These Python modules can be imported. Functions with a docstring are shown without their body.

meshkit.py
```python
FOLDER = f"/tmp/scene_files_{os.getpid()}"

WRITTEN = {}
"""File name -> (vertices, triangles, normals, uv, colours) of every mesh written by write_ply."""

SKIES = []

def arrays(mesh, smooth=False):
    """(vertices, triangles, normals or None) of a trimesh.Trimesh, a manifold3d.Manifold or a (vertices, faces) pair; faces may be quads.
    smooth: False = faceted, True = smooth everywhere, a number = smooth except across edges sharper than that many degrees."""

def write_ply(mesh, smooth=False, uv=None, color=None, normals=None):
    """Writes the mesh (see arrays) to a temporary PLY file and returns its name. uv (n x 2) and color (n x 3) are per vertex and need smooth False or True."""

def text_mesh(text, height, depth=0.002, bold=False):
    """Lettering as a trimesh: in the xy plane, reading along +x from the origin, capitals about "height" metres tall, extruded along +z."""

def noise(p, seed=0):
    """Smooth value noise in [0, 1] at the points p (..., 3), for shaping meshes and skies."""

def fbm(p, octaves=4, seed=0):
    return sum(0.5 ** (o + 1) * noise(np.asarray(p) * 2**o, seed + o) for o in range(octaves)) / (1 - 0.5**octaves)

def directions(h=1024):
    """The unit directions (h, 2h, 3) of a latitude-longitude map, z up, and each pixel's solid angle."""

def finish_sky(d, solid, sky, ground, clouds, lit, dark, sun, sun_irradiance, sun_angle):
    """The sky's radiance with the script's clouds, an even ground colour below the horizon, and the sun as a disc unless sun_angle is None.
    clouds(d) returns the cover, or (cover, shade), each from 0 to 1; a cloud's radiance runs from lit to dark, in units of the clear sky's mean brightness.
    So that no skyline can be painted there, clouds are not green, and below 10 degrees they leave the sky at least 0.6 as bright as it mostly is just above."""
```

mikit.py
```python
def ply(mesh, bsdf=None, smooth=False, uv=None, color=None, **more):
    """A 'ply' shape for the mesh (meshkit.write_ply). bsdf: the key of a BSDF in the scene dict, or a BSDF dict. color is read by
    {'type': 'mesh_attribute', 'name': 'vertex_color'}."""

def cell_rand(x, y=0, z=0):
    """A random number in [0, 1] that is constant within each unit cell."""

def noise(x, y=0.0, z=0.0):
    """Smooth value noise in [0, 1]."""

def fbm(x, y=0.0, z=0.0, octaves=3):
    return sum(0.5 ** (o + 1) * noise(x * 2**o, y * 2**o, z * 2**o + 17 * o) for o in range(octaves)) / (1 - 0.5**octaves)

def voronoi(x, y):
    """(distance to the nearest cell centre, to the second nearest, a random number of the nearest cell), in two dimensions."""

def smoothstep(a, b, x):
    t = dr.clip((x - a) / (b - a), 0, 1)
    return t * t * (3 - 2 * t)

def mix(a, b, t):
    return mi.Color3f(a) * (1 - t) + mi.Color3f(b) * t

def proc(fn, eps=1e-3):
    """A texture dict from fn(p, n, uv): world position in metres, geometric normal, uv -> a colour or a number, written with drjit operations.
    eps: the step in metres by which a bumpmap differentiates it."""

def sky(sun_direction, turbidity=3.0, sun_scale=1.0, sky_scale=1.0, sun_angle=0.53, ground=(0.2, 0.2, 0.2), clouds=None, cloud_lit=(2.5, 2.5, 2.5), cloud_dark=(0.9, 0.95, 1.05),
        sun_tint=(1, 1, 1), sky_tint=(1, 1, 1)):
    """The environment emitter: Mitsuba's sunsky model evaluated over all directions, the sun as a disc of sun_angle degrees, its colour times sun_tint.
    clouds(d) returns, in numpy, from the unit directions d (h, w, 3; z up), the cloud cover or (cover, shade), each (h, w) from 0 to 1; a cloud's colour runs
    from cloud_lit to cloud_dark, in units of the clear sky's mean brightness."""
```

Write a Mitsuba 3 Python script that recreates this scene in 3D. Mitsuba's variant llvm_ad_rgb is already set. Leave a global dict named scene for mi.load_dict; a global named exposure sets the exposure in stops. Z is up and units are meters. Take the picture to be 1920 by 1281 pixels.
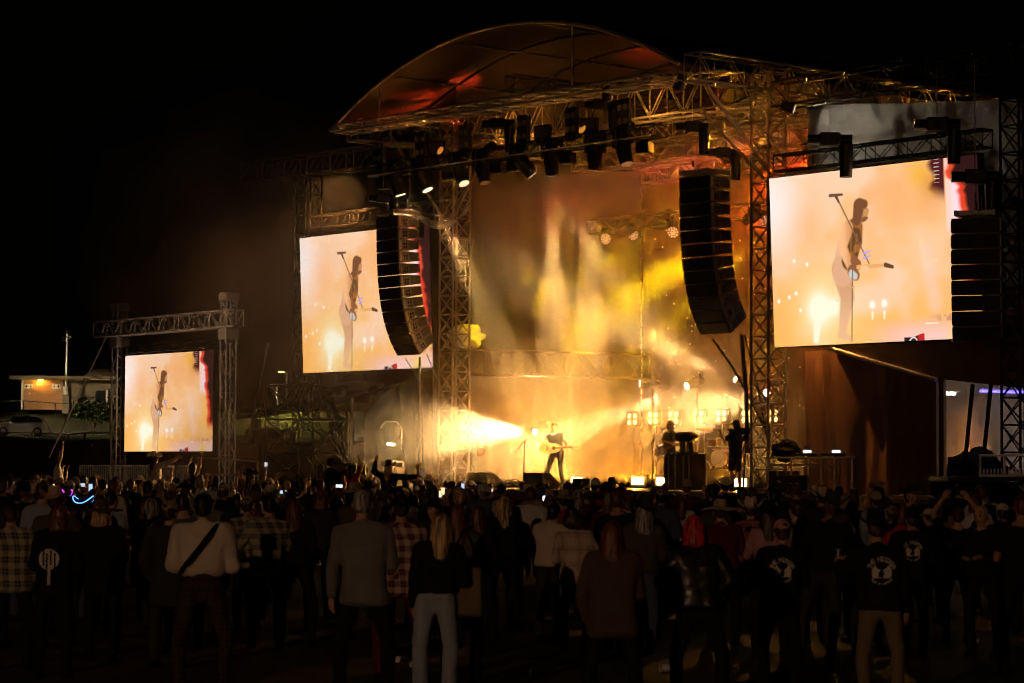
import math, random
import numpy as np, trimesh, manifold3d as m3, mitsuba as mi, drjit as dr
import mikit, meshkit
from mikit import noise, fbm, mix, smoothstep

T = mi.ScalarTransform4f
rnd = random.Random(7)
rng = np.random.default_rng(11)
scene, labels, used = {}, {}, set()

# ------------------------------------------------------------------ camera
# World: x = house right, y = upstage, z = up, metres, origin = middle of the stage front.  The camera stands in
# the crowd, 45 degrees off to house right, with an 85 mm lens tilted up by 2.9 degrees.
FOC = 4726.0
CAM = np.array([50.45, -45.35, 2.0])
FWD = np.array([-0.766, 0.642, 0.0]); FWD /= np.linalg.norm(FWD)
RIGHT = np.array([0.642, 0.766, 0.0]); RIGHT /= np.linalg.norm(RIGHT)
PITCH, ROLL = math.atan(241.5 / FOC), math.radians(0.3)
F3 = FWD * math.cos(PITCH) + np.array([0, 0, math.sin(PITCH)])
U0 = np.cross(RIGHT, F3)
R3 = RIGHT * math.cos(ROLL) + U0 * math.sin(ROLL)
U3 = U0 * math.cos(ROLL) - RIGHT * math.sin(ROLL)
scene['camera'] = {'type': 'thinlens', 'fov': 2 * math.degrees(math.atan(960 / FOC)), 'to_world': T().look_at(CAM.tolist(), (CAM + F3).tolist(), U3.tolist()),
                   'aperture_radius': 0.010, 'focus_distance': 67.0, 'near_clip': 0.5, 'far_clip': 3000.0}


def at(px, py, dep):
    """A point of the photograph (1920 px wide) at a distance along the view: where in the place it stands."""
    d = F3 + R3 * (px - 960) / FOC - U3 * (py - 640.5) / FOC
    return CAM + d * dep / float(d @ FWD)


def on_y(px, py, y):
    d = F3 + R3 * (px - 960) / FOC - U3 * (py - 640.5) / FOC
    return CAM + d * (y - CAM[1]) / d[1]


def on_x(px, py, x):
    d = F3 + R3 * (px - 960) / FOC - U3 * (py - 640.5) / FOC
    return CAM + d * (x - CAM[0]) / d[0]


def gnd(px, dep, z=0.0):
    p = at(px, 882, dep)
    return np.array([p[0], p[1], z])


def far(lat, dep, z):
    return CAM * [1, 1, 0] + RIGHT * lat + FWD * dep + np.array([0, 0, z])


# ------------------------------------------------------------------ night sky, exposure
scene['sky'] = {**mikit.sky((-0.4, 0.6, 0.25), sun_scale=0.0, sky_scale=0.0009 * 2.0 ** -11, sky_tint=(1.25, 1.0, 0.7)), 'sampling_weight': 0.3}
exposure = 11.0         # a night exposure: the lamps below are dim in the renderer's units
LUX = 2.0 ** -exposure


# ------------------------------------------------------------------ LED screens: the same camera picture on all three
def seg(u, v, a, b, r0, r1):
    """Signed distance to a tapering stroke from a to b, in screen-height units (u is scaled to the 16:9 picture)."""
    ax, ay = a[0] * 1.65, a[1]
    bx, by = b[0] * 1.65, b[1]
    px, py = u * 1.65 - ax, v - ay
    dx, dy = bx - ax, by - ay
    h = dr.clip((px * dx + py * dy) / (dx * dx + dy * dy + 1e-9), 0, 1)
    return dr.sqrt(dr.square(px - h * dx) + dr.square(py - h * dy)) - (r0 + (r1 - r0) * h)


def glow(u, v, c, r):
    d2 = dr.square((u - c[0]) * 1.65) + dr.square(v - c[1])
    return dr.exp(-d2 / (r * r))


def cover(d, s=0.006):
    return 1 - smoothstep(-s, s, d)


def led_picture(p, n, uv):
    u, v = mi.Float(uv[0]), mi.Float(uv[1])
    w = fbm(u * 5, v * 4, 3.0, 3)
    c = mix((0.98, 0.53, 0.23), (1.0, 0.50, 0.11), smoothstep(0.6, 0.0, v) * 0.9)
    c = mix(c, (0.99, 0.63, 0.40), smoothstep(0.40, 0.72, w + 0.30 * v - 0.1))
    c = mix(c, (0.93, 0.40, 0.14), 0.55 * smoothstep(0.52, 0.70, fbm(u * 3.2 + 9, v * 2.6, 8.0, 3)))
    c = mix(c, (1.0, 0.44, 0.13), 0.75 * glow(u, v, (0.17, 0.72), 0.16))
    c = mix(c, (1.0, 0.86, 0.80), 0.95 * glow(u, v, (0.0, 0.84), 0.24))
    c = mix(c, (1.0, 0.45, 0.10), 0.7 * glow(u, v, (0.05, 0.15), 0.22))
    c = mix(c, (1.0, 0.55, 0.25), 0.6 * glow(u, v, (0.85, 0.5), 0.25))
    c = mix(c, (0.95, 0.62, 0.60), 0.75 * smoothstep(0.16, 0.02, v) * smoothstep(0.4, 0.7, u))
    c = mix(c, (1.0, 0.78, 0.36), 0.85 * glow(u, v, (0.26, 0.20), 0.24))
    c = mix(c, (1.0, 0.95, 0.72), dr.minimum(1.0, 1.9 * glow(u, v, (0.235, 0.21), 0.085) + 1.2 * glow(u, v, (0.31, 0.215), 0.05)))
    c = mix(c, (1.0, 0.93, 0.70), cover(seg(u, v, (0.222, 0.12), (0.215, 0.03), 0.03, 0.022), 0.012))
    for s in ((0.496, 0.215), (0.553, 0.22)):
        c = mix(c, (1.0, 0.97, 0.82), dr.minimum(1.0, 2.0 * glow(u, v, s, 0.018)))
        c = mix(c, (1.0, 0.92, 0.65), 0.8 * cover(seg(u, v, (s[0], 0.17), (s[0] - 0.002, 0.135), 0.010, 0.006), 0.006))
    for s in ((0.115, 0.50), (0.18, 0.475), (0.03, 0.27), (0.12, 0.31), (0.085, 0.29), (0.14, 0.21)):
        c = mix(c, (1.0, 0.95, 0.85), dr.minimum(1.0, 2.0 * glow(u, v, s, 0.009)))
    # second player, faint
    gp = cover(dr.minimum(seg(u, v, (0.735, 0.55), (0.75, 0.42), 0.018, 0.025), seg(u, v, (0.75, 0.42), (0.80, 0.44), 0.018, 0.008)), 0.02)
    c = mix(c, (1.0, 0.70, 0.40), 0.5 * gp)
    c = mix(c, (0.92, 0.62, 0.52), 0.45 * cover(seg(u, v, (0.76, 0.50), (0.79, 0.20), 0.035, 0.05), 0.04))
    # guitarist: far leg, near leg, torso, arm, head
    leg = dr.minimum(dr.minimum(seg(u, v, (0.352, 0.43), (0.376, 0.27), 0.080, 0.056), seg(u, v, (0.376, 0.27), (0.346, 0.07), 0.056, 0.030)), seg(u, v, (0.338, 0.052), (0.378, 0.028), 0.026, 0.018))
    c = mix(c, mix((0.66, 0.33, 0.16), (0.85, 0.48, 0.27), smoothstep(0.35, 0.05, v)), 0.9 * cover(leg, 0.010))
    hips = dr.minimum(seg(u, v, (0.362, 0.50), (0.358, 0.41), 0.068, 0.082), seg(u, v, (0.362, 0.56), (0.358, 0.48), 0.050, 0.066))
    c = mix(c, (0.78, 0.43, 0.25), 0.85 * cover(hips, 0.010))
    torso = dr.minimum(seg(u, v, (0.424, 0.66), (0.412, 0.59), 0.062, 0.076), seg(u, v, (0.412, 0.59), (0.390, 0.48), 0.074, 0.060))
    c = mix(c, mix((0.36, 0.13, 0.03), (0.15, 0.06, 0.018), smoothstep(0.35, 0.65, noise(u * 30, v * 22))), cover(torso, 0.008))
    arm = dr.minimum(seg(u, v, (0.388, 0.665), (0.358, 0.56), 0.044, 0.038), seg(u, v, (0.358, 0.56), (0.395, 0.44), 0.038, 0.026))
    c = mix(c, mix((0.95, 0.50, 0.24), (0.75, 0.33, 0.13), smoothstep(0.36, 0.40, u)), cover(arm, 0.008))
    c = mix(c, (0.55, 0.24, 0.08), cover(dr.minimum(seg(u, v, (0.436, 0.70), (0.45, 0.74), 0.03, 0.03), seg(u, v, (0.47, 0.715), (0.478, 0.75), 0.020, 0.022)), 0.006))
    c = mix(c, (0.75, 0.34, 0.10), 0.55 * cover(seg(u, v, (0.452, 0.815), (0.466, 0.805), 0.007, 0.004), 0.008))
    c = mix(c, (0.55, 0.22, 0.06), 0.5 * cover(dr.minimum(seg(u, v, (0.405, 0.64), (0.398, 0.50), 0.006, 0.004), seg(u, v, (0.432, 0.62), (0.420, 0.52), 0.005, 0.003)), 0.010))
    c = mix(c, (0.16, 0.06, 0.02), 0.8 * cover(dr.minimum(seg(u, v, (0.474, 0.762), (0.482, 0.764), 0.004, 0.003), seg(u, v, (0.474, 0.706), (0.484, 0.712), 0.011, 0.008)), 0.004))
    c = mix(c, (0.62, 0.28, 0.10), cover(seg(u, v, (0.478, 0.745), (0.484, 0.75), 0.022, 0.016), 0.006))
    c = mix(c, (0.20, 0.075, 0.03), cover(dr.minimum(seg(u, v, (0.446, 0.785), (0.434, 0.705), 0.044, 0.034), seg(u, v, (0.452, 0.796), (0.474, 0.792), 0.034, 0.026)), 0.007))
    c = mix(c, (0.25, 0.10, 0.04), cover(seg(u, v, (0.462, 0.702), (0.472, 0.708), 0.013, 0.012), 0.005))
    # guitar
    c = mix(c, (0.30, 0.11, 0.04), cover(dr.minimum(seg(u, v, (0.415, 0.475), (0.428, 0.45), 0.030, 0.034), seg(u, v, (0.405, 0.415), (0.42, 0.39), 0.040, 0.032)), 0.006))
    c = mix(c, (0.62, 0.60, 0.55), cover(seg(u, v, (0.40, 0.40), (0.417, 0.385), 0.024, 0.020), 0.008))
    c = mix(c, (0.85, 0.42, 0.14), cover(seg(u, v, (0.432, 0.435), (0.565, 0.435), 0.013, 0.010), 0.004))
    c = mix(c, (0.14, 0.06, 0.03), cover(seg(u, v, (0.565, 0.436), (0.598, 0.422), 0.014, 0.010), 0.004))
    c = mix(c, (0.95, 0.55, 0.28), cover(seg(u, v, (0.455, 0.428), (0.475, 0.424), 0.017, 0.015), 0.005))
    # microphone on its boom, cable
    st = dr.minimum(seg(u, v, (0.340, 0.845), (0.486, 0.452), 0.0065, 0.005), seg(u, v, (0.407, 0.47), (0.391, 0.013), 0.005, 0.005))
    c = mix(c, (0.22, 0.12, 0.07), 0.85 * cover(st, 0.004))
    c = mix(c, (0.15, 0.07, 0.04), cover(dr.minimum(seg(u, v, (0.306, 0.861), (0.366, 0.860), 0.010, 0.007), seg(u, v, (0.335, 0.855), (0.348, 0.82), 0.012, 0.007)), 0.004))
    for k in (0.516, 0.489):
        c = mix(c, (0.42, 0.36, 1.0), cover(seg(u, v, (0.459, k - 0.006), (0.490, k + 0.006), 0.005, 0.004), 0.004))
    c = mix(c, (0.8, 0.5, 0.3), 0.6 * cover(dr.abs(seg(u, v, (0.318, 0.33), (0.325, 0.27), 0.03, 0.02)) - 0.002, 0.003))
    # top right corner: dark drape and lamps, the pink pillar, the red edge
    wob = 0.035 * (noise(v * 11, 4.0) - 0.5) + 0.02 * (noise(v * 37, 9.0) - 0.5)
    c = mix(c, (0.95, 0.48, 0.05), 0.9 * glow(u, v, (0.735, 0.93), 0.10))
    c = mix(c, (0.75, 0.28, 0.02), 0.8 * glow(u, v, (0.80, 0.86), 0.09))
    dk = smoothstep(0.765, 0.80, u + wob) * smoothstep(0.80, 0.90, v + 0.6 * (u - 0.75)) * (1 - smoothstep(0.845, 0.852, u))
    c = mix(c, (0.08, 0.012, 0.015), dk)
    lamp = smoothstep(0.35, 0.5, dr.abs(v * 46 - dr.floor(v * 46) - 0.5)) * smoothstep(0.80, 0.805, u) * (1 - smoothstep(0.825, 0.83, u)) * smoothstep(0.86, 0.88, v)
    c = mix(c, (1.0, 0.85, 0.65), 0.9 * lamp)
    edge = 0.935 - 0.02 * smoothstep(0.3, 0.8, v) + wob - 0.05 * smoothstep(0.80, 0.95, v)
    pk = smoothstep(0.850, 0.857, u) * smoothstep(0.55, 0.63, v)
    c = mix(c, mix((1.0, 0.66, 0.52), (1.0, 0.72, 0.78), smoothstep(0.86, 0.90, u)), pk)
    c = mix(c, (1.0, 0.52, 0.12), 0.8 * smoothstep(0.86, 0.9, u) * smoothstep(0.62, 0.5, v) * smoothstep(0.18, 0.3, v))
    rd = smoothstep(edge - 0.015, edge + 0.012, u) * smoothstep(0.20, 0.30, v)
    c = mix(c, mix((0.75, 0.03, 0.02), (0.9, 0.10, 0.02), noise(u * 40, v * 20)), rd)
    c = mix(c, (0.03, 0.008, 0.008), smoothstep(edge + 0.016, edge + 0.04, u) * smoothstep(0.22, 0.34, v))
    # stage floor, lower right, and the striped pennant at the bottom edge
    c = mix(c, (0.95, 0.62, 0.10), 0.9 * glow(u, v, (0.89, 0.02), 0.065))
    fl = smoothstep(0.10, 0.105, v) * (1 - smoothstep(0.13, 0.15, v)) * smoothstep(0.74, 0.86, u)
    c = mix(c, (0.55, 0.25, 0.14), 0.75 * fl * smoothstep(0.45, 0.6, noise(u * 90, v * 60)))
    c = mix(c, (1.0, 0.9, 0.8), 0.8 * cover(seg(u, v, (0.745, 0.093), (0.80, 0.093), 0.004, 0.003), 0.003))
    fg = smoothstep(0.640, 0.643, u) * (1 - smoothstep(0.735, 0.738, u)) * (1 - smoothstep(0.018, 0.024, v - 0.018 * smoothstep(0.68, 0.73, u)))
    c = mix(c, mix((0.02, 0.015, 0.015), (0.55, 0.02, 0.02), smoothstep(0.70, 0.712, u)), fg)
    ring = cover(dr.abs(dr.sqrt(dr.square((u - 0.685) * 1.65) + dr.square(v + 0.012)) - 0.03) - 0.004, 0.003) * fg
    c = mix(c, (0.9, 0.75, 0.65), ring)
    # fine rows and columns of the LED modules
    k = 1 - 0.012 * smoothstep(0.46, 0.49, dr.abs(u * 14.0 - dr.floor(u * 14.0) - 0.5)) - 0.012 * smoothstep(0.46, 0.49, dr.abs(v * 8.0 - dr.floor(v * 8.0) - 0.5))
    return c * k * LED_GAIN


LED_GAIN = 1.05 * LUX


# ------------------------------------------------------------------ helpers: names, parts, shapes
def num(key):
    k, i = key, 0
    while k in used:
        i += 1
        k = f'{key}_{i:03d}'
    used.add(k)
    return k


def thing(name, label, cat, group=None):
    key = num(name)
    labels[key] = {'label': label, 'category': cat}
    if group:
        labels[key]['group'] = group
    return key


def setting(name, mesh, bsdf, smooth=False, **kw):
    key = num(name)
    labels[key] = {'kind': 'structure'}
    scene[key] = mikit.ply(mesh, bsdf, smooth, **kw)
    return key


def ref(k):
    return {'type': 'ref', 'id': k}


def part(parent, name, mesh, bsdf, smooth=35, label=None, stuff=False, to=None, em=None, uv=None):
    """One entry of the scene; without a name the thing itself is that one mesh."""
    key = num(parent + '__' + name) if name else parent
    d = dict(mesh) if isinstance(mesh, dict) else mikit.ply(mesh, None, smooth, uv=uv)
    d['bsdf'] = ref(bsdf)
    if to is not None:
        d['to_world'] = to
    if em is not None:
        d['emitter'] = {'type': 'area', 'radiance': {'type': 'rgb', 'value': [float(x) * LUX for x in em]}, 'sampling_weight': 0.0}
    scene[key] = d
    if label:
        labels.setdefault(key, {})['label'] = label
    if stuff:
        labels.setdefault(key, {})['kind'] = 'stuff'
    return key


def bxm(c, s, rz=0.0, ch=0.0):
    """A box mesh: centre, full sizes, turn about z, chamfer."""
    if ch > 0:
        h = np.array(s) / 2
        pts = []
        for sx in (-1, 1):
            for sy in (-1, 1):
                for sz in (-1, 1):
                    q = np.array([sx, sy, sz]) * h
                    for a in range(3):
                        e = np.array([sx, sy, sz]) * ch
                        e[a] = 0
                        pts.append(q - e)
        m = trimesh.convex.convex_hull(np.array(pts))
    else:
        m = trimesh.creation.box(s)
    if rz:
        m.apply_transform(trimesh.transformations.rotation_matrix(rz, [0, 0, 1]))
    m.apply_translation(c)
    return m


def frame_to(p, q):
    p, q = np.asarray(p, float), np.asarray(q, float)
    L = np.linalg.norm(q - p)
    z = (q - p) / max(L, 1e-9)
    x = np.cross([0, 0, 1.0] if abs(z[2]) < 0.95 else [1.0, 0, 0], z)
    x /= np.linalg.norm(x)
    return p, L, x, np.cross(z, x), z


def rodm(p, q, r, n=6, r2=None):
    p, L, x, y, z = frame_to(p, q)
    a = np.arange(n) * 2 * math.pi / n
    ring = np.cos(a)[:, None] * x + np.sin(a)[:, None] * y
    v = np.vstack([p + ring * r, p + z * L + ring * (r if r2 is None else r2), p, p + z * L])
    i = np.arange(n)
    j = (i + 1) % n
    f = np.vstack([np.stack([i, j, j + n], 1), np.stack([i, j + n, i + n], 1), np.stack([j, i, i * 0 + 2 * n], 1), np.stack([i + n, j + n, i * 0 + 2 * n + 1], 1)])
    return trimesh.Trimesh(v, f, process=False)


def path(pts, r, n=6):
    return trimesh.util.concatenate([rodm(a, b, r, n) for a, b in zip(pts[:-1], pts[1:])])


UNIT_ROD = mikit.ply(rodm((0, 0, 0), (0, 0, 1), 1.0, 6), None, 50)
UNIT_BOX = mikit.ply(trimesh.creation.box((1, 1, 1)), None, False)


def rod(parent, name, p, q, r, bsdf, label=None):
    p, L, x, y, z = frame_to(p, q)
    m = np.eye(4)
    m[:3, 0], m[:3, 1], m[:3, 2], m[:3, 3] = x * r, y * r, z * L, p
    return part(parent, name, UNIT_ROD, bsdf, to=T(m), label=label)


def blk(parent, name, c, s, bsdf, rz=0.0, label=None):
    return part(parent, name, UNIT_BOX, bsdf, to=T().translate([float(v) for v in c]).rotate([0, 0, 1], math.degrees(rz)).scale([float(v) for v in s]), label=label)


def cat(ms):
    return trimesh.util.concatenate(ms)


def mesh_of(m):
    t = m.to_mesh()
    return trimesh.Trimesh(np.array(t.vert_properties[:, :3]), np.array(t.tri_verts), process=True)


def moved(m, rz=0.0, t=(0, 0, 0), s=1.0):
    m = m.copy()
    if s != 1.0:
        m.apply_scale(s)
    if rz:
        m.apply_transform(trimesh.transformations.rotation_matrix(rz, [0, 0, 1]))
    m.apply_translation(t)
    return m


# ------------------------------------------------------------------ materials
def rgb(*v):
    return {'type': 'rgb', 'value': [float(x) for x in v]}


def pb(name, col, rough=0.6, metal=0.0, spec=0.5, **kw):
    scene[name] = {'type': 'twosided', 'bsdf': {'type': 'principled', 'base_color': rgb(*col) if not isinstance(col, dict) else col, 'roughness': rough, 'metallic': metal, 'specular': spec, **kw}}


def df(name, col):
    scene[name] = {'type': 'twosided', 'bsdf': {'type': 'diffuse', 'reflectance': rgb(*col) if not isinstance(col, dict) else col}}


pb('m_steel', (0.30, 0.28, 0.26), 0.42, 0.5)
pb('m_alu', (0.66, 0.63, 0.60), 0.45, 0.15)
pb('m_galv', mikit.proc(lambda p, n, uv: mix((0.34, 0.33, 0.32), (0.50, 0.49, 0.47), noise(p[0] * 5, p[1] * 5, p[2] * 3))), 0.45, 0.5)
pb('m_black_metal', (0.022, 0.022, 0.024), 0.38, 0.2)
pb('m_black_plastic', (0.016, 0.016, 0.017), 0.45)
pb('m_grille', (0.012, 0.012, 0.013), 0.6)
pb('m_cabinet', mikit.proc(lambda p, n, uv: mix((0.16, 0.15, 0.145), (0.26, 0.25, 0.24), noise(p[0] * 9, p[1] * 9, p[2] * 9))), 0.55)
pb('m_plate', (0.10, 0.095, 0.09), 0.5)
pb('m_chrome', (0.75, 0.75, 0.75), 0.15, 1.0)
pb('m_brass', (0.80, 0.56, 0.22), 0.25, 1.0)
pb('m_lens', (0.5, 0.5, 0.5), 0.1)
pb('m_wood', (0.50, 0.28, 0.10), 0.3, 0.0, 0.5, clearcoat=0.6)
pb('m_dark_wood', (0.22, 0.09, 0.03), 0.35)
pb('m_white_paint', (0.72, 0.71, 0.68), 0.4)
pb('m_case', mikit.proc(lambda p, n, uv: mix((0.035, 0.02, 0.014), (0.07, 0.035, 0.02), noise(p[0] * 4, p[1] * 4, p[2] * 6))), 0.5)
df('m_white_cloth', (0.70, 0.68, 0.64))
df('m_skirt', (0.010, 0.010, 0.011))
df('m_scrim', mikit.proc(lambda p, n, uv: mix((0.009, 0.007, 0.006), (0.020, 0.016, 0.013), fbm(p[0] * 1.3, p[1] * 1.3, p[2] * 0.5, 3))))
df('m_curtain', mikit.proc(lambda p, n, uv: mix((0.085, 0.055, 0.036), (0.135, 0.085, 0.055), fbm(p[0] * 2.2, p[1] * 2.2, p[2] * 0.7, 3))))
pb('m_tarp', mikit.proc(lambda p, n, uv: mix((0.34, 0.34, 0.31), (0.46, 0.46, 0.42), fbm(p[0] * 1.2, p[1] * 1.2, p[2] * 1.2, 3))), 0.5)
df('m_roof_skin', mikit.proc(lambda p, n, uv: mix((0.034, 0.026, 0.022), (0.055, 0.042, 0.035), fbm(p[0] * 0.8, p[1] * 0.8, p[2] * 0.8, 3))))
pb('m_deck', mikit.proc(lambda p, n, uv: mix((0.10, 0.085, 0.07), (0.17, 0.14, 0.11), fbm(p[0] * 2, p[1] * 2, 0.0, 3))), 0.35)
# ------------------------------------------------------------------ smoke over the stage
SM_LO, SM_HI = np.array([-20.0, -7.0, 1.52]), np.array([8.6, 8.7, 13.6])


def smoke_grid(nx=104, ny=60, nz=56):
    g = np.stack(np.meshgrid(*[np.linspace(SM_LO[i], SM_HI[i], n) for i, n in enumerate((nx, ny, nz))], indexing='ij'), -1)
    x, y, z = g[..., 0], g[..., 1], g[..., 2] - 1.5
    warp = meshkit.fbm(g * 0.22 + 5.0, 3, 3)
    f = meshkit.fbm(g * [0.42, 0.42, 0.36] + warp[..., None] * 2.2, 5, 1)
    puff = np.clip((f - 0.36) * 3.2, 0, 1.6)
    inside = np.clip((x + 8.0) / 2.0, 0, 1)
    haze = inside * (0.6 + 0.9 * puff) * 0.115 * np.clip((y + 2.2 - 2.6 * np.clip(x - 0.5, 0, 1)) / 2.4, 0.0, 1) * np.clip((6.8 - x) / 2.0, 0, 1)
    low = 0.22 * puff * np.exp(-np.clip(z - 1.0, 0, 9) / 1.5) * np.clip((3.5 - x) / 6.0, 0.06, 1) * np.clip((6.5 - y) / 4.0, 0.2, 1) * np.clip((y + 4.2 + np.clip(-4 - x, 0, 3)) / 2.5, 0, 1)
    left = np.exp(-((x + 8.5) / 4.5) ** 2 - ((y + 1.0) / 3.5) ** 2)
    low = low * (0.5 + 0.6 * left)
    cone = 0.34 * np.exp(-(((x + 4.6) / 1.2) ** 2 + ((y - 0.5) / 1.5) ** 2 + ((z - 1.5) / 1.1) ** 2)) * (0.55 + 0.9 * puff)
    plume = 0.10 * np.clip((f - 0.44) * 4, 0, 1.5) * np.exp(-((x + 4.2) / 2.6) ** 2 - ((y - 1.5) / 3.0) ** 2) * np.exp(-z / 6.0)
    drift = 0.06 * puff * np.clip((-7.0 - x) / 3.0, 0, 1) * np.clip(z / 3, 0.2, 1)
    d = haze + low + plume + drift + cone
    edge = np.ones_like(x)
    for c, lo, hi, a, b in ((x, SM_LO[0], SM_HI[0], 4.0, 0.8), (y, SM_LO[1], SM_HI[1], 3.0, 0.4), (g[..., 2], SM_LO[2], SM_HI[2], 0.05, 2.4)):
        edge = edge * np.clip((c - lo) / a, 0, 1) * np.clip((hi - c) / b, 0, 1)
    return (d * edge).transpose(2, 1, 0)[..., None].astype(np.float32)


scene['stage_smoke'] = {
    'type': 'cube', 'to_world': T().translate(((SM_LO + SM_HI) / 2).tolist()).scale(((SM_HI - SM_LO) / 2).tolist()), 'bsdf': {'type': 'null'},
    'interior': {'type': 'heterogeneous', 'albedo': {'type': 'rgb', 'value': [0.76, 0.66, 0.53]},
                 'sigma_t': {'type': 'gridvolume', 'grid': mi.VolumeGrid(smoke_grid()), 'to_world': T().translate(SM_LO.tolist()).scale((SM_HI - SM_LO).tolist())},
                 'scale': 0.7, 'phase': {'type': 'hg', 'g': 0.25}}}
labels['stage_smoke'] = {'label': 'orange lit smoke drifting over the stage and round its left tower', 'category': 'smoke', 'kind': 'stuff'}


def beam(key, o, t, power, col, half, w=1.0, soft=0.75):
    o, t = np.asarray(o, float), np.asarray(t, float)
    d = (t - o) / np.linalg.norm(t - o)
    up = [0, 0, 1.0] if abs(d[2]) < 0.95 else [1.0, 0, 0]
    scene[key] = {'type': 'spot', 'to_world': T().look_at(o.tolist(), (o + d).tolist(), up), 'intensity': rgb(*[power * LUX * c for c in col]),
                  'cutoff_angle': float(half), 'beam_width': float(half * soft), 'sampling_weight': float(w)}


def bulb(key, p, power, col, w=0.6):
    scene[key] = {'type': 'point', 'position': [float(x) for x in p], 'intensity': rgb(*[power * LUX * c for c in col]), 'sampling_weight': w}


CREAM, AMBER, YELLOW, RED, WHITE = (1.0, 0.58, 0.19), (1.0, 0.24, 0.018), (1.0, 0.58, 0.004), (1.0, 0.06, 0.014), (1.0, 0.66, 0.28)
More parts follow.
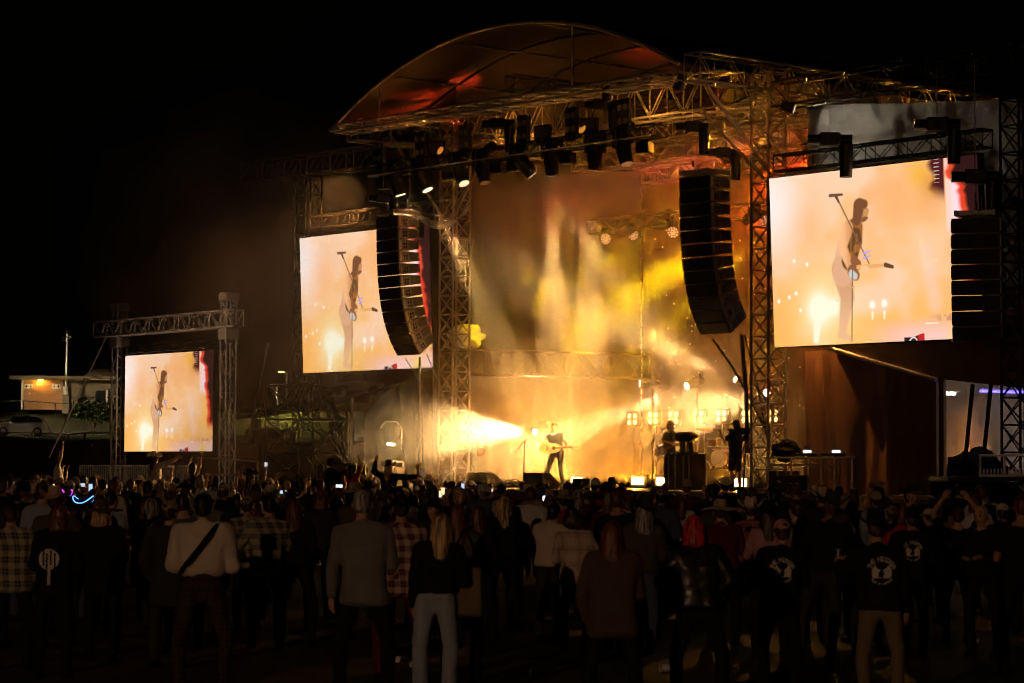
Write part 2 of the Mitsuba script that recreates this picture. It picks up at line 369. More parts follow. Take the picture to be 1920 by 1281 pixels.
# ------------------------------------------------------------------ large LED screens
def led_screen(label, left, right, z0, z1, back=0.2, lean=0.0):
    """A screen between two ground points (left and right as the audience sees them)."""
    l, r = np.array([*left, 0.0]), np.array([*right, 0.0])
    w = np.linalg.norm(r - l)
    a = (r - l) / w
    nrm = np.cross(a, [0, 0, 1.0])          # towards the audience
    upv = np.array([0, 0, 1.0]) - nrm * lean
    upv /= np.linalg.norm(upv)
    n2 = np.cross(a, upv)
    mid = (l + r) / 2 + np.array([0, 0, z0]) + upv * (z1 - z0) / 2
    m = np.eye(4)
    h = z1 - z0
    m[:3, 0], m[:3, 1], m[:3, 2], m[:3, 3] = a * w / 2, upv * h / 2, n2, mid + n2 * 0.012
    key = thing('led_screen', label, 'screen', 'stage screens showing the guitarist')
    scene[key + '__display'] = {'type': 'rectangle', 'to_world': T(m), 'bsdf': ref('m_black_plastic'),
                                'emitter': {'type': 'area', 'radiance': mikit.proc(led_picture), 'sampling_weight': 0.8}}
    used.add(key + '__display')
    b = trimesh.creation.box((w + 0.06, h + 0.06, back))
    M = np.eye(4)
    M[:3, 0], M[:3, 1], M[:3, 2], M[:3, 3] = a, upv, n2, mid - n2 * (back / 2)
    b.apply_transform(M)
    part(key, 'cabinet_frame', b, 'm_black_metal', False)
    return a, upv, n2, mid, w, h, key


# ------------------------------------------------------------------ trusses
def truss(key, p, q, up, w, h, bay, rc=0.028, rb=0.014, bsdf='m_steel', single=True, xbrace=False, faces=('top', 'bottom', 'front', 'back')):
    """A box truss from p to q: four chords and lattice braces.  w across, h along up."""
    p, q = np.asarray(p, float), np.asarray(q, float)
    ax = (q - p) / np.linalg.norm(q - p)
    up = np.asarray(up, float) - ax * float(np.dot(up, ax))
    up /= np.linalg.norm(up)
    sd = np.cross(ax, up)
    n = max(1, int(round(np.linalg.norm(q - p) / bay)))
    corner = {(a, b): sd * a * w / 2 + up * b * h / 2 for a in (-1, 1) for b in (-1, 1)}
    for c in corner.values():
        rod(key, 'chord', p + c, q + c, rc, bsdf)
    pairs = {'top': ((-1, 1), (1, 1)), 'bottom': ((-1, -1), (1, -1)), 'front': ((1, -1), (1, 1)), 'back': ((-1, -1), (-1, 1))}
    ms = []

    def put(a, b, r):
        if single:
            rod(key, 'brace', a, b, r, bsdf)
        else:
            ms.append(rodm(a, b, r, 4))
    for fi, f in enumerate(faces):
        c0, c1 = corner[pairs[f][0]], corner[pairs[f][1]]
        for i in range(n):
            a, b = p + (q - p) * i / n, p + (q - p) * (i + 1) / n
            flip = (i + fi) % 2
            if xbrace:
                put(a + c0, b + c1, rb)
                put(a + c1, b + c0, rb)
            elif flip:
                put(a + c0, b + c1, rb)
            else:
                put(a + c1, b + c0, rb)
            if i % (1 if xbrace else 2) == 0:
                put(a + c0, a + c1, rb)
        put(q + c0, q + c1, rb)
    if ms:
        part(key, 'bracing', cat(ms), bsdf, 50, stuff=True)


TOWER = 'lattice towers of the stage'
ROOFT = 'lattice trusses of the stage roof'

# ---- the stage deck
st = thing('stage', 'raised black stage deck with dark skirt in front of the crowd', 'stage')
part(st, 'deck', bxm((-0.4, 3.45, 1.40), (15.2, 12.1, 0.2), ch=0.01), 'm_deck', False)
part(st, 'skirt', bxm((-0.4, -2.56, 0.66), (15.1, 0.04, 1.32)), 'm_skirt', False)
part(st, 'wing_deck', bxm((10.2, 2.2, 1.36), (5.9, 5.0, 0.18)), 'm_deck', False, label='lower side deck under the brown curtain')
part(st, 'edge_rail', bxm((10.9, -0.335, 1.40), (4.2, 0.06, 0.07)), 'm_galv', False, label='metal edge strip of the side deck, lit orange')
part(st, 'wing_skirt', bxm((10.2, -0.29, 0.62), (5.9, 0.03, 1.26)), 'm_skirt', False)
part(st, 'wing_deck', bxm((-11.2, 2.2, 1.36), (6.3, 5.0, 0.18)), 'm_deck', False)
part(st, 'drum_riser', bxm((-0.5, 6.1, 1.80), (3.2, 2.6, 0.55)), 'm_skirt', False)

# ---- towers
tr = thing('lattice_tower', 'tall steel lattice tower between the stage opening and the right big screen', 'tower', TOWER)
truss(tr, (6.32, 0, 1.5), (6.32, 0, 12.0), (0, 1, 0), 0.60, 0.60, 0.56, 0.034, 0.016, 'm_steel', True, True)
part(tr, 'foot', bxm((6.32, 0, 1.55), (0.8, 0.8, 0.08)), 'm_steel', False)
tl = thing('lattice_tower', 'steel lattice tower at the left edge of the stage opening, foot lost in smoke', 'tower', TOWER)
truss(tl, (-6.25, 0, 1.5), (-6.25, 0, 12.0), (0, 1, 0), 0.62, 0.62, 0.56, 0.034, 0.016, 'm_steel', True, True)
tw = thing('lattice_tower', 'dark lattice tower at the right edge of the photograph beside the right tent', 'tower', TOWER)
truss(tw, (14.2, 0.1, 0.0), (14.2, 0.1, 11.1), (0, 1, 0), 0.66, 0.66, 0.62, 0.034, 0.018, 'm_black_metal', True, True)
tv = thing('lattice_tower', 'thin dark lattice tower behind the left edge of the left big screen', 'tower', TOWER)
truss(tv, (-14.0, 0.3, 3.2), (-14.0, 0.3, 11.2), (0, 1, 0), 0.6, 0.6, 0.62, 0.026, 0.012, 'm_black_metal', False, True)
tb = thing('tower_base', 'wide braced steel base under the thin dark tower left of the stage', 'tower')
for sx in (-0.9, 0.9):
    for sy in (-0.9, 0.9):
        rod(tb, 'leg', (-14 + sx, 0.3 + sy, 0), (-14 + sx, 0.3 + sy, 4.6), 0.04, 'm_black_metal')
for k in range(4):
    z0, z1 = 0.4 + k * 1.05, 1.45 + k * 1.05
    for (a, b) in (((-1, -1), (1, -1)), ((1, -1), (1, 1)), ((1, 1), (-1, 1)), ((-1, 1), (-1, -1))):
        A, B = np.array([-14 + a[0] * 0.9, 0.3 + a[1] * 0.9, 0]), np.array([-14 + b[0] * 0.9, 0.3 + b[1] * 0.9, 0])
        rod(tb, 'brace', A + [0, 0, z0], B + [0, 0, z1], 0.022, 'm_black_metal')
        rod(tb, 'brace', A + [0, 0, z1], B + [0, 0, z0], 0.022, 'm_black_metal')
        rod(tb, 'brace', A + [0, 0, z1], B + [0, 0, z1], 0.026, 'm_black_metal')
for nm, x, y in (('back left', -8.1, 9.25), ('back right', 7.9, 9.25)):
    t2 = thing('lattice_tower', f'steel lattice tower at the {nm} corner of the stage', 'tower', TOWER)
    truss(t2, (x, y, 1.5), (x, y, 11.6), (0, 1, 0), 0.5, 0.5, 0.7, 0.03, 0.014, 'm_steel', False, True)

# ---- roof trusses
k = thing('roof_truss', 'narrow ladder truss along the front edge of the arched roof, lit orange from below', 'truss', ROOFT)
truss(k, (6.3, -2.95, 11.62), (-7.75, -2.95, 11.72), (0, 0, 1), 0.62, 0.22, 0.46, 0.030, 0.017)
k = thing('roof_truss', 'deep main roof truss between the two stage towers, lit orange', 'truss', ROOFT)
truss(k, (6.15, -0.05, 11.75), (-7.75, -0.05, 11.75), (0, 0, 1), 0.62, 0.92, 0.62, 0.032, 0.018)
k = thing('roof_truss', 'right side roof truss running back above the right tower, lit orange', 'truss', ROOFT)
truss(k, (6.62, -2.95, 11.82), (6.62, 11.5, 11.82), (0, 0, 1), 0.55, 0.68, 0.52, 0.032, 0.018)
k = thing('roof_truss', 'left side roof truss running back from the roof corner', 'truss', ROOFT)
truss(k, (-7.75, -2.6, 11.75), (-7.75, 9.3, 11.75), (0, 0, 1), 0.5, 0.6, 0.6, 0.03, 0.015, single=False)
for nm, y, z in (('second', 2.9, 11.5), ('third', 5.8, 11.4), ('rearmost', 8.7, 11.3)):
    k = thing('roof_truss', f'{nm} cross truss of the roof above the stage, counted from the front', 'truss', ROOFT)
    truss(k, (6.3, y, z), (-7.5, y, z), (0, 0, 1), 0.45, 0.5, 0.62, 0.028, 0.015, single=False)
k = thing('roof_truss', 'middle roof truss running from front to back under the arched skin', 'truss', ROOFT)
truss(k, (-0.7, -2.6, 12.3), (-0.7, 8.7, 12.3), (0, 0, 1), 0.4, 0.4, 0.6, 0.026, 0.014, 'm_black_metal', single=False)
for nm, x0, x1 in (('right', 6.9, 17.5), ('left', -8.1, -16.6)):
    k = thing('wing_truss', f'dark horizontal truss reaching out over the {nm} big screen', 'truss', ROOFT)
    truss(k, (x0, -0.2, 11.35), (x1, -0.2, 11.45), (0, 0, 1), 0.6, 0.62, 0.62, 0.03, 0.015, 'm_black_metal' if nm == 'right' else 'm_steel', single=False)
k = thing('side_truss', 'horizontal truss along the left side of the stage, glowing orange in the smoke', 'truss', ROOFT)
truss(k, (-7.1, 0.4, 5.15), (-7.1, 8.3, 5.25), (0, 0, 1), 0.35, 0.75, 0.8, 0.032, 0.015, 'm_case')
for i, (a, b, nm) in enumerate((((6.45, 0.3, 9.1), (6.5, -2.3, 11.4), 'front'), ((6.2, 0.0, 9.3), (4.0, -0.05, 11.3), 'inner'), ((-6.45, -0.3, 9.3), (-6.45, -2.2, 11.5), 'left front'), ((-6.2, -0.1, 9.3), (-4.6, -0.05, 11.3), 'left inner'))):
    k = thing('knee_brace', f'slanting steel tube, {nm} brace from its tower up to the roof', 'brace')
    part(k, '', rodm(a, b, 0.045, 8), 'm_steel', 50)

# ---- the arched roof: a barrel skin on ribs, open in front
rs = thing('arched_roof', 'arched fabric stage roof with open front, dark inside with red light', 'roof')
NX, NY = 36, 18
hx, cx, zb, rise = 7.05, -0.72, 11.95, 1.85
Rr = (hx * hx + rise * rise) / (2 * rise)


def arc_z(x):
    return zb + rise - Rr + np.sqrt(np.maximum(Rr * Rr - (x - cx) ** 2, 0))


xs, ys = np.linspace(cx - hx, cx + hx, NX + 1), np.linspace(-3.1, 9.4, NY + 1)
gx, gy = np.meshgrid(xs, ys, indexing='ij')
gz = arc_z(gx) - 0.05 * np.abs(np.sin((gy + 3.1) * math.pi / 2.5)) * 0 - 0.04 * np.sin(np.clip((gy + 3.1) / 2.5 % 1, 0, 1) * math.pi)
top = np.stack([gx, gy, gz + 0.03], -1).reshape(-1, 3)
bot = np.stack([gx, gy, gz], -1).reshape(-1, 3)
i, j = np.meshgrid(np.arange(NX), np.arange(NY), indexing='ij')
q = np.stack([i * (NY + 1) + j, (i + 1) * (NY + 1) + j, (i + 1) * (NY + 1) + j + 1, i * (NY + 1) + j + 1], -1).reshape(-1, 4)
part(rs, 'skin', (np.vstack([top, bot]), np.vstack([q, q[:, ::-1] + len(top)])), 'm_roof_skin', True)
for y in (-3.12, -0.6, 1.9, 4.4, 6.9, 9.35):
    pts = [np.array([x, y, float(arc_z(x)) - 0.05]) for x in np.linspace(cx - hx, cx + hx, 29)]
    part(rs, 'rib', path(pts, 0.045 if y < -3 else 0.035, 8), 'm_galv' if y < -3 else 'm_black_metal', 60, label='pale front rib of the arch' if y < -3 else None)
for x in (-5.3, -2.6, 1.2, 4.2):
    rod(rs, 'purlin', (x, -3.0, float(arc_z(np.array(x))) - 0.10), (x, 9.3, float(arc_z(np.array(x))) - 0.10), 0.03, 'm_black_metal')
for x in (-6.0, 2.2):
    rod(rs, 'strut', (x, -2.95, 11.75), (x, -2.95, float(arc_z(np.array(x))) - 0.05), 0.025, 'm_steel')
part(rs, 'corner_plate', bxm((-7.95, -3.0, 11.75), (0.5, 0.22, 0.10)), 'm_galv', False, label='bright corner fitting at the left end of the arch')


# ---- cloths round the stage
def drape(origin, along, width, height, fold, n, bsdf, key, name='', seed=0, sag=0.0, tops=None, wr=0.0):
    """A hanging cloth with folds: origin is its lower left corner."""
    r2 = np.random.default_rng(seed)
    along = np.asarray(along, float) / np.linalg.norm(along)
    nrm = np.cross(along, [0, 0, 1.0])
    nu, nv = n, max(10, int(n * 0.5))
    u, v = np.meshgrid(np.linspace(0, 1, nu + 1), np.linspace(0, 1, nv + 1), indexing='ij')
    ph = meshkit.noise(np.stack([u * width * 0.9, v * 1.1 + seed, u * 0], -1), seed) * 6.0
    off = fold * (np.sin(u * width * 4.6 + ph) * 0.6 + np.sin(u * width * 11.0 + ph * 1.7) * 0.3) * (0.45 + 0.55 * (1 - v)) + wr * (meshkit.fbm(np.stack([u * width * 1.1 + v * height * 0.8, v * height * 1.1 - u * width * 0.5, v * 0 + seed], -1), 4, seed + 3) - 0.5)
    h = height if tops is None else np.interp(u, np.linspace(0, 1, len(tops)), tops)
    P = np.asarray(origin, float) + along * (u * width)[..., None] + nrm * off[..., None] + np.array([0, 0, 1.0]) * (v * h)[..., None]
    front = P.reshape(-1, 3)
    back = (P - nrm * 0.012).reshape(-1, 3)
    i, j = np.meshgrid(np.arange(nu), np.arange(nv), indexing='ij')
    q = np.stack([i * (nv + 1) + j, (i + 1) * (nv + 1) + j, (i + 1) * (nv + 1) + j + 1, i * (nv + 1) + j + 1], -1).reshape(-1, 4)
    return part(key, name, (np.vstack([front, back]), np.vstack([q, q[:, ::-1] + len(front)])), bsdf, True)


k = thing('back_drape', 'dark star cloth across the back of the stage with tiny lights', 'drape')
drape((-7.9, 8.95, 1.5), (1, 0, 0), 15.4, 9.6, 0.05, 120, 'm_scrim', k, 'cloth', 2)
stars = [bxm((rng.uniform(-7.6, 6.5), 8.86, rng.uniform(3.0, 10.5)), (0.045, 0.02, 0.045)) for _ in range(110)]
part(k, 'star_lights', cat(stars), 'm_lens', False, stuff=True, em=(0.9, 0.55, 0.15))
k = thing('side_drape', 'dark gauze drape closing the left side of the stage', 'drape')
drape((-7.75, 8.7, 1.5), (0, -1, 0), 8.3, 10.0, 0.05, 90, 'm_scrim', k, '', 5)
k = thing('side_tarp', 'crumpled grey tarpaulin hung above and behind the right big screen', 'tarp')
drape((7.15, 0.55, 6.0), (0.80, 0.60, 0), 11.0, 5.15, 0.05, 190, 'm_tarp', k, '', 8, wr=0.42)
k = thing('brown_curtain', 'brown pleated curtain hanging below the right big screen', 'curtain')
drape((6.95, 0.65, 1.46), (1, 0, 0), 4.55, 3.6, 0.12, 190, 'm_curtain', k, '', 12, tops=[3.55, 3.55, 3.35, 3.0, 2.75])
k = thing('black_curtain', 'black wing curtain below the left big screen with slanting top edge', 'curtain')
drape((-11.6, 0.75, 1.46), (1, 0, 0), 4.6, 3.2, 0.10, 80, 'm_skirt', k, '', 14, tops=[2.3, 2.9, 3.3, 3.5, 3.5])
k = thing('yellow_bundle', 'crumpled cloth bundle glowing yellow on the left side truss behind the tower', 'cloth bundle')
bm = trimesh.creation.icosphere(3, 1.0)
v = bm.vertices * [0.42, 0.55, 0.34]
v = v + bm.vertex_normals * ((meshkit.fbm(bm.vertices * 2.6 + 4, 3, 2) - 0.5) * 0.42)[:, None]
bm = trimesh.Trimesh(v, bm.faces, process=False)
part(k, '', moved(bm, 0, (-6.95, 1.0, 5.92)), 'm_white_cloth', 50)

# ---- the two big screens on their headers
aR = led_screen('large screen to the right of the stage, showing a guitarist in amber haze', (7.08, -0.55), (13.62, -0.55), 5.06, 9.22, lean=-0.045)
aL = led_screen('large screen left of the stage, partly hidden by the left speaker array', (-13.24, -0.35), (-6.78, -0.35), 4.96, 9.12, lean=-0.045)
SCR = 'header trusses of the screens'
for nm, x0, x1, y in (('right', 7.0, 13.6, -0.35), ('left', -13.1, -6.9, -0.1)):
    k = thing('screen_truss', f'header truss from which the large {nm} screen hangs', 'truss', SCR)
    truss(k, (x0, y, 9.62), (x1, y, 9.62), (0, 0, 1), 0.34, 0.40, 0.5, 0.026, 0.013, 'm_black_metal' if nm == 'right' else 'm_steel')
    rod(k, 'screen_bar', (x0 - 0.1, y - 0.1, 9.33), (x1 - 0.4, y - 0.1, 9.33), 0.035, 'm_galv')
k = thing('screen_bar', 'short white bar at the right lower corner of the right big screen', 'bar')
part(k, '', bxm((13.05, -0.62, 5.0), (0.62, 0.06, 0.06), ch=0.02), 'm_white_paint', False)

# ---- the small screen at the far left on its own frame
dl, drr = far(-16.75, 109.2, 0), far(-12.25, 103.4, 0)
aS = led_screen('small screen at the far left on a free standing truss frame', dl[:2], drr[:2], 2.72, 6.86)
axS = aS[0]
fs = thing('goal_frame', 'free standing truss goal frame holding the small far left screen', 'truss', SCR)
for pos in (dl - axS * 0.55, drr + axS * 1.15):
    p0 = np.array([pos[0], pos[1], 0.0])
    truss(fs, p0, p0 + [0, 0, 8.9], axS, 0.46, 0.46, 0.62, 0.035, 0.020, 'm_alu')
    part(fs, 'tower_head', bxm(p0 + [0, 0, 9.0], (0.62, 0.62, 0.34), math.atan2(axS[1], axS[0]), 0.02), 'm_alu', False)
    part(fs, 'sleeve_block', bxm(p0 + [0, 0, 7.5], (0.64, 0.64, 0.5), math.atan2(axS[1], axS[0]), 0.02), 'm_alu', False)
nS = np.cross(axS, [0, 0, 1.0])
truss(fs, dl - axS * 1.55 + nS * 0.5 + [0, 0, 8.05], drr + axS * 2.7 + nS * 0.5 + [0, 0, 8.05], (0, 0, 1), 0.5, 0.66, 0.62, 0.042, 0.026, 'm_alu')
truss(fs, dl + axS * 0.3 - nS * 0.1 + [0, 0, 7.12], drr - axS * 0.1 - nS * 0.1 + [0, 0, 7.12], (0, 0, 1), 0.3, 0.3, 0.6, 0.02, 0.012, 'm_black_metal', single=False)
# ------------------------------------------------------------------ hung lights
def disc(c, d, r, n=16, th=0.01):
    c, d = np.asarray(c, float), np.asarray(d, float) / np.linalg.norm(d)
    return rodm(c - d * th, c, r, n)


def moving_head(label, hang, d, size=1.0, lit=None, group='moving head lights', glow=None, yaw=0.0):
    """A moving head under its hanging point, its lamp along d.  lit = list of (power, colour, half angle, target offset, weight)."""
    key = thing('moving_head_light', label, 'stage light', group)
    h, d = np.asarray(hang, float), np.asarray(d, float) / np.linalg.norm(d)
    s = size
    part(key, 'base', bxm(h - [0, 0, 0.10 * s], (0.40 * s, 0.30 * s, 0.18 * s), yaw, 0.02), 'm_black_plastic', False)
    piv = h - [0, 0, 0.42 * s]
    side = np.cross(d, [0, 0, 1.0])
    side = side / np.linalg.norm(side) if np.linalg.norm(side) > 0.2 else np.array([0.9, 0.43, 0])
    for k in (-1, 1):
        c = (h + piv) / 2 + side * k * 0.235 * s - [0, 0, 0.10 * s]
        part(key, 'yoke_arm', bxm(c, (0.07 * s, 0.15 * s, 0.46 * s), math.atan2(side[1], side[0]), 0.02), 'm_black_plastic', False)
    a, b = piv - d * 0.26 * s, piv + d * 0.50 * s
    head = cat([rodm(a, piv, 0.155 * s, 14, 0.20 * s), rodm(piv, piv + d * 0.30 * s, 0.20 * s, 14, 0.185 * s), rodm(piv + d * 0.30 * s, b, 0.185 * s, 14, 0.16 * s), rodm(a - d * 0.05 * s, a, 0.10 * s, 14, 0.155 * s)])
    part(key, 'head', head, 'm_black_plastic', 40)
    part(key, 'rim', rodm(b, b + d * 0.02 * s, 0.168 * s, 16), 'm_black_metal', 40)
    lens = b + d * 0.03 * s
    part(key, 'lens', disc(lens, d, 0.14 * s), 'm_lens', 40, em=glow if glow is not None else ((2.6, 1.9, 0.9) if lit else None))
    for i, (pw, col, half, off, w) in enumerate(lit or ()):
        dd = d + np.asarray(off, float)
        beam(num(key + '_beam'), lens + d * 0.06, lens + d * 0.06 + dd, pw, col, half, w)
    return key


def hoist(label, pos, z_roof, z_hook, size=1.0, rz=0.6, chain='m_galv'):
    """A chain hoist: motor, chain bag, the chain up to the roof and the hook chain down."""
    key = thing('chain_hoist', label, 'hoist', 'chain hoists')
    x, y, z = pos
    part(key, 'motor', cat([bxm((x, y, z), (0.34 * size, 0.24 * size, 0.22 * size), rz, 0.03), moved(rodm((-0.36 * size, 0, 0), (0.36 * size, 0, 0), 0.085 * size, 10), rz, (x, y, z))]), 'm_black_metal', 40)
    rod(key, 'chain', (x, y, z), (x, y, z_roof), 0.014, chain)
    rod(key, 'chain', (x + 0.03, y, z_hook), (x + 0.03, y, z), 0.012, chain)
    bx, by = x + 0.26 * size * math.cos(rz), y + 0.26 * size * math.sin(rz)
    part(key, 'chain_bag', cat([rodm((bx, by, z - 0.62 * size), (bx, by, z - 0.08 * size), 0.10 * size, 10, 0.125 * size)]), 'm_black_plastic', 40)
    part(key, 'hook', bxm((x + 0.03, y, z_hook), (0.06, 0.05, 0.16), rz, 0.01), 'm_black_metal', False)
    return key


LZ = 10.66
lt = thing('lighting_truss', 'long black lighting truss hung below the front roof edge, full of lamps', 'truss', ROOFT)
truss(lt, (4.0, -1.5, LZ), (-8.15, -1.5, LZ), (0, 0, 1), 0.42, 0.32, 0.5, 0.026, 0.014, 'm_black_metal')
rod(lt, 'lamp_bar', (3.9, -1.78, LZ - 0.14), (-8.1, -1.78, LZ - 0.14), 0.022, 'm_galv')

NTH = ['leftmost', 'second from left', 'third from left', 'fourth from left', 'fifth from left', 'sixth from left', 'seventh from left', 'rightmost']
heads = [(741, 751, 367, 1, 2200, 6.5), (787, 805, 362, 1, 2200, 6.5), (858, 874, 353, 0, 0, 0), (903, 911, 348, 0, 0, 0), (974, 1005, 334, 1, 4200, 5.0), (1034, 1035, 330, 1, 4200, 7.0), (1116, 1115, 318, 1, 3400, 7.0), (1166, 1176, 309, 0, 0, 0)]
for i, (hx_, lx, ly, on, pw, half) in enumerate(heads):
    hp = on_y(hx_, 300, -1.5)
    hp[2] = LZ + 0.22
    tp = on_y(lx, ly, -1.5)
    piv = hp - [0, 0, 0.44]
    d = tp - piv
    if on:
        d = d + FWD * 0.22
    if i == 4:
        d = np.array([0.20, 0.43, -0.55])
    what = {0: 'unlit', 1: 'lit cream'}[on]
    moving_head(f'{what} moving head lamp, {NTH[i]} of the eight under the lighting truss', hp, d, 1.06, [(pw * 1.1, CREAM, half, (0, 0, 0), 3.0)] if on else None, 'moving head lights under the front truss',
                glow=(0.9, 0.75, 0.45) if i == 2 else None, yaw=0.1 * i)
for i, px in enumerate((720, 845, 934, 966, 1064, 1209)):
    key = thing('wash_light', f'small black box lamp under the lighting truss, {("leftmost", "second", "third", "fourth", "fifth", "rightmost")[i]} of six from the left', 'stage light', 'small box lamps on the lighting truss')
    p = on_y(px, 300, -1.45)
    z = LZ - 0.22
    part(key, 'housing', bxm((p[0], p[1], z - 0.16), (0.40, 0.30, 0.30), 0.2, 0.02), 'm_black_plastic', False)
    part(key, 'bracket', bxm((p[0], p[1], z + 0.02), (0.30, 0.05, 0.10), 0.2), 'm_black_metal', False)
    part(key, 'lens_row', cat([disc((p[0] - 0.14 + 0.07 * q, p[1], z - 0.318), (0, 0, -1), 0.026, 8) for q in range(5)]), 'm_lens', 40)
for i, px in enumerate((707, 787, 869, 978, 1069, 1167)):
    key = thing('blinder_light', f'four lamp blinder standing on the lighting truss, {("leftmost", "second", "third", "fourth", "fifth", "rightmost")[i]} of six from the left', 'stage light', 'four lamp blinders on the lighting truss')
    p = on_y(px, 280, -1.7)
    z = LZ + 0.16
    part(key, 'housing', bxm((p[0], p[1] + 0.06, z + 0.36), (0.46, 0.12, 0.80), 0.0, 0.02), 'm_black_plastic', False)
    for a in (-0.11, 0.11):
        for b in (0.18, 0.54):
            part(key, 'lamp', disc((p[0] + a, p[1] - 0.02, z + b), (0, -1, 0), 0.085, 14, 0.03), 'm_cabinet', 40)
    part(key, 'bracket', bxm((p[0], p[1] + 0.05, z - 0.06), (0.30, 0.06, 0.14)), 'm_black_metal', False)
for i, px in enumerate((737, 816, 1014, 1102)):
    key = thing('flood_light', f'small grey flood lamp on top of the lighting truss, {("leftmost", "second", "third", "rightmost")[i]} of four', 'stage light', 'flood lamps on the lighting truss')
    p = on_y(px, 270, -1.62)
    z = LZ + 0.40
    part(key, 'housing', bxm((p[0], p[1] + 0.06, z), (0.52, 0.14, 0.38), 0.25, 0.02), 'm_black_metal', False)
    part(key, 'glass', bxm((p[0] + 0.018, p[1] - 0.016, z), (0.42, 0.02, 0.28), 0.25), 'm_plate', False)
    part(key, 'bracket', bxm((p[0], p[1] + 0.06, z - 0.24), (0.40, 0.04, 0.10), 0.25), 'm_black_metal', False)
for nm, px, py in (('left', 775, 258), ('middle', 935, 232), ('right', 1128, 197)):
    p = on_y(px, py, -1.5)
    hoist(f'{nm} black chain hoist lifting the lighting truss', p, 11.7, LZ + 0.16, 1.25)

# ------------------------------------------------------------------ upstage lights
ut = thing('lighting_truss', 'back lighting truss with round lamps, half lost in red smoke', 'truss', ROOFT)
truss(ut, (6.4, 6.0, 9.45), (-7.0, 6.0, 9.45), (0, 0, 1), 0.36, 0.40, 0.6, 0.026, 0.014, 'm_steel')
for i, px in enumerate((1136, 1187, 1262, 1437)):
    p = on_y(px, 424, 5.75)
    key = thing('par_light', f'round lamp with bright cells below the back truss, {("leftmost", "second", "third", "rightmost, behind the right tower")[i]} of four', 'stage light', 'round lamps of the back truss')
    c = np.array([p[0], 5.75, 9.02 + 0.05 * (i % 2)])
    d = np.array([0.45, -0.85, -0.2])
    d /= np.linalg.norm(d)
    part(key, 'housing', rodm(c - d * 0.30, c, 0.15, 14, 0.19), 'm_black_plastic', 40)
    part(key, 'bracket', bxm(c + [0, 0, 0.24], (0.36, 0.04, 0.2)), 'm_black_metal', False)
    sx = np.cross(d, [0, 0, 1.0]); sx /= np.linalg.norm(sx)
    sy = np.cross(sx, d)
    cells = [(0, 0)] + [(math.cos(t), math.sin(t)) for t in np.arange(6) * math.pi / 3] + [(2 * math.cos(t), 2 * math.sin(t)) for t in np.arange(10) * math.pi / 5]
    part(key, 'cells', cat([disc(c + d * 0.02 + sx * a * 0.068 + sy * b * 0.068, d, 0.026, 8) for a, b in cells]), 'm_lens', 40, em=(1.6, 0.7, 0.3))
# yellow movers: each throws several thin beams through its prism
YB = [(1275, 428, (1020, 560), 5.4, 7000, 6.0), (1215, 431, (960, 535), 5.8, 1900, 5.0), (1150, 450, (1000, 520), 5.4, 1200, 6.0), (1392, 424, (1075, 640), 5.0, 21000, 8.0), (1440, 436, (1150, 720), 5.6, 6500, 7.0)]
for i, (px, py, (tx, ty), y, pw, half) in enumerate(YB):
    o, t = on_y(px, py, y), on_x(tx, ty, -7.6)
    d = (t - o) / np.linalg.norm(t - o)
    sx = np.cross(d, [0, 0, 1.0]); sx /= np.linalg.norm(sx)
    sy = np.cross(sx, d)
    offs, hh, w = ((0.0,), 0.9, 1.2) if i in (1, 2) else ((-0.55, 0.05, 0.6), 0.42, 1.6)
    lit = [(pw * k, YELLOW, half * hh, (sy + sx * 0.3) * a * math.tan(math.radians(half)), w) for a, k in zip(offs, (0.9, 1.25, 0.8))]
    hp = o - d * 0.55 + [0, 0, 0.42]
    moving_head(f'moving head lamp throwing yellow rays, {("first right of the round lamps", "second, in mid truss", "lowest and leftmost", "largest, behind the right speaker array", "behind the right tower")[i]}', hp, d, 0.8, lit, 'yellow lamps of the back truss', glow=(2.2, 1.3, 0.03))
# white movers on upright stands beside and behind the band
SB = [(1000, 812, (850, 802), 1.6, 2000, 15.0, WHITE, None, 'beside the singer, its wide white beam blazing to the left'), (1196, 722, (1010, 716), 6.2, 1500, 4.5, WHITE, -2.5, 'high behind the singer, thin beam to the left'),
      (1285, 728, (1130, 792), 6.0, 4200, 6.0, WHITE, -3.0, 'above the bassist, beam slanting down to the left'), (1376, 712, (1215, 640), 5.6, 2000, 8.0, WHITE, -2.5, 'above the camera operator, beam rising to the left'),
      (1436, 740, (1330, 770), 6.6, 1300, 11.0, WHITE, -3.0, 'behind the right tower, fan of pale rays to the left')]
for i, (px, py, (tx, ty), y, pw, half, col, dy, lab) in enumerate(SB):
    o = on_y(px, py, y)
    t = o + [-0.1, -4.0, -0.05] if dy is None else on_y(tx, ty, y + dy)
    d = (t - o) / np.linalg.norm(t - o)
    hp = o - d * 0.45 + [0, 0, 0.36]
    k = moving_head(f'stand mounted moving head lamp {lab}', hp, d, 0.75, [(pw, col, half, (0, 0, 0), 2.5 if i == 0 else 1.8)], 'lamps on stands beside the band', glow=(22, 16, 9))
    sp = thing('light_stand', f'black stand of the lamp {lab.split(",")[0]}', 'stand')
    part(sp, 'pole', rodm((hp[0], hp[1], 1.5), (hp[0], hp[1], hp[2] + 0.02), 0.03, 8), 'm_black_metal', 50)
    part(sp, 'foot', bxm((hp[0], hp[1], 1.53), (0.5, 0.5, 0.05)), 'm_black_metal', False)
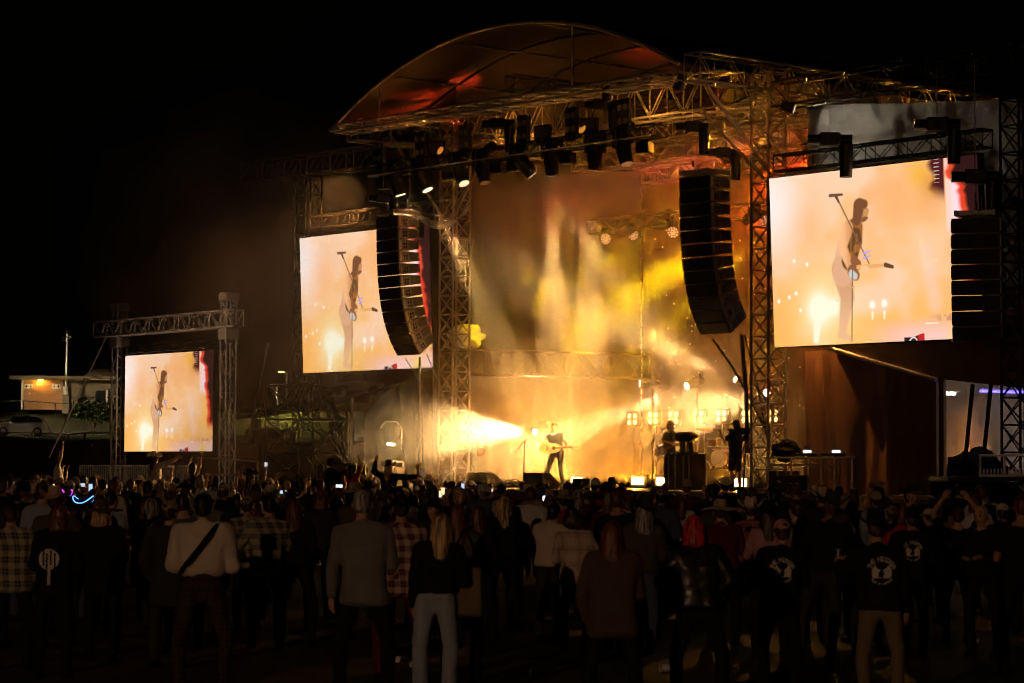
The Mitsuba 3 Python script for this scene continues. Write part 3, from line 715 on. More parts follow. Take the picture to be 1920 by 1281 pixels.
# rows of four lamp blinders behind the band
for i, (px, py) in enumerate(((1185, 786), (1224, 784), (1262, 783), (1309, 782), (1352, 781), (1400, 781), (1448, 780))):
    p = on_y(px, py, 7.6)
    key = thing('blinder_light', f'lit four lamp blinder in the row behind the band, {("leftmost", "second", "third", "fourth", "fifth", "sixth", "rightmost")[i]} from the left', 'stage light', 'lit blinders behind the band')
    part(key, 'housing', bxm(p + [0, 0.08, 0], (0.52, 0.14, 0.46), 0, 0.02), 'm_black_plastic', False)
    part(key, 'stand', rodm((p[0], p[1] + 0.1, 1.5), p + [0, 0.1, -0.2], 0.025, 6), 'm_black_metal', 50)
    for a in (-0.13, 0.13):
        for b in (-0.10, 0.10):
            part(key, 'lamp', disc(p + [a, -0.005, b], (0, -1, 0), 0.075, 14), 'm_lens', 40, em=(7.0, 4.0, 1.1))
    if i in (0, 2, 4):
        beam(num(key + '_beam'), p + [0, -0.08, 0], p + [0.3, -2, -0.20], 150, (1.0, 0.42, 0.07), 24, 0.5)
# floor floods
for i, (px, py, y, pw) in enumerate(((1080, 903, 3.2, 70), (1194, 902, 4.2, 70), (1240, 905, 3.2, 60), (1386, 905, 2.4, 55), (905, 905, 3.4, 60))):
    p = on_y(px, py, y)
    p[2] = 1.72
    key = thing('floor_flood', f'white hot floor lamp at the back of the stage floor, {("below right of the singer", "left of the bassist", "behind the bassist", "behind the camera operator", "far left in the smoke")[i]}', 'stage light', 'lamps on the stage floor')
    part(key, 'housing', bxm(p + [0, 0.10, -0.02], (0.56, 0.16, 0.36), 0.35, 0.02), 'm_black_plastic', False)
    part(key, 'foot', bxm(p + [0, 0.12, -0.20], (0.40, 0.22, 0.03), 0.35), 'm_black_metal', False)
    part(key, 'glass', bxm(p + [0.03, 0.0, -0.01], (0.36, 0.03, 0.20), 0.35), 'm_lens', False, em=(16, 10, 3.2) if i < 4 else (6, 3, 0.8))
    beam(num(key + '_beam'), p + [0.05, -0.12, 0], p + [0.35, -1.0, 0.12], pw, (1.0, 0.36, 0.03), 42, 0.8, 0.5)
# colour washes from the roof
WASH = [((5.0, 5.6, 10.9), (-1.0, 3.0, 1.5), 85, AMBER, 40, 2.5), ((0.0, 8.0, 10.9), (-2.0, 1.0, 1.5), 85, AMBER, 45, 2.5), ((-4.5, 7.8, 10.8), (-3.5, -1.0, 2.0), 60, AMBER, 42, 2.0),
        ((5.6, 2.9, 11.1), (-7.6, 2.3, 9.3), 3200, (1.0, 0.17, 0.07), 5.5, 1.0), ((4.6, 4.6, 11.0), (-2.8, 8.9, 8.9), 3600, RED, 13, 1.0), ((-1.0, 6.0, 10.9), (3.4, 8.9, 9.5), 1700, RED, 20, 1.0),
        ((-5.6, -0.2, 11.95), (-6.5, -1.1, 12.55), 40, RED, 34, 0.5), ((-4.4, -0.1, 11.95), (-5.2, -0.72, 13.1), 55, RED, 28, 0.5), ((0.2, 2.4, 12.4), (-0.8, 2.9, 13.8), 60, RED, 30, 0.4),
        ((2.0, 5.8, 11.0), (-6.95, 1.0, 5.92), 2600, YELLOW, 3.2, 0.7),
        ((4.6, 1.6, 10.6), (6.4, -1.6, 11.9), 110, (1.0, 0.38, 0.045), 62, 0.9), ((1.2, -1.7, 10.95), (1.2, -3.0, 11.55), 16, (1.0, 0.38, 0.05), 66, 0.6), ((-4.8, -1.7, 10.95), (-4.8, -3.0, 11.55), 16, (1.0, 0.34, 0.045), 66, 0.6), ((5.6, 4.5, 10.6), (6.9, 6.0, 11.8), 80, (1.0, 0.42, 0.05), 62, 0.7),  # added uplights that make the front and right roof trusses glow orange
        ((5.9, -2.7, 11.4), (-0.55, -1.0, 2.8), 5000, CREAM, 4.5, 1.2), ((3.3, -2.7, 11.4), (1.1, 1.6, 2.7), 3000, CREAM, 5.5, 1.0),  # added key lamps, unseen, brightening the singer and the bassist
        ((7.0, 0.30, 6.6), (9.6, 0.62, 2.4), 110, (1.0, 0.36, 0.08), 50, 0.8), ((7.5, -0.3, 10.95), (13.0, 4.2, 8.6), 6, (1.0, 0.86, 0.66), 60, 0.8), ((-9.5, -0.8, 11.0), (-15.5, -1.5, 6.0), 75, (1.0, 0.42, 0.12), 42, 0.8),  # added unseen lamps for the curtain, the tarpaulin and the drifting left smoke
        ((2.6, -1.25, 10.95), (2.6, 0.1, 11.75), 15, (1.0, 0.40, 0.06), 62, 0.6), ((-3.0, -1.25, 10.95), (-3.0, 0.1, 11.75), 15, (1.0, 0.36, 0.05), 62, 0.6)]  # two more added uplights, to brighten the main truss behind the heads
for i, (o, t, pw, col, half, w) in enumerate(WASH):
    nm = ('amber', 'amber', 'amber', 'pink', 'red', 'red', 'red', 'red', 'red', 'yellow', 'orange', 'orange', 'orange', 'orange', 'cream', 'cream', 'orange', 'pale', 'amber', 'orange', 'orange')[i]
    key = thing('wash_light', f'{nm} wash lamp clamped to the roof trusses, {("right", "centre", "left", "right front", "right back", "centre back", "left under the arch", "left centre under the arch", "right under the arch", "centre", "added at right front corner", "front centre", "front left", "added at right rear", "added key at outermost front corner", "added key inside front corner", "added for the curtain, right", "added for the tarp, right", "added at left wing end", "middle right", "middle left")[i]} of the stage', 'stage light', 'wash lamps of the roof')
    o, t = np.array(o), np.array(t)
    d = (t - o) / np.linalg.norm(t - o)
    part(key, 'housing', rodm(o - d * 0.34, o, 0.12, 12, 0.15), 'm_black_plastic', 40)
    part(key, 'lens', disc(o + d * 0.012, d, 0.12), 'm_lens', 40, em=[0.5 * c for c in col])
    beam(num(key + '_beam'), o + d * 0.05, t, pw, col, half, w * 0.35, 0.5)

# ------------------------------------------------------------------ line arrays
CUM = [0, 1, 2, 3, 4, 6, 8.5, 12, 16, 21, 27, 34]


def line_array(label, top, yaw, n, angles, group='hanging speaker arrays'):
    key = thing('speaker_array', label, 'speaker array', group)
    R = trimesh.transformations.rotation_matrix(yaw, [0, 0, 1])
    W, H, D = 1.08, 0.335, 0.72

    def put(m):
        m.apply_transform(R)
        m.apply_translation(top)
        return m
    P = np.array([0.0, 0.0, 0.0])
    for i in range(n):
        a = math.radians(angles[i])
        dn, bk = np.array([0, math.sin(a), -math.cos(a)]), np.array([0, math.cos(a), math.sin(a)])
        A = P + dn * 0.010
        B = A + dn * H
        mid = (A + B) / 2
        C = [A, B, mid + bk * D + dn * H * 0.36, mid + bk * D - dn * H * 0.36]
        e = np.array([W / 2, 0, 0])
        cab = put(trimesh.convex.convex_hull(np.array([c + s * e for c in C for s in (-1, 1)])))
        ck = part(key, 'cabinet', cab, 'm_cabinet', False)
        g = [A + dn * 0.012, B - dn * 0.012]
        gr = put(trimesh.convex.convex_hull(np.array([c - bk * f + s * e * 0.985 for c in g for s in (-1, 1) for f in (0.002, 0.03)])))
        part(ck, 'grille', gr, 'm_grille', False)
        for s in (-1, 1):
            rail = [mid + bk * 0.03 - dn * 0.13, mid + bk * 0.03 + dn * 0.13, mid + bk * 0.09 + dn * 0.13, mid + bk * 0.09 - dn * 0.13]
            part(ck, 'rigging_rail', put(trimesh.convex.convex_hull(np.array([c + np.array([s * (W / 2 + f), 0, 0]) for c in rail for f in (-0.01, 0.018)]))), 'm_galv', False)
            for j, (b0, b1) in enumerate(((0.17, 0.22), (0.25, 0.30))):
                for h0 in (-0.055, 0.035):
                    hd = [mid + bk * b + dn * hh for b in (b0, b1) for hh in (h0, h0 + 0.07)]
                    part(ck, 'handle_slot', put(trimesh.convex.convex_hull(np.array([c + np.array([s * (W / 2 + f), 0, 0]) for c in hd for f in (-0.02, 0.004)]))), 'm_grille', False)
            oc = [mid + bk * b + dn * hh for b, hh in ((0.36, -0.07), (0.42, -0.12), (0.60, -0.115), (0.67, -0.07), (0.67, 0.07), (0.60, 0.115), (0.42, 0.12), (0.36, 0.07))]
            part(ck, 'side_panel', put(trimesh.convex.convex_hull(np.array([c + np.array([s * (W / 2 + f), 0, 0]) for c in oc for f in (-0.02, 0.006)]))), 'm_plate', False)
        P = B
    part(key, 'bumper_frame', put(cat([bxm((s * 0.42, 0.35, 0.10), (0.07, 0.95, 0.12)) for s in (-1, 1)] + [bxm((0, y, 0.11), (0.9, 0.07, 0.10)) for y in (0.0, 0.72)])), 'm_galv', False)
    for y in (0.0, 0.70):
        part(key, 'shackle', put(rodm((0, y, 0.14), (0, y, 0.55), 0.02, 6)), 'm_galv', 50)
    Rm = R[:3, :3]
    return key, np.array(top) + Rm @ P, Rm


aT = at(1303, 330, 63.9)
pa_r, endR, _ = line_array('black curved hanging speaker array left of the right tower', aT, 0.03, 12, CUM)
bT = at(727, 405, 72.4)
pa_l, endL, _ = line_array('curved hanging speaker array in front of the left big screen', bT, -0.04, 12, CUM)
cT = at(1829, 408, 55.7)
pa_o, endO, _ = line_array('short black speaker array at the right edge of the right big screen', cT, 0.50, 8, [0, 0, 0.5, 1, 2, 4, 7, 11])
for nm, px, py, dep, zr in (('near the right speaker array, left one', 1298, 238, 63.8, 11.5), ('over the back of the right speaker array', 1357, 286, 64.4, 11.5), ('over the back of the left speaker array', 768, 400, 72.8, 11.6), ('over the front of the left speaker array', 719, 372, 72.5, 11.6),
                            ('over the left half of the right screen truss', 1556, 262, 59.4, 11.2), ('over the right half of the right screen truss', 1757, 234, 57.2, 11.2), ('over the short right speaker array', 1828, 332, 55.8, 11.2)):
    p = at(px, py, dep)
    hk = {1298: aT[2] + 0.3, 1357: aT[2] + 0.4, 768: bT[2] + 0.3, 719: bT[2] + 0.3, 1556: 9.8, 1757: 9.8, 1828: cT[2] + 0.25}[px]
    hoist(f'black chain hoist {nm}', p, zr, hk, 1.45 if px > 1500 else 1.15, 0.8)
k = thing('cable_bundle', 'sagging bundle of pale cables from the left speaker array to the tower', 'cables')
for q in range(4):
    a, b = at(778, 396 + q, 72.6), at(879, 394 - 3 * q, 71.6)
    pts = [a + (b - a) * t - np.array([0, 0, (0.35 + 0.07 * q) * 4 * t * (1 - t)]) for t in np.linspace(0, 1, 13)]
    part(k, 'cable', path(pts, 0.022, 6), 'm_galv', 60)
k = thing('cable_bundle', 'black cables running down from the right speaker array to the stage', 'cables')
for (x0, y0, x1, y1, r) in ((1390, 628, 1402, 850, 0.055), (1336, 636, 1402, 740, 0.03), (1396, 628, 1440, 830, 0.022), (1402, 740, 1450, 846, 0.03)):
    part(k, 'cable', path([at(x0, y0, 64.3), at((x0 + x1) / 2 + 3, (y0 + y1) / 2, 64.2), at(x1, y1, 64.0)], r, 6), 'm_black_plastic', 60)
k = thing('stay_wires', 'thin stay wires and a pole under the left speaker array', 'wires')
for (x0, y0, x1, y1, r) in ((787, 670, 789, 868, 0.035), (760, 672, 803, 742, 0.012), (800, 664, 832, 740, 0.014)):
    part(k, 'wire', rodm(at(x0, y0, 72.8), at(x1, y1, 72.6), r, 6), 'm_galv', 50)

# ------------------------------------------------------------------ things on the stage
DZ = 1.502


def wedge(label, px, dep, w=0.78, h=0.44, d=0.58, yaw=0.0):
    key = thing('floor_monitor', label, 'floor speaker', 'floor speakers along the stage edge')
    p = gnd(px, dep, DZ)
    pts = np.array([[x, y, z] for x in (-w / 2, w / 2) for y, z in ((-d / 2, 0), (-d / 2, h), (-0.02, h), (d / 2, h * 0.45), (d / 2, 0))])
    part(key, 'cabinet', moved(trimesh.convex.convex_hull(pts), yaw, p), 'm_black_plastic', False)
    for s in (-1, 1):
        part(key, 'handle', moved(bxm((s * w / 2, -0.06, h * 0.45), (0.012, 0.14, 0.10)), yaw, p), 'm_plate', False)
    part(key, 'socket_plate', moved(bxm((w / 2, -0.2, h * 0.4), (0.014, 0.08, 0.20)), yaw, p), 'm_cabinet', False)
    return key


for i, (px, dep, nm) in enumerate(((700, 73.0, 'black floor speaker at the far left, below the searchlight'), (800, 71.2, 'black floor speaker below the left tower'), (910, 69.3, 'black floor speaker left of the microphone stand'), (1014, 67.2, 'black floor speaker right in front of the singer'))):
    wedge(nm, px, dep)
k = wedge('small low floor speaker right of the singer beside a floor lamp', 1099, 66.0, 0.5, 0.30, 0.42, 0.3)
k = thing('effects_box', 'small black box with knobs on the stage edge right of the singer', 'box')
p = gnd(1142, 65.2, DZ)
part(k, 'body', bxm(p + [0, 0, 0.08], (0.42, 0.3, 0.16), 0.2, 0.02), 'm_black_plastic', False)
part(k, 'knob', cat([disc(p + [x, -0.05, 0.18], (0, 0, 1), 0.025, 8, 0.03) for x in (-0.12, 0, 0.12)]), 'm_plate', 40)
k = thing('cable_coil', 'tangle of cables lying on the stage edge between the floor speakers', 'cables')
p = gnd(958, 68.2, DZ)
for q in range(5):
    t = np.linspace(0, 5, 40)
    pts = p + np.stack([(0.28 + 0.1 * np.sin(t * 2 + q)) * np.cos(t + q) + 0.1 * q - 0.2, 0.2 * np.sin(t + q), 0.03 + 0.10 * np.abs(np.sin(t * 1.5 + q)) + 0.03 * q], 1)
    part(k, 'cable', path(list(pts), 0.012, 5), 'm_black_plastic', 60)


def mic_stand(label, px, dep, h, boom_px, boom_py):
    key = thing('microphone_stand', label, 'microphone stand', 'microphone stands')
    p = gnd(px, dep, DZ)
    part(key, 'base', rodm(p, p + [0, 0, 0.03], 0.14, 14, 0.12), 'm_black_metal', 40)
    part(key, 'pole', cat([rodm(p, p + [0, 0, h * 0.55], 0.016, 8), rodm(p + [0, 0, h * 0.5], p + [0, 0, h], 0.010, 8), rodm(p + [0, 0, h * 0.5], p + [0, 0, h * 0.56], 0.022, 8)]), 'm_black_metal', 50)
    e = at(boom_px, boom_py, dep - 0.2)
    j = p + [0, 0, h]
    part(key, 'boom', cat([rodm(j - (e - j) * 0.95, e, 0.011, 8), rodm(j - [0, 0, 0.05], j + [0, 0, 0.04], 0.025, 8)]), 'm_black_metal', 50)
    d = RIGHT * 0.9 + np.array([0, 0, 0.08])
    part(key, 'microphone', cat([rodm(e - d * 0.10, e + d * 0.10, 0.017, 10, 0.022), moved(trimesh.creation.icosphere(1, 0.032), 0, e - d * 0.11)]), 'm_black_metal', 40)
    return key


mic_stand('microphone on a boom stand left of the singer', 983, 67.6, 1.28, 1003, 803)
mic_stand('microphone on a boom stand in front of the bassist', 1224, 66.4, 1.30, 1247, 803)
k = thing('flight_case', 'large dark flight case with metal edges between bassist and drummer', 'case')
p = gnd(1288, 64.6, DZ)
part(k, 'body', bxm(p + [0, 0, 0.46], (0.76, 0.58, 0.88), 0, 0.015), 'm_case', False)
for x in (-0.38, 0.38):
    for y in (-0.29, 0.29):
        rod(k, 'corner_rail', p + [x, y, 0.02], p + [x, y, 0.90], 0.022, 'm_galv')
for x in (-0.12, 0.18):
    blk(k, 'strap', p + [x, -0.297, 0.46], (0.05, 0.02, 0.86), 'm_galv')
for (x, z) in ((-0.25, 0.3), (0.0, 0.62), (0.3, 0.3)):
    part(k, 'latch', disc(p + [x, -0.312, z], (0, -1, 0), 0.07, 14, 0.02), 'm_plate', 40)
part(k, 'lid', bxm(p + [0, 0, 0.925], (0.80, 0.62, 0.05), 0, 0.01), 'm_black_metal', False)
k = thing('effect_lamp', 'black round headed effect lamp standing on the flight case', 'stage light')
q = p + [-0.06, 0, 0.95]
part(k, 'base', bxm(q + [0, 0, 0.02], (0.5, 0.4, 0.04)), 'm_black_metal', False)
for s, w in ((-0.10, 0.11), (0.16, 0.13)):
    part(k, 'arm', bxm(q + [s, 0, 0.20], (w, 0.14, 0.34), 0, 0.02), 'm_black_plastic', False)
e = trimesh.creation.icosphere(2, 1.0)
e.apply_scale([0.36, 0.30, 0.14])
part(k, 'head', moved(e, 0, q + [0, 0, 0.42]), 'm_black_plastic', 40)

# drum kit
dk = thing('drum_kit', 'drum kit with brass cymbals and bright chrome stands on the riser', 'drum kit')
d0 = np.array([-0.55, 5.2, 2.08])
dr_ax = np.array([0.35, -0.94, 0])
part(dk, 'bass_drum', rodm(d0 + [0, 0, 0.28] - dr_ax * 0.22, d0 + [0, 0, 0.28] + dr_ax * 0.22, 0.28, 24), 'm_dark_wood', 40)
part(dk, 'bass_drum_head', disc(d0 + [0, 0, 0.28] + dr_ax * 0.23, dr_ax, 0.26, 24), 'm_white_paint', 40)
for (x, y, z, r, h) in ((-0.28, -0.1, 0.72, 0.15, 0.2), (0.12, -0.15, 0.74, 0.16, 0.22), (0.52, 0.1, 0.45, 0.20, 0.36), (-0.5, 0.35, 0.62, 0.18, 0.13)):
    dk1 = part(dk, 'tom', rodm(d0 + [x, y, z - h / 2], d0 + [x, y, z + h / 2], r, 20), 'm_dark_wood', 40)
    part(dk1, 'hoop', cat([rodm(d0 + [x, y, z + s * h / 2 - 0.012], d0 + [x, y, z + s * h / 2 + 0.012], r + 0.012, 20) for s in (-1, 1)]), 'm_chrome', 40)
for (x, y, z, r, tx) in ((-0.72, 0.0, 1.12, 0.25, 0.25), (0.75, -0.05, 1.20, 0.26, -0.3), (-0.75, 0.55, 0.88, 0.18, 0.0), (0.3, -0.3, 1.32, 0.2, -0.2)):
    prof = np.array([[0.0, 0.02], [0.04, 0.016], [0.06, 0.004], [r, -0.012], [r, -0.016], [0.05, 0.0], [0.0, 0.01]])
    cy = trimesh.creation.revolve(prof, sections=24)
    cy.apply_transform(trimesh.transformations.rotation_matrix(tx, [0.3, 1, 0]))
    part(dk, 'cymbal', moved(cy, 0, d0 + [x, y, z]), 'm_brass', 40)
    part(dk, 'stand', cat([rodm(d0 + [x, y, 0.0], d0 + [x, y, z], 0.016, 8)] + [rodm(d0 + [x, y, 0.3], d0 + [x + 0.25 * math.cos(t), y + 0.25 * math.sin(t), 0.0], 0.012, 6) for t in (0.3, 2.4, 4.5)]), 'm_chrome', 50)
part(dk, 'stool', cat([rodm(d0 + [0.05, 0.72, 0.42], d0 + [0.05, 0.72, 0.50], 0.17, 16), rodm(d0 + [0.05, 0.72, 0], d0 + [0.05, 0.72, 0.45], 0.025, 8)]), 'm_black_plastic', 40)
mk = thing('microphone_stand', 'tall overhead microphone stand over the drums', 'microphone stand', 'microphone stands')
part(mk, 'pole', rodm(d0 + [0.55, 0.1, 0], d0 + [0.55, 0.1, 1.95], 0.014, 8), 'm_black_metal', 50)
part(mk, 'boom', rodm(d0 + [0.75, 0.1, 1.86], d0 + [0.05, 0.0, 2.12], 0.012, 8), 'm_galv', 50)
part(mk, 'microphone', rodm(d0 + [0.05, 0, 2.12], d0 + [0.0, 0.0, 2.0], 0.022, 8), 'm_black_metal', 50)

# camera operator's tripod and camera
TP = gnd(1399, 64.0, DZ)
tk = thing('camera_tripod', 'tripod with video camera held by the operator at the right stage edge', 'tripod')
hd = TP + [0, 0, 1.28]
for a in (0.4, 2.5, 4.6):
    e = TP + [0.52 * math.cos(a), 0.52 * math.sin(a), 0]
    rod(tk, 'leg', hd, e, 0.022, 'm_black_metal')
    rod(tk, 'leg_tip', e + (hd - e) * 0.02, e + (hd - e) * 0.35, 0.027, 'm_case')
part(tk, 'head', bxm(hd + [0, 0, 0.06], (0.16, 0.14, 0.16), 0.4, 0.02), 'm_black_metal', False)
rod(tk, 'pan_handle', hd + [0, 0, 0.06], hd + [0.55, 0.4, -0.12], 0.014, 'm_black_metal')
cdir = np.array([-0.93, -0.36, 0.0])
vc = thing('video_camera', 'black shoulder video camera beside the head of the operator on stage', 'video camera')
cpos = hd + [-0.10, -0.06, 0.24]
part(vc, 'body', bxm(cpos, (0.30, 0.15, 0.18), math.atan2(cdir[1], cdir[0]), 0.02), 'm_black_plastic', False)
part(vc, 'lens', cat([rodm(cpos + cdir * 0.14, cpos + cdir * 0.26, 0.06, 14, 0.065), rodm(cpos + cdir * 0.26, cpos + cdir * 0.32, 0.075, 14)]), 'm_black_plastic', 40)
part(vc, 'viewfinder', bxm(cpos + [0.0, -0.16, 0.10], (0.14, 0.12, 0.10), 0.4, 0.015), 'm_black_plastic', False)
part(vc, 'battery', bxm(cpos - cdir * 0.20, (0.10, 0.13, 0.16), math.atan2(cdir[1], cdir[0]), 0.015), 'm_black_metal', False)

# equipment desk at the right
dsk = thing('equipment_table', 'equipment table with silver legs in front of the brown curtain', 'table')
tA, tB = gnd(1438, 62.4, DZ - 0.04), gnd(1566, 60.6, DZ - 0.04)
ux = (tB - tA) / np.linalg.norm(tB - tA)
uy = np.array([-ux[1], ux[0], 0])
yaw = math.atan2(ux[1], ux[0])
Lt = np.linalg.norm(tB - tA)
part(dsk, 'tabletop', bxm((tA + tB) / 2 + uy * 0.3 + [0, 0, 0.88], (Lt + 0.1, 0.7, 0.05), yaw, 0.01), 'm_galv', False)
for t in (0.02, 0.36, 0.80, 0.99):
    for s in (0.0, 0.6):
        rod(dsk, 'leg', tA + ux * Lt * t + uy * s, tA + ux * Lt * t + uy * s + [0, 0, 0.86], 0.026, 'm_white_paint')
rod(dsk, 'rail', tA + [0, 0, 0.70], tB + [0, 0, 0.70], 0.025, 'm_galv')
bk_ = thing('amplifier_case', 'brown case with a bright metal frame under the equipment table', 'case')
c = tA + ux * 0.36 + uy * 0.25
part(bk_, 'body', bxm(c + [0, 0, 0.30], (0.62, 0.5, 0.52), yaw, 0.01), 'm_case', False)
for s in (-0.31, 0.02, 0.31):
    rod(bk_, 'frame_rail', c + ux * s - uy * 0.26 + [0, 0, 0.04], c + ux * s - uy * 0.26 + [0, 0, 0.60], 0.02, 'm_galv')
rod(bk_, 'frame_rail', c - ux * 0.31 - uy * 0.26 + [0, 0, 0.60], c + ux * 0.31 - uy * 0.26 + [0, 0, 0.60], 0.02, 'm_galv')
k = thing('black_case', 'low black case standing in front of the equipment table', 'case')
part(k, 'body', bxm(tA + ux * 1.05 - uy * 0.2 + [0, 0, 0.22], (0.7, 0.4, 0.42), yaw, 0.015), 'm_black_plastic', False)
part(k, 'lid', bxm(tA + ux * 1.05 - uy * 0.2 + [0, 0, 0.445], (0.72, 0.42, 0.03), yaw, 0.005), 'm_black_metal', False)
k = thing('covered_gear', 'black covered gear heaped on the left end of the equipment table', 'gear')
e = trimesh.creation.icosphere(3, 1.0)
v = e.vertices * [0.42, 0.26, 0.24]
v = v + e.vertex_normals * ((meshkit.fbm(e.vertices * 2.2 + 1, 3, 5) - 0.5) * 0.25)[:, None]
part(k, '', moved(trimesh.Trimesh(v, e.faces, process=False), yaw, tA + ux * 0.35 + uy * 0.3 + [0, 0, 1.04]), 'm_skirt', 50)
for i, (t, nm) in enumerate(((0.42, 'left'), (0.84, 'right'))):
    k = thing('mixing_unit', f'low black control unit on the equipment table, {nm} one, with a tiny lit display', 'control unit', 'control units on the equipment table')
    c = tA + ux * Lt * t + uy * 0.3 + [0, 0, 0.945]
    part(k, 'body', bxm(c, (0.52, 0.4, 0.08), yaw, 0.01), 'm_black_plastic', False)
    part(k, 'screen', bxm(c + [0, 0, 0.09] + uy * 0.12, (0.26, 0.02, 0.07), yaw), 'm_lens', False, em=(1.2, 1.5, 1.8))

# searchlight at the stage's left corner with its white shaft, and a lit square frame
sp_ = at(733, 833, 72.0)
k = thing('searchlight', 'big drum shaped searchlight on a yoke at the left stage corner', 'stage light')
dd = np.array([0.05, -0.18, -1.0]); dd /= np.linalg.norm(dd)
part(k, 'drum', rodm(sp_ - dd * 0.02, sp_ - dd * 0.55, 0.15, 18, 0.24), 'm_black_metal', 40)
part(k, 'yoke', path([sp_ + RIGHT * 0.30 + [0, 0, -0.15], sp_ + RIGHT * 0.31 + [0, 0, 0.45], sp_ + RIGHT * 0.16 + [0, 0, 0.64], sp_ - RIGHT * 0.16 + [0, 0, 0.64], sp_ - RIGHT * 0.31 + [0, 0, 0.45]], 0.022, 8), 'm_galv', 60)
part(k, 'lens', disc(sp_ + dd * 0.02, dd, 0.12), 'm_lens', 40, em=(25, 20, 13))
part(k, 'pole', rodm((sp_[0] + 0.3, sp_[1] + 0.2, 0.0), (sp_[0] + 0.3, sp_[1] + 0.2, sp_[2]), 0.035, 8), 'm_black_metal', 50)
beam(num(k + '_beam'), sp_ + dd * 0.1, sp_ + dd, 220, (1, 0.85, 0.6), 13, 0.9)
k = thing('lit_frame', 'square metal frame beside the searchlight, edge lit bright', 'frame')
f0 = at(738, 866, 71.4)
for a, b in (((0, 0), (0.28, 0)), ((0.28, 0), (0.28, -0.62)), ((0, 0), (0, -0.62)), ((0, -0.62), (0.28, -0.62))):
    rod(k, 'tube', f0 + RIGHT * a[0] + [0, 0, a[1]], f0 + RIGHT * b[0] + [0, 0, b[1]], 0.028, 'm_white_paint')
k = thing('case', 'pale case below the searchlight at the left stage corner', 'case')
part(k, 'body', bxm(at(742, 895, 71.3), (0.36, 0.36, 0.5), 0.3, 0.02), 'm_white_cloth', False)
part(k, 'lid', bxm(at(742, 895, 71.3) + [0, 0, 0.265], (0.38, 0.38, 0.03), 0.3), 'm_galv', False)
k = thing('steel_post', 'slim steel post with a lamp arm below the left big screen', 'post')
pp = gnd(659, 76.0)
part(k, 'pole', rodm(pp, pp + [0, 0, 4.15], 0.05, 8), 'm_galv', 50)
part(k, 'arm', rodm(pp + [0, 0, 4.1], pp + RIGHT * 2.4 + [0, 0, 5.0], 0.03, 6), 'm_black_metal', 50)
for i, (x0, y0, x1, y1) in enumerate(((607, 740, 640, 870), (622, 750, 655, 880))):
    k = thing('guy_strap', f'dark slanting strap below the left big screen, {("left", "right")[i]} one of two', 'strap')
    part(k, '', rodm(at(x0, y0, 80), at(x1, y1, 78), 0.07, 6), 'm_skirt', 50)

# ------------------------------------------------------------------ right hand tent and what stands in it
tt = thing('marquee', 'dark marquee roof sloping down beside the brown curtain, white lining inside', 'tent')
A, B = on_y(1540, 649, 0.3), on_y(1756, 713, 0.3)
C = on_y(1960, 735, 0.3)
rod(tt, 'eave_tube', A, B, 0.055, 'm_galv', 'pale slanting eave tube')


def slab(pts, d, key, name, bsdf):
    pts = np.array(pts)
    n = len(pts)
    v = np.vstack([pts, pts + np.asarray(d)])
    f = [[0, i, i + 1] for i in range(1, n - 1)] + [[n, n + i + 1, n + i] for i in range(1, n - 1)]
    for i in range(n):
        j = (i + 1) % n
        f += [[i, n + i, n + j], [i, n + j, j]]
    part(key, name, trimesh.Trimesh(v, np.array(f), process=False), bsdf, False)


slab([A + [0, 0.05, 0.03], B + [0, 0.05, 0.03], C + [0, 0.05, 0.03], C + [0, 0.05, 1.25], A + [0, 0.05, 0.55]], (0, 0.03, 0), tt, 'front_panel', 'm_case')
slab([A + [0, 0.1, 0.1], B + [0, 0.1, 0.1], B + [0, 5.0, 0.6], A + [0, 5.0, 0.6]], (0, 0, 0.04), tt, 'roof_panel', 'm_case')
slab([B + [0, 0.1, 0.1], C + [0, 0.1, 0.1], C + [0, 5.0, 0.6], B + [0, 5.0, 0.6]], (0, 0, 0.04), tt, 'roof_panel', 'm_case')
for px in (1758, 1772):
    p = on_y(px, 800, 0.45)
    rod(tt, 'upright', (p[0], 0.45, 0), (p[0], 0.45, B[2] - 0.02), 0.035, 'm_white_paint')
w0 = on_y(1770, 800, 4.6)
drape((w0[0] - 0.6, 4.6, 0.6), (1, 0, 0), 7.0, 4.0, 0.10, 90, 'm_white_cloth', tt, 'lining', 21, wr=0.5)
fl = on_y(1779, 738, 1.6)
k = thing('tube_light', 'bright white tube lamp under the marquee beside the curtain', 'lamp')
part(k, 'fitting', bxm(fl + [0, 0, 0.06], (0.55, 0.14, 0.05), 0.5), 'm_white_paint', False)
part(k, 'tube', rodm(fl - RIGHT * 0.16, fl + RIGHT * 0.16, 0.04, 10), 'm_lens', 40, em=(7, 6.2, 4.6))
bulb(num(k + '_light'), fl - [0, 0.05, 0.12], 1.5, (1, 0.9, 0.7), 0.5)
bl0, bl1 = on_y(1838, 733, 2.2), on_y(1960, 737, 2.2)
k = thing('led_strip', 'violet blue light strip under the marquee roof at the right edge', 'light strip')
part(k, 'strip', rodm(bl0, bl1, 0.035, 8), 'm_lens', 40, em=(0.35, 0.25, 3.2))
part(k, 'channel', rodm(bl0 + [0, 0.05, 0.02], bl1 + [0, 0.05, 0.02], 0.04, 6), 'm_white_paint', 40)
bulb(num(k + '_light'), (bl0 + bl1) / 2 - [0, 0.12, 0.15], 0.3, (0.13, 0.1, 1.0), 0.4)
k = thing('white_railing', 'white railing with small pickets at the right edge below the tent', 'railing')
r0, r1 = at(1838, 893, 55.6), at(1940, 892, 53.8)
rod(k, 'rail', r0 + [0, 0, 0.45], r1 + [0, 0, 0.45], 0.025, 'm_white_paint')
rod(k, 'rail', r0, r1, 0.035, 'm_white_paint')
for t in np.linspace(0, 1, 16):
    q = r0 + (r1 - r0) * t
    rod(k, 'picket', q, q + [0, 0, 0.16], 0.02, 'm_white_paint')
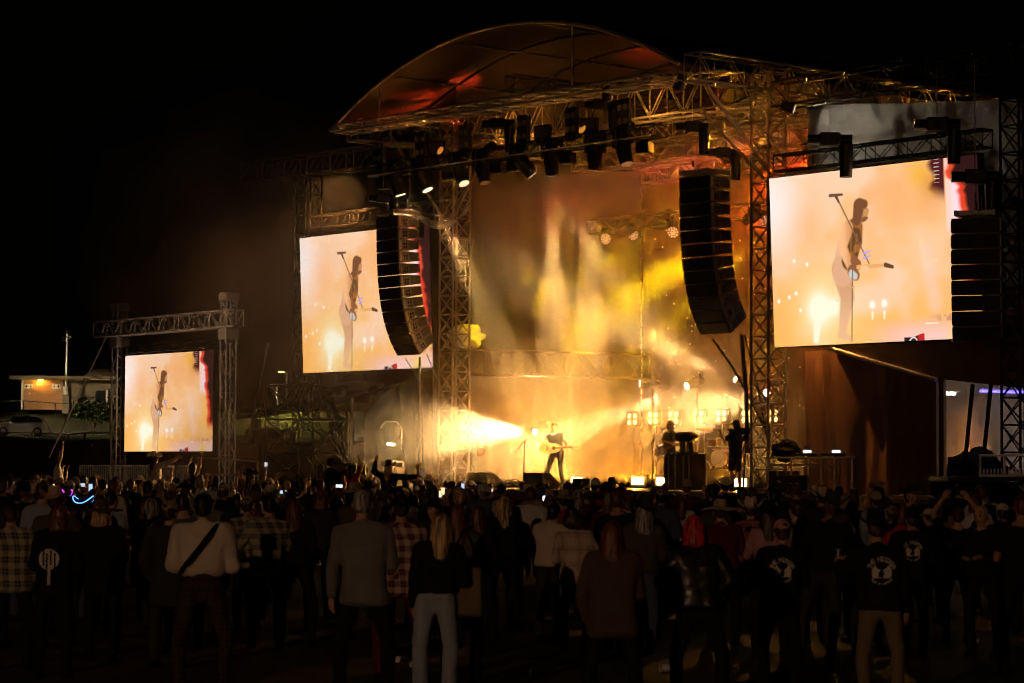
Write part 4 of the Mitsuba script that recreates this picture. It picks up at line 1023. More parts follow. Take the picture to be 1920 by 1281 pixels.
for t in (0.0, 0.45, 0.9):
    q = r0 + (r1 - r0) * t
    rod(k, 'post', q - [0, 0, 0.3], q + [0, 0, 0.46], 0.03, 'm_white_paint')
k = thing('black_platform', 'black platform under the white railing at the right edge', 'platform')
cc = (r0 + r1) / 2
part(k, 'top', bxm((cc[0], cc[1] + 0.9, r0[2] - 0.06), (4.2, 2.2, 0.10), 0.9), 'm_black_plastic', False)
part(k, 'skirt', bxm((cc[0], cc[1] + 0.9, (r0[2] - 0.12) / 2), (4.1, 2.1, r0[2] - 0.13), 0.9), 'm_skirt', False)
for i, px in enumerate((1816, 1850)):
    k = thing('guy_strap', f'black strap hanging in front of the white tent lining, {("left", "right")[i]} one', 'strap')
    a = on_y(px + 8, 722, 0.6)
    part(k, '', rodm(a, on_y(px - 10, 900, 1.4), 0.05, 6), 'm_skirt', 50)
k = thing('gear_heap', 'dark heap of covered gear in front of the white tent lining', 'gear')
e = trimesh.creation.icosphere(3, 1.0)
v = e.vertices * [0.75, 0.5, 0.55]
v = v + e.vertex_normals * ((meshkit.fbm(e.vertices * 1.9 + 7, 4, 6) - 0.5) * 0.6)[:, None]
g = on_y(1835, 890, 2.6)
part(k, '', moved(trimesh.Trimesh(v, e.faces, process=False), 0.4, (g[0], 2.6, 2.0)), 'm_skirt', 50)
# ------------------------------------------------------------------ ground and the hill behind
pb('m_ground', mikit.proc(lambda p, n, uv: mix(mix((0.030, 0.024, 0.014), (0.055, 0.042, 0.026), fbm(p[0] * 0.7, p[1] * 0.7, 0.0, 4)), (0.020, 0.028, 0.010), smoothstep(0.45, 0.7, fbm(p[0] * 0.15, p[1] * 0.15, 3.0, 3)))), 0.7)
pb('m_hill', mikit.proc(lambda p, n, uv: mix((0.022, 0.022, 0.009), (0.042, 0.038, 0.018), fbm(p[0] * 0.25, p[1] * 0.25, p[2] * 0.4, 4))), 0.9)
pb('m_road', mikit.proc(lambda p, n, uv: mix((0.10, 0.09, 0.075), (0.16, 0.145, 0.12), fbm(p[0] * 0.4, p[1] * 0.4, 0.0, 3))), 0.8)
df('m_concrete', mikit.proc(lambda p, n, uv: mix((0.16, 0.13, 0.085), (0.25, 0.20, 0.13), fbm(p[0] * 0.35, p[1] * 0.35, p[2] * 1.3, 4))))
df('m_brick', mikit.proc(lambda p, n, uv: mix((0.42, 0.20, 0.09), (0.55, 0.30, 0.14), noise(p[0] * 3, p[1] * 3, p[2] * 12))))
df('m_mortar', (0.40, 0.33, 0.24))
pb('m_car_paint', (0.62, 0.62, 0.60), 0.25, 0.1, 0.5, clearcoat=0.8)
pb('m_car_glass', (0.012, 0.013, 0.015), 0.08)
pb('m_tyre', (0.012, 0.012, 0.012), 0.8)
pb('m_sign', (0.8, 0.8, 0.76), 0.4)
df('m_leaf', mikit.proc(lambda p, n, uv: mix((0.03, 0.045, 0.015), (0.07, 0.09, 0.03), noise(p[0] * 2, p[1] * 2, p[2] * 2))))

g = 64
xs_ = np.linspace(-900, 900, g + 1)
GX, GY = np.meshgrid(xs_, xs_, indexing='ij')
i, j = np.meshgrid(np.arange(g), np.arange(g), indexing='ij')
q = np.stack([i * (g + 1) + j, (i + 1) * (g + 1) + j, (i + 1) * (g + 1) + j + 1, i * (g + 1) + j + 1], -1).reshape(-1, 4)
setting('ground', (np.stack([GX, GY, GX * 0], -1).reshape(-1, 3), q), 'm_ground', True)


# the terraces of the hill, laid out across the view behind the festival ground (lateral, distance)
def terrace(lat0, lat1, prof, nlat, jit, seed):
    """A strip of terrain with the profile [(distance, height)...] for lateral positions lat0..lat1; heights may be callables."""
    lats = np.linspace(lat0, lat1, nlat + 1)
    P = []
    for L in lats:
        for (d, z) in prof:
            zz = z(L) if callable(z) else z
            P.append(far(L, d, zz + jit * (meshkit.noise(np.array([L * 0.25, d * 0.25, seed])) - 0.5)))
    m = len(prof)
    i, j = np.meshgrid(np.arange(nlat), np.arange(m - 1), indexing='ij')
    q = np.stack([i * m + j, (i + 1) * m + j, (i + 1) * m + j + 1, i * m + j + 1], -1).reshape(-1, 4)
    return np.array(P), q


# behind the low wall: the car's road, the bank, the upper lawn with the brick building
up = lambda L: 4.55 + np.clip((L + 26.0) / 20.0, 0, 1) * 1.6
hill = terrace(-75, 60, [(151, 3.55), (165, 3.7), (176, 3.75), (197, 4.45), (210, 4.55), (211.5, 5.2), (217, 6.9), (240, 7.15), (300, 9.0), (420, 6.0), (700, -2.0)], 60, 0.25, 3)
setting('hillside', hill, 'm_hill', True)
rd = terrace(-75, 40, [(198.5, 4.62), (208.5, 4.70)], 60, 0.0, 1)
setting('upper_road', rd, 'm_road', True)
kl = thing('retaining_wall', 'long low olive brown concrete wall at the foot of the hill behind the crowd', 'wall')
wl0, wl1 = far(-60, 150.5, 0), far(20, 150.5, 0)
wax = (wl1 - wl0) / np.linalg.norm(wl1 - wl0)
wyaw = math.atan2(wax[1], wax[0])
for t in range(16):
    c = wl0 + wax * (t + 0.5) * 5.0
    part(kl, 'panel', bxm(c + [0, 0, 1.72], (4.96, 0.4, 3.44), wyaw, 0.02), 'm_concrete', False)
part(kl, 'coping', bxm((wl0 + wl1) / 2 + [0, 0, 3.52], (80.2, 0.6, 0.14), wyaw, 0.02), 'm_concrete', False)
# ramp with pale kerb rising to the right behind the small screen
kr = thing('ramp_kerb', 'pale kerb of the ramp rising between the small and the left big screen', 'kerb')
pts = [at(440, 784, 190), at(500, 778, 192), at(560, 768, 194), at(620, 760, 196), at(690, 752, 198)]
for a, b in zip(pts[:-1], pts[1:]):
    part(kr, 'kerb_stone', rodm(a, b, 0.16, 6), 'm_concrete', 50)
rp = []
for a in pts:
    rp += [a + FWD * 0.2, a + FWD * 3.5 + [0, 0, 0.75]]
setting('ramp', (np.array(rp), np.array([[2 * i, 2 * i + 1, 2 * i + 3, 2 * i + 2] for i in range(len(pts) - 1)])), 'm_road', True)

# ---- brick toilet building
S2 = 22.0
tbk = thing('brick_building', 'small lit brick building with two arrow signs and a flat pale roof', 'building')
b0 = at(41, 768, 214.8)
bz = b0[2]


def bpt(px, back=0.0, z=0.0):
    p = at(px, 768, 214.8) + FWD * back
    return np.array([p[0], p[1], bz + z])


byaw = math.atan2(RIGHT[1], RIGHT[0])
S2 = FOC / 214.8
HB = 2.55
part(tbk, 'wall', bxm(bpt(80, 3.0, HB / 2), (76 / S2, 6.0, HB), byaw), 'm_mortar', False)
# bricks of the lit front wall, each its own course stone
bl = []
nrow, L0, W0 = 14, 43, 117
for r in range(nrow):
    n = 13
    for c in range(n):
        x0 = L0 + (W0 - L0) * (c + (0.5 if r % 2 else 0.0)) / n
        x1 = min(x0 + (W0 - L0) / n, W0)
        if x1 - x0 < 1.0:
            continue
        zc = (r + 0.5) * HB / nrow
        sc = ((x1 - x0) / S2 - 0.025, 0.05 + 0.012 * rnd.random(), HB / nrow - 0.03)
        blk(tbk, 'brick', bpt((x0 + x1) / 2, -0.02, zc), sc, 'm_brick', byaw)
part(tbk, 'corner_post', bxm(bpt(41.5, -0.06, HB / 2), (0.16, 0.16, HB), byaw), 'm_white_paint', False)
part(tbk, 'wall', bxm(bpt(172, 3.4, HB / 2), (92 / S2, 6.0, HB), byaw), 'm_concrete', False, label='shaded right hand wall')
dk_ = part(tbk, 'door', bxm(bpt(122.5, 0.05, 1.02), (9.0 / S2, 0.1, 2.0), byaw), 'm_sign', False, label='pale narrow door beside the brick wall')
wd = part(tbk, 'window', bxm(bpt(187, 0.36, 1.05), (19 / S2, 0.1, 1.2), byaw), 'm_car_glass', False)
part(wd, 'frame', bxm(bpt(199, 0.33, 1.05), (0.16, 0.16, 1.3), byaw), 'm_white_paint', False)
rf = part(tbk, 'roof', cat([bxm(bpt(124, 2.3, HB + 0.16), (198 / S2, 8.4, 0.14), byaw, 0.02), bxm(bpt(124, -1.85, HB + 0.10), (198 / S2, 0.08, 0.34), byaw, 0.01)]), 'm_concrete', False)
e = trimesh.creation.icosphere(3, 1.0)
e.apply_scale([1.45, 1.3, 0.75])
wt = thing('water_tank', 'rounded olive tank showing behind the roof of the brick building', 'tank')
part(wt, 'shell', moved(e, byaw, bpt(163, 7.5, HB + 0.5)), 'm_concrete', 50)
part(wt, 'foot', bxm(bpt(163, 7.5, HB - 1.0), (2.4, 2.0, 2.2), byaw), 'm_concrete', False)
bk = 'm_black_plastic'


def picto(x, z, s, male):
    """A washroom pictogram as flat boxes: head, body or skirt, legs, in wall coordinates."""
    ms = [trimesh.creation.cylinder(0.055 * s, 0.012, sections=10)]
    ms[0].apply_translation([0, 0.20 * s, 0])
    if male:
        ms += [trimesh.creation.box((0.13 * s, 0.18 * s, 0.012)), trimesh.creation.box((0.05 * s, 0.2 * s, 0.012)), trimesh.creation.box((0.05 * s, 0.2 * s, 0.012))]
        ms[1].apply_translation([0, 0.05 * s, 0]); ms[2].apply_translation([-0.034 * s, -0.13 * s, 0]); ms[3].apply_translation([0.034 * s, -0.13 * s, 0])
    else:
        t = trimesh.creation.extrude_polygon(__import__('shapely').Polygon([(-0.04 * s, 0.14 * s), (0.04 * s, 0.14 * s), (0.11 * s, -0.08 * s), (-0.11 * s, -0.08 * s)]), 0.012)
        ms += [t, trimesh.creation.box((0.035 * s, 0.15 * s, 0.012)), trimesh.creation.box((0.035 * s, 0.15 * s, 0.012))]
        ms[2].apply_translation([-0.03 * s, -0.15 * s, 0]); ms[3].apply_translation([0.03 * s, -0.15 * s, 0])
    return cat(ms)


def arrow(s, left):
    import shapely
    k = -1 if left else 1
    pts = [(k * -0.17, 0.045), (k * 0.0, 0.045), (k * -0.02, 0.15), (k * 0.05, 0.15), (k * 0.19, 0.0), (k * 0.05, -0.15), (k * -0.02, -0.15), (k * 0.0, -0.045), (k * -0.17, -0.045)]
    return trimesh.creation.extrude_polygon(shapely.Polygon([(x * s, y * s) for x, y in pts]), 0.012)


def on_wall(m, px, z, off):
    m = m.copy()
    M = np.eye(4)
    M[:3, 0], M[:3, 1], M[:3, 2] = RIGHT, [0, 0, 1], -FWD
    M[:3, 3] = bpt(px, -off, z)
    m.apply_transform(M)
    return m


for nm, px, left in (('left', 53.5, True), ('right', 105, False)):
    sk = thing('toilet_sign', f'white washroom sign with black arrow pointing {nm} on the brick building', 'sign')
    part(sk, 'board', bxm(bpt(px, -0.08, 1.98), (15.5 / S2, 0.03, 8.0 / S2), byaw), 'm_sign', False)
    part(sk, 'arrow', on_wall(arrow(0.85, left), px + (-3.4 if left else 3.6), 1.98, 0.10), bk, False)
    part(sk, 'figure', on_wall(picto(0, 0, 0.75, left), px + (4.4 if left else -3.8), 1.98, 0.10), bk, False)
lk = thing('wall_lamp', 'yellow lamp under the eaves of the brick building', 'lamp')
part(lk, 'body', bxm(bpt(77, -0.20, HB - 0.03), (0.5, 0.20, 0.10), byaw, 0.02), 'm_white_paint', False)
part(lk, 'diffuser', bxm(bpt(77, -0.20, HB - 0.10), (0.42, 0.16, 0.05), byaw), 'm_lens', False, em=(5, 3.2, 0.6))
bulb(num(lk + '_light'), bpt(77, -0.42, HB - 0.22), 6.0, (1, 0.58, 0.08), 0.3)
lk = thing('door_lamp', 'small round lamp on the brick wall under the left arrow sign', 'lamp')
part(lk, 'bulb', disc(bpt(55, -0.09, 1.36), -FWD, 0.06, 10), 'm_lens', 40, em=(1.5, 1.0, 0.3))
part(lk, 'base', disc(bpt(55, -0.075, 1.36), -FWD, 0.09, 10), 'm_white_paint', 40)

# ---- lamp mast, street lamps, poles
mk = thing('floodlight_mast', 'tall unlit floodlight mast with square base in front of the brick building', 'mast')
mp = bpt(128.5, -1.2)
part(mk, 'base', bxm(mp + [0, 0, 0.45], (13 / S2, 0.5, 1.6), byaw, 0.03), 'm_concrete', False)
part(mk, 'cap', rodm(mp + [0, 0, 1.25], mp + [0, 0, 1.45], 0.32, 12, 0.10), 'm_white_paint', 40)
part(mk, 'pole', rodm(mp + [0, 0, 1.2], mp + [0, 0, 7.0], 0.105, 10, 0.075), 'm_white_paint', 50)
for dx, z in ((-0.22, 5.95), (0.22, 6.15), (0.08, 6.6)):
    part(mk, 'floodlight', bxm(mp + RIGHT * dx + [0, 0, z], (0.34, 0.2, 0.24), byaw + dx, 0.03), 'm_cabinet', False)
SL = 'street lamps on the hill'


def street_lamp(label, base, h, arm, lit, w, tint=(1.0, 0.82, 0.45), pole='m_white_paint', aim=(0, 0, -1.0), half=78):
    key = thing('street_lamp', label, 'street lamp', SL)
    part(key, 'pole', rodm(base, base + [0, 0, h], 0.085, 8, 0.06), pole, 50)
    e = base + [0, 0, h] + arm
    part(key, 'arm', rodm(base + [0, 0, h - 0.05], e, 0.04, 6), pole, 50)
    part(key, 'head', bxm(e + [0, 0, 0.03], (0.7, 0.3, 0.12), math.atan2(arm[1], arm[0]), 0.03), 'm_cabinet', False)
    part(key, 'lens', bxm(e - [0, 0, 0.05], (0.5, 0.22, 0.04), math.atan2(arm[1], arm[0])), 'm_lens', False, em=[14 * c for c in tint])
    if lit:
        beam(num(key + '_beam'), e - [0, 0, 0.10], e - [0, 0, 0.10] + np.array(aim), lit, tint, half, w, 0.4)
    return key


ls = at(520, 760, 232)
street_lamp('lit white street lamp between the small screen and the left big screen', ls, 1.9, -RIGHT * 0.35, 220, 0.2)
ls = at(537, 765, 215)
street_lamp('thin taller street lamp just left of the left big screen', ls, 3.1, -RIGHT * 0.45, 160, 0.2, (0.9, 0.75, 0.15), 'm_black_metal')
ls = at(-120, 768, 203)
street_lamp('street lamp left of the photograph beside the parked white car', ls, 3.9, RIGHT * 0.55, 650, 0.4, (1.0, 0.80, 0.52), aim=RIGHT * 0.9 + FWD * 0.25 - [0, 0, 0.30], half=62)
ls = at(-120, 882, 92) * [1, 1, 0]  # added unseen lamp, brightens the towers of the small screen
street_lamp('added near street lamp, unseen, lighting the small screen frame from the left', ls, 7.5, RIGHT * 0.4, 120, 0.5, (1.0, 0.62, 0.36), 'm_black_metal', aim=RIGHT * 1.0 + FWD * 0.6 - [0, 0, 0.12], half=48)
k = thing('lamp_mast', 'pale mast with square box base under the left big screen', 'mast')
part(k, 'base', bxm(at(632, 748, 205), (0.5, 0.5, 0.9), byaw, 0.03), 'm_white_paint', False)
part(k, 'cap', rodm(at(632, 737, 205), at(632, 733, 205), 0.26, 10, 0.08), 'm_white_paint', 40)
part(k, 'pole', rodm(at(632, 737, 205), at(631, 640, 205), 0.11, 8), 'm_white_paint', 50)
k = thing('leaning_pole', 'long pale pole leaning to the right beside the small screen', 'pole')
part(k, 'shaft', rodm(at(466, 828, 112), at(503, 643, 112), 0.085, 8, 0.05), 'm_white_paint', 50)
part(k, 'foot', bxm(at(466, 830, 112), (0.3, 0.3, 0.12)), 'm_galv', False)
k = thing('guy_wire', 'long pale guy wire running down to the left from the small screen frame', 'wire')
part(k, '', rodm(at(198, 634, 106), at(92, 858, 100), 0.035, 6), 'm_galv', 50)

# ---- railings
for nm, pts, h in (('on the bank above the parked car', [at(-30, 752, 206), at(44, 752, 206), at(104, 756, 206), at(178, 758, 206)], 1.0), ('right of the floodlight mast above the dark shrub', [at(138, 745, 208), at(215, 745, 208)], 0.8),
                   ('along the road in front of the ramp', [at(440, 772, 170), at(500, 772, 170), at(560, 772, 170), at(660, 772, 170)], 1.3), ('along the top of the low wall', [at(-20, 810, 152), at(60, 812, 152), at(128, 815, 152), at(158, 812, 152), at(235, 812, 152)], 1.0)):
    k = thing('railing', f'thin dark railing {nm}', 'railing')
    for a, b in zip(pts[:-1], pts[1:]):
        rod(k, 'rail', a, b, 0.035, 'm_black_metal')
    for a in pts:
        rod(k, 'post', a - [0, 0, h], a + [0, 0, 0.02], 0.045, 'm_black_metal')
k = thing('pipe_barrier', 'pale pipe barrier behind the crowd right of the small screen', 'barrier')
a, b = at(372, 858, 88), at(484, 865, 90)
c, d_ = at(372, 895, 88), at(484, 897, 90)
for (p, q2) in ((a, b), (at(385, 889, 88), at(484, 893, 90)), (a, a * [1, 1, 0]), (b, b * [1, 1, 0])):
    rod(k, 'pipe', p, q2, 0.045, 'm_white_paint')
k = thing('picket_fence', 'low temporary fence of upright bars below the small screen', 'fence')
fa, fb = at(150, 884, 100), at(372, 884, 99)
for t in np.linspace(0, 1, 56):
    q2 = fa + (fb - fa) * t
    rod(k, 'bar', q2 * [1, 1, 0], q2 * [1, 1, 0] + [0, 0, 2.1], 0.02, 'm_galv')
rod(k, 'rail', fa * [1, 1, 0] + [0, 0, 2.1], fb * [1, 1, 0] + [0, 0, 2.1], 0.025, 'm_galv')

# ---- the white car
ck = thing('parked_car', 'white hatchback car with dark windows parked on the hill at the left edge', 'car')
c0 = at(40, 817, 203)
SC = FOC / 203
cl = 4.35
prof = [(-2.15, 0.30), (-2.18, 0.62), (-2.08, 0.92), (-1.85, 1.06), (-1.55, 1.50), (-1.2, 1.58), (-0.2, 1.62), (0.35, 1.52), (1.05, 1.08), (1.75, 0.95), (2.08, 0.75), (2.15, 0.45), (2.05, 0.28)]
body = []
for (x, z) in prof:
    for s in (-1, 1):
        body.append([-x, s * (0.90 if z < 1.1 else 0.90 - (z - 1.1) * 0.42), z])


def carm(m, name, bs, smooth=35, label=None, holder=None):
    m = m.copy()
    m.apply_transform(trimesh.transformations.rotation_matrix(byaw + 0.12, [0, 0, 1]))
    m.apply_translation(c0)
    return part(holder or ck, name, m, bs, smooth, label)


n = len(prof)
V = np.array(body)
Fc = []
for i in range(n):
    j = (i + 1) % n
    Fc += [[2 * i, 2 * j, 2 * j + 1], [2 * i, 2 * j + 1, 2 * i + 1]]
from shapely import Polygon
pl = trimesh.creation.extrude_polygon(Polygon([(-x, z) for x, z in prof]), 1.0)
v = pl.vertices.copy()
s = np.where(v[:, 2] > 0.5, 1, -1)
v2 = np.stack([v[:, 0], s * (0.92 - np.clip(v[:, 1] - 1.0, 0, 1) * 0.40), v[:, 1]], 1)
carm(trimesh.Trimesh(v2, pl.faces, process=False), 'body', 'm_car_paint', 30)
for s in (-1, 1):
    def win(poly, s=s):
        e = trimesh.creation.extrude_polygon(Polygon([(-x, z) for x, z in poly]), 0.02)
        w = e.vertices
        return trimesh.Trimesh(np.stack([w[:, 0], s * (0.925 - np.clip(w[:, 1] - 1.0, 0, 1) * 0.40 + w[:, 2] * 0.5), w[:, 1]], 1), e.faces, process=False)
    carm(win([(-1.72, 1.08), (-1.42, 1.48), (-0.62, 1.54), (-0.62, 1.06)]), 'side_window', 'm_car_glass', False)
    carm(win([(-0.54, 1.06), (-0.54, 1.54), (-0.1, 1.54), (0.38, 1.44), (0.92, 1.06)]), 'side_window', 'm_car_glass', False)
    for x in (-1.32, 1.36):
        wv = carm(rodm((-x, s * 0.74, 0.33), (-x, s * 0.935, 0.33), 0.345, 20), 'wheel', 'm_tyre', 40)
        carm(rodm((-x, s * 0.93, 0.33), (-x, s * 0.945, 0.33), 0.22, 14), 'rim', 'm_galv', 40, None, wv)
    carm(bxm((-2.0, s * 0.66, 0.74), (0.22, 0.36, 0.14), 0, 0.02), 'headlight', 'm_chrome', False)
    carm(bxm((-0.75, s * 0.99, 1.06), (0.16, 0.2, 0.13), 0, 0.03), 'mirror', 'm_car_paint', False)
ws = trimesh.convex.convex_hull(np.array([[-0.42, y, 1.53] for y in (-0.6, 0.6)] + [[-1.06, y, 1.12] for y in (-0.78, 0.78)] + [[-0.46, y, 1.50] for y in (-0.6, 0.6)] + [[-1.10, y, 1.10] for y in (-0.78, 0.78)]))
carm(ws, 'windscreen', 'm_car_glass', False)
# pickup behind the left screen, buggy with a headlamp
pk = thing('pickup_truck', 'pale car half hidden in smoke below the left big screen', 'car')
pc = at(668, 742, 170)
part(pk, 'body', moved(trimesh.convex.convex_hull(np.array([[x, y, z] for y in (-0.85, 0.85) for x, z in ((-1.9, 0.3), (1.9, 0.3), (1.95, 0.85), (0.9, 0.95), (-1.9, 0.9))])), byaw, pc), 'm_car_paint', False)
part(pk, 'cabin', moved(trimesh.convex.convex_hull(np.array([[x, y, z] for y in (-0.72, 0.72) for x, z in ((-1.2, 0.9), (0.85, 0.9), (0.5, 1.5), (-0.5, 1.55))])), byaw, pc), 'm_car_glass', False)
part(pk, 'roof', moved(bxm((0.0, 0, 1.55), (1.1, 1.4, 0.06), 0, 0.02), byaw, pc), 'm_car_paint', False)
for x in (-1.2, 1.2):
    part(pk, 'wheel', moved(rodm((x, -0.9, 0.33), (x, -0.7, 0.33), 0.33, 16), byaw, pc), 'm_tyre', 40)
gk = thing('golf_buggy', 'dark golf buggy with one glowing headlamp right of the small screen', 'buggy')
gc = at(506, 836, 128)
SG = FOC / 128


def gb(m):
    return moved(m, byaw + 0.5, gc)


part(gk, 'body', gb(trimesh.convex.convex_hull(np.array([[x, y, z] for y in (-0.55, 0.55) for x, z in ((-1.1, 0.3), (1.1, 0.3), (1.15, 0.7), (0.75, 0.85), (0.3, 0.45), (-0.2, 0.45), (-1.1, 0.8))]))), 'm_black_metal', False)
part(gk, 'seat', gb(cat([bxm((-0.45, 0, 0.85), (0.5, 1.0, 0.16), 0, 0.03), bxm((-0.72, 0, 1.1), (0.12, 1.0, 0.5), 0, 0.03)])), 'm_cabinet', False)
part(gk, 'roof', gb(bxm((-0.1, 0, 1.85), (1.7, 1.15, 0.07), 0, 0.03)), 'm_concrete', False)
for x, x2 in ((-0.85, -0.75), (0.8, 0.6)):
    for y in (-0.5, 0.5):
        part(gk, 'roof_post', gb(rodm((x, y, 0.7), (x2, y, 1.84), 0.025, 6)), 'm_black_metal', 50)
for x in (-0.75, 0.8):
    for y in (-0.58, 0.58):
        part(gk, 'wheel', gb(rodm((x, y - 0.09, 0.24), (x, y + 0.09, 0.24), 0.24, 14)), 'm_tyre', 40)
for y in (-0.35, 0.35):
    part(gk, 'headlamp', gb(disc((1.17, y, 0.62), (1, 0, 0), 0.09, 12)), 'm_lens', 40, em=(12, 8, 2.5) if y < 0 else (3, 3, 2.6))
sb = thing('shrub', 'dark shrub on the bank below the shaded wall of the brick building', 'shrub')
lv, lf = [], []
for t in range(1500):
    d = rng.normal(size=3); d /= np.linalg.norm(d)
    c = at(178, 772, 209) + (RIGHT * d[0] * 2.2 + FWD * d[1] * 0.9 + np.array([0, 0, d[2] * 0.85])) * rng.uniform(0.55, 1.05)
    a, b = rng.normal(size=3) * 0.13, rng.normal(size=3) * 0.13
    lf.append([len(lv), len(lv) + 1, len(lv) + 2]); lv += [c, c + a, c + b]
part(sb, 'foliage', (np.array(lv), np.array(lf)), 'm_leaf', False)
part(sb, 'stem', rodm(at(178, 800, 209), at(178, 775, 209), 0.12, 6), 'm_dark_wood', 50)
# ------------------------------------------------------------------ people: one continuous body, clothes, hair and hats over it
SK, HR = {}, {}
for n_, c in dict(light=(0.52, 0.30, 0.20), tan=(0.40, 0.21, 0.12), brown=(0.22, 0.11, 0.06)).items():
    pb('m_skin_' + n_, c, 0.5)
for n_, c in dict(black=(0.012, 0.010, 0.009), brown=(0.055, 0.028, 0.014), blond=(0.48, 0.31, 0.13), red=(0.42, 0.020, 0.012), grey=(0.28, 0.25, 0.22), auburn=(0.12, 0.035, 0.012)).items():
    pb('m_hair_' + n_, mikit.proc(lambda p, n, uv, c=c: mix([x * 0.3 for x in c], [min(1, x * 1.75) for x in c], smoothstep(0.2, 0.8, noise(p[0] * 75, p[1] * 75, p[2] * 5)))), 0.45, 0.0, 0.5)
CL = dict(black=(0.011, 0.011, 0.012), charcoal=(0.035, 0.034, 0.034), navy=(0.018, 0.022, 0.045), grey=(0.20, 0.19, 0.17), olive=(0.085, 0.075, 0.045), brown=(0.10, 0.06, 0.035), tan=(0.36, 0.26, 0.16), cream=(0.70, 0.60, 0.47),
          white=(0.70, 0.68, 0.65), paleblue=(0.34, 0.40, 0.46), red=(0.42, 0.03, 0.03), pink=(0.55, 0.30, 0.30), denim=(0.075, 0.095, 0.15), lightdenim=(0.36, 0.42, 0.50), khaki=(0.20, 0.15, 0.085), straw=(0.50, 0.38, 0.22), maroon=(0.11, 0.018, 0.018))
for n_, c in CL.items():
    pb('m_cloth_' + n_, c, 0.85, 0.0, 0.25, sheen=0.3)
pb('m_leather', (0.013, 0.012, 0.012), 0.32, 0.0, 0.6)


def plaid(dark, light, stripe, s=9.0):
    def fn(p, n, uv):
        a, b = uv[0] * s, uv[1] * s
        fa, fb = a - dr.floor(a), b - dr.floor(b)
        wa, wb = smoothstep(0.44, 0.50, fa) * (1 - smoothstep(0.94, 1.0, fa)), smoothstep(0.44, 0.50, fb) * (1 - smoothstep(0.94, 1.0, fb))
        c = mix(dark, light, 0.5 * wa + 0.5 * wb)
        ln = dr.maximum(smoothstep(0.06, 0.02, dr.abs(fa - 0.22)), smoothstep(0.06, 0.02, dr.abs(fb - 0.22)))
        return mix(c, stripe, 0.6 * ln)
    return mikit.proc(fn)


pb('m_plaid_red', plaid((0.02, 0.012, 0.012), (0.55, 0.42, 0.36), (0.42, 0.03, 0.03)), 0.85)
pb('m_plaid_dark', plaid((0.025, 0.022, 0.020), (0.42, 0.38, 0.26), (0.30, 0.26, 0.16), 8.0), 0.85)
pb('m_plaid_pale', plaid((0.52, 0.40, 0.30), (0.66, 0.56, 0.46), (0.24, 0.17, 0.14), 5.0), 0.85)
pb('m_plaid_crimson', plaid((0.16, 0.02, 0.02), (0.45, 0.12, 0.10), (0.45, 0.36, 0.28), 10.0), 0.85)
pb('m_shorts_plaid', plaid((0.010, 0.010, 0.011), (0.05, 0.02, 0.02), (0.09, 0.03, 0.03), 7.0), 0.85)

ICO = np.array(trimesh.creation.icosphere(1, 1.0).vertices)
OCT = np.array(trimesh.creation.icosphere(0, 1.0).vertices)


def hull(*balls, pts=ICO):
    """The hull of balls (centre, radius or three radii)."""
    return m3.Manifold.hull_points(np.vstack([np.asarray(c, float) + pts * np.asarray(r, float) for c, r in balls]))


def union(ms):
    return m3.Manifold.batch_boolean(ms, m3.OpType.Add)


def smooth_mesh(m, step, it=6, bump=0.0, seed=0, freq=(7, 7, 3)):
    t = mesh_of(m.refine_to_length(step))
    if it:
        trimesh.smoothing.filter_taubin(t, iterations=it)
    if bump:
        p = np.array(t.vertices)
        t.vertices = p + t.vertex_normals * (bump * (meshkit.fbm(p * freq + seed * 3.7, 3, seed) - 0.5) * 2)[:, None]
    return t


def unit(v):
    v = np.asarray(v, float)
    return v / np.linalg.norm(v)


ARMS = {  # directions of the upper arm and forearm for the right side: x out, y forward, z up
    'down': ((0.20, -0.02, -1), (0.06, 0.22, -1)), 'front': ((0.22, 0.02, -1), (-0.40, 0.75, 0.10)), 'pocket': ((0.34, -0.14, -1), (-0.16, 0.42, -0.80)), 'hip': ((0.60, -0.10, -1), (-0.75, 0.15, -0.55)),
    'phone': ((0.20, 0.70, -0.45), (-0.22, 0.35, 0.95)), 'raise': ((0.40, 0.25, 0.90), (0.05, 0.10, 1)), 'bentup': ((0.80, 0.25, 0.35), (-0.05, 0.20, 1)), 'point': ((0.55, 0.75, 0.35), (0.40, 0.85, 0.45)), 'out': ((1.0, 0.15, -0.05), (0.9, 0.4, 0.12)),
    'drink': ((0.35, 0.35, -0.75), (0.05, 0.75, 0.55)), 'fret': ((0.42, 0.30, -0.80), (0.10, 0.75, 0.10)), 'strum': ((0.45, 0.10, -0.85), (-0.55, 0.70, -0.12)), 'chin': ((0.25, 0.45, -0.85), (-0.30, 0.45, 0.95)), 'overhead': ((0.45, 0.2, 0.85), (-0.55, 0.10, 0.75)), 'cam': ((0.75, 0.35, -0.55), (-0.25, 0.55, 0.80)), 'drum': ((0.40, 0.35, -0.85), (-0.20, 0.95, -0.05))}


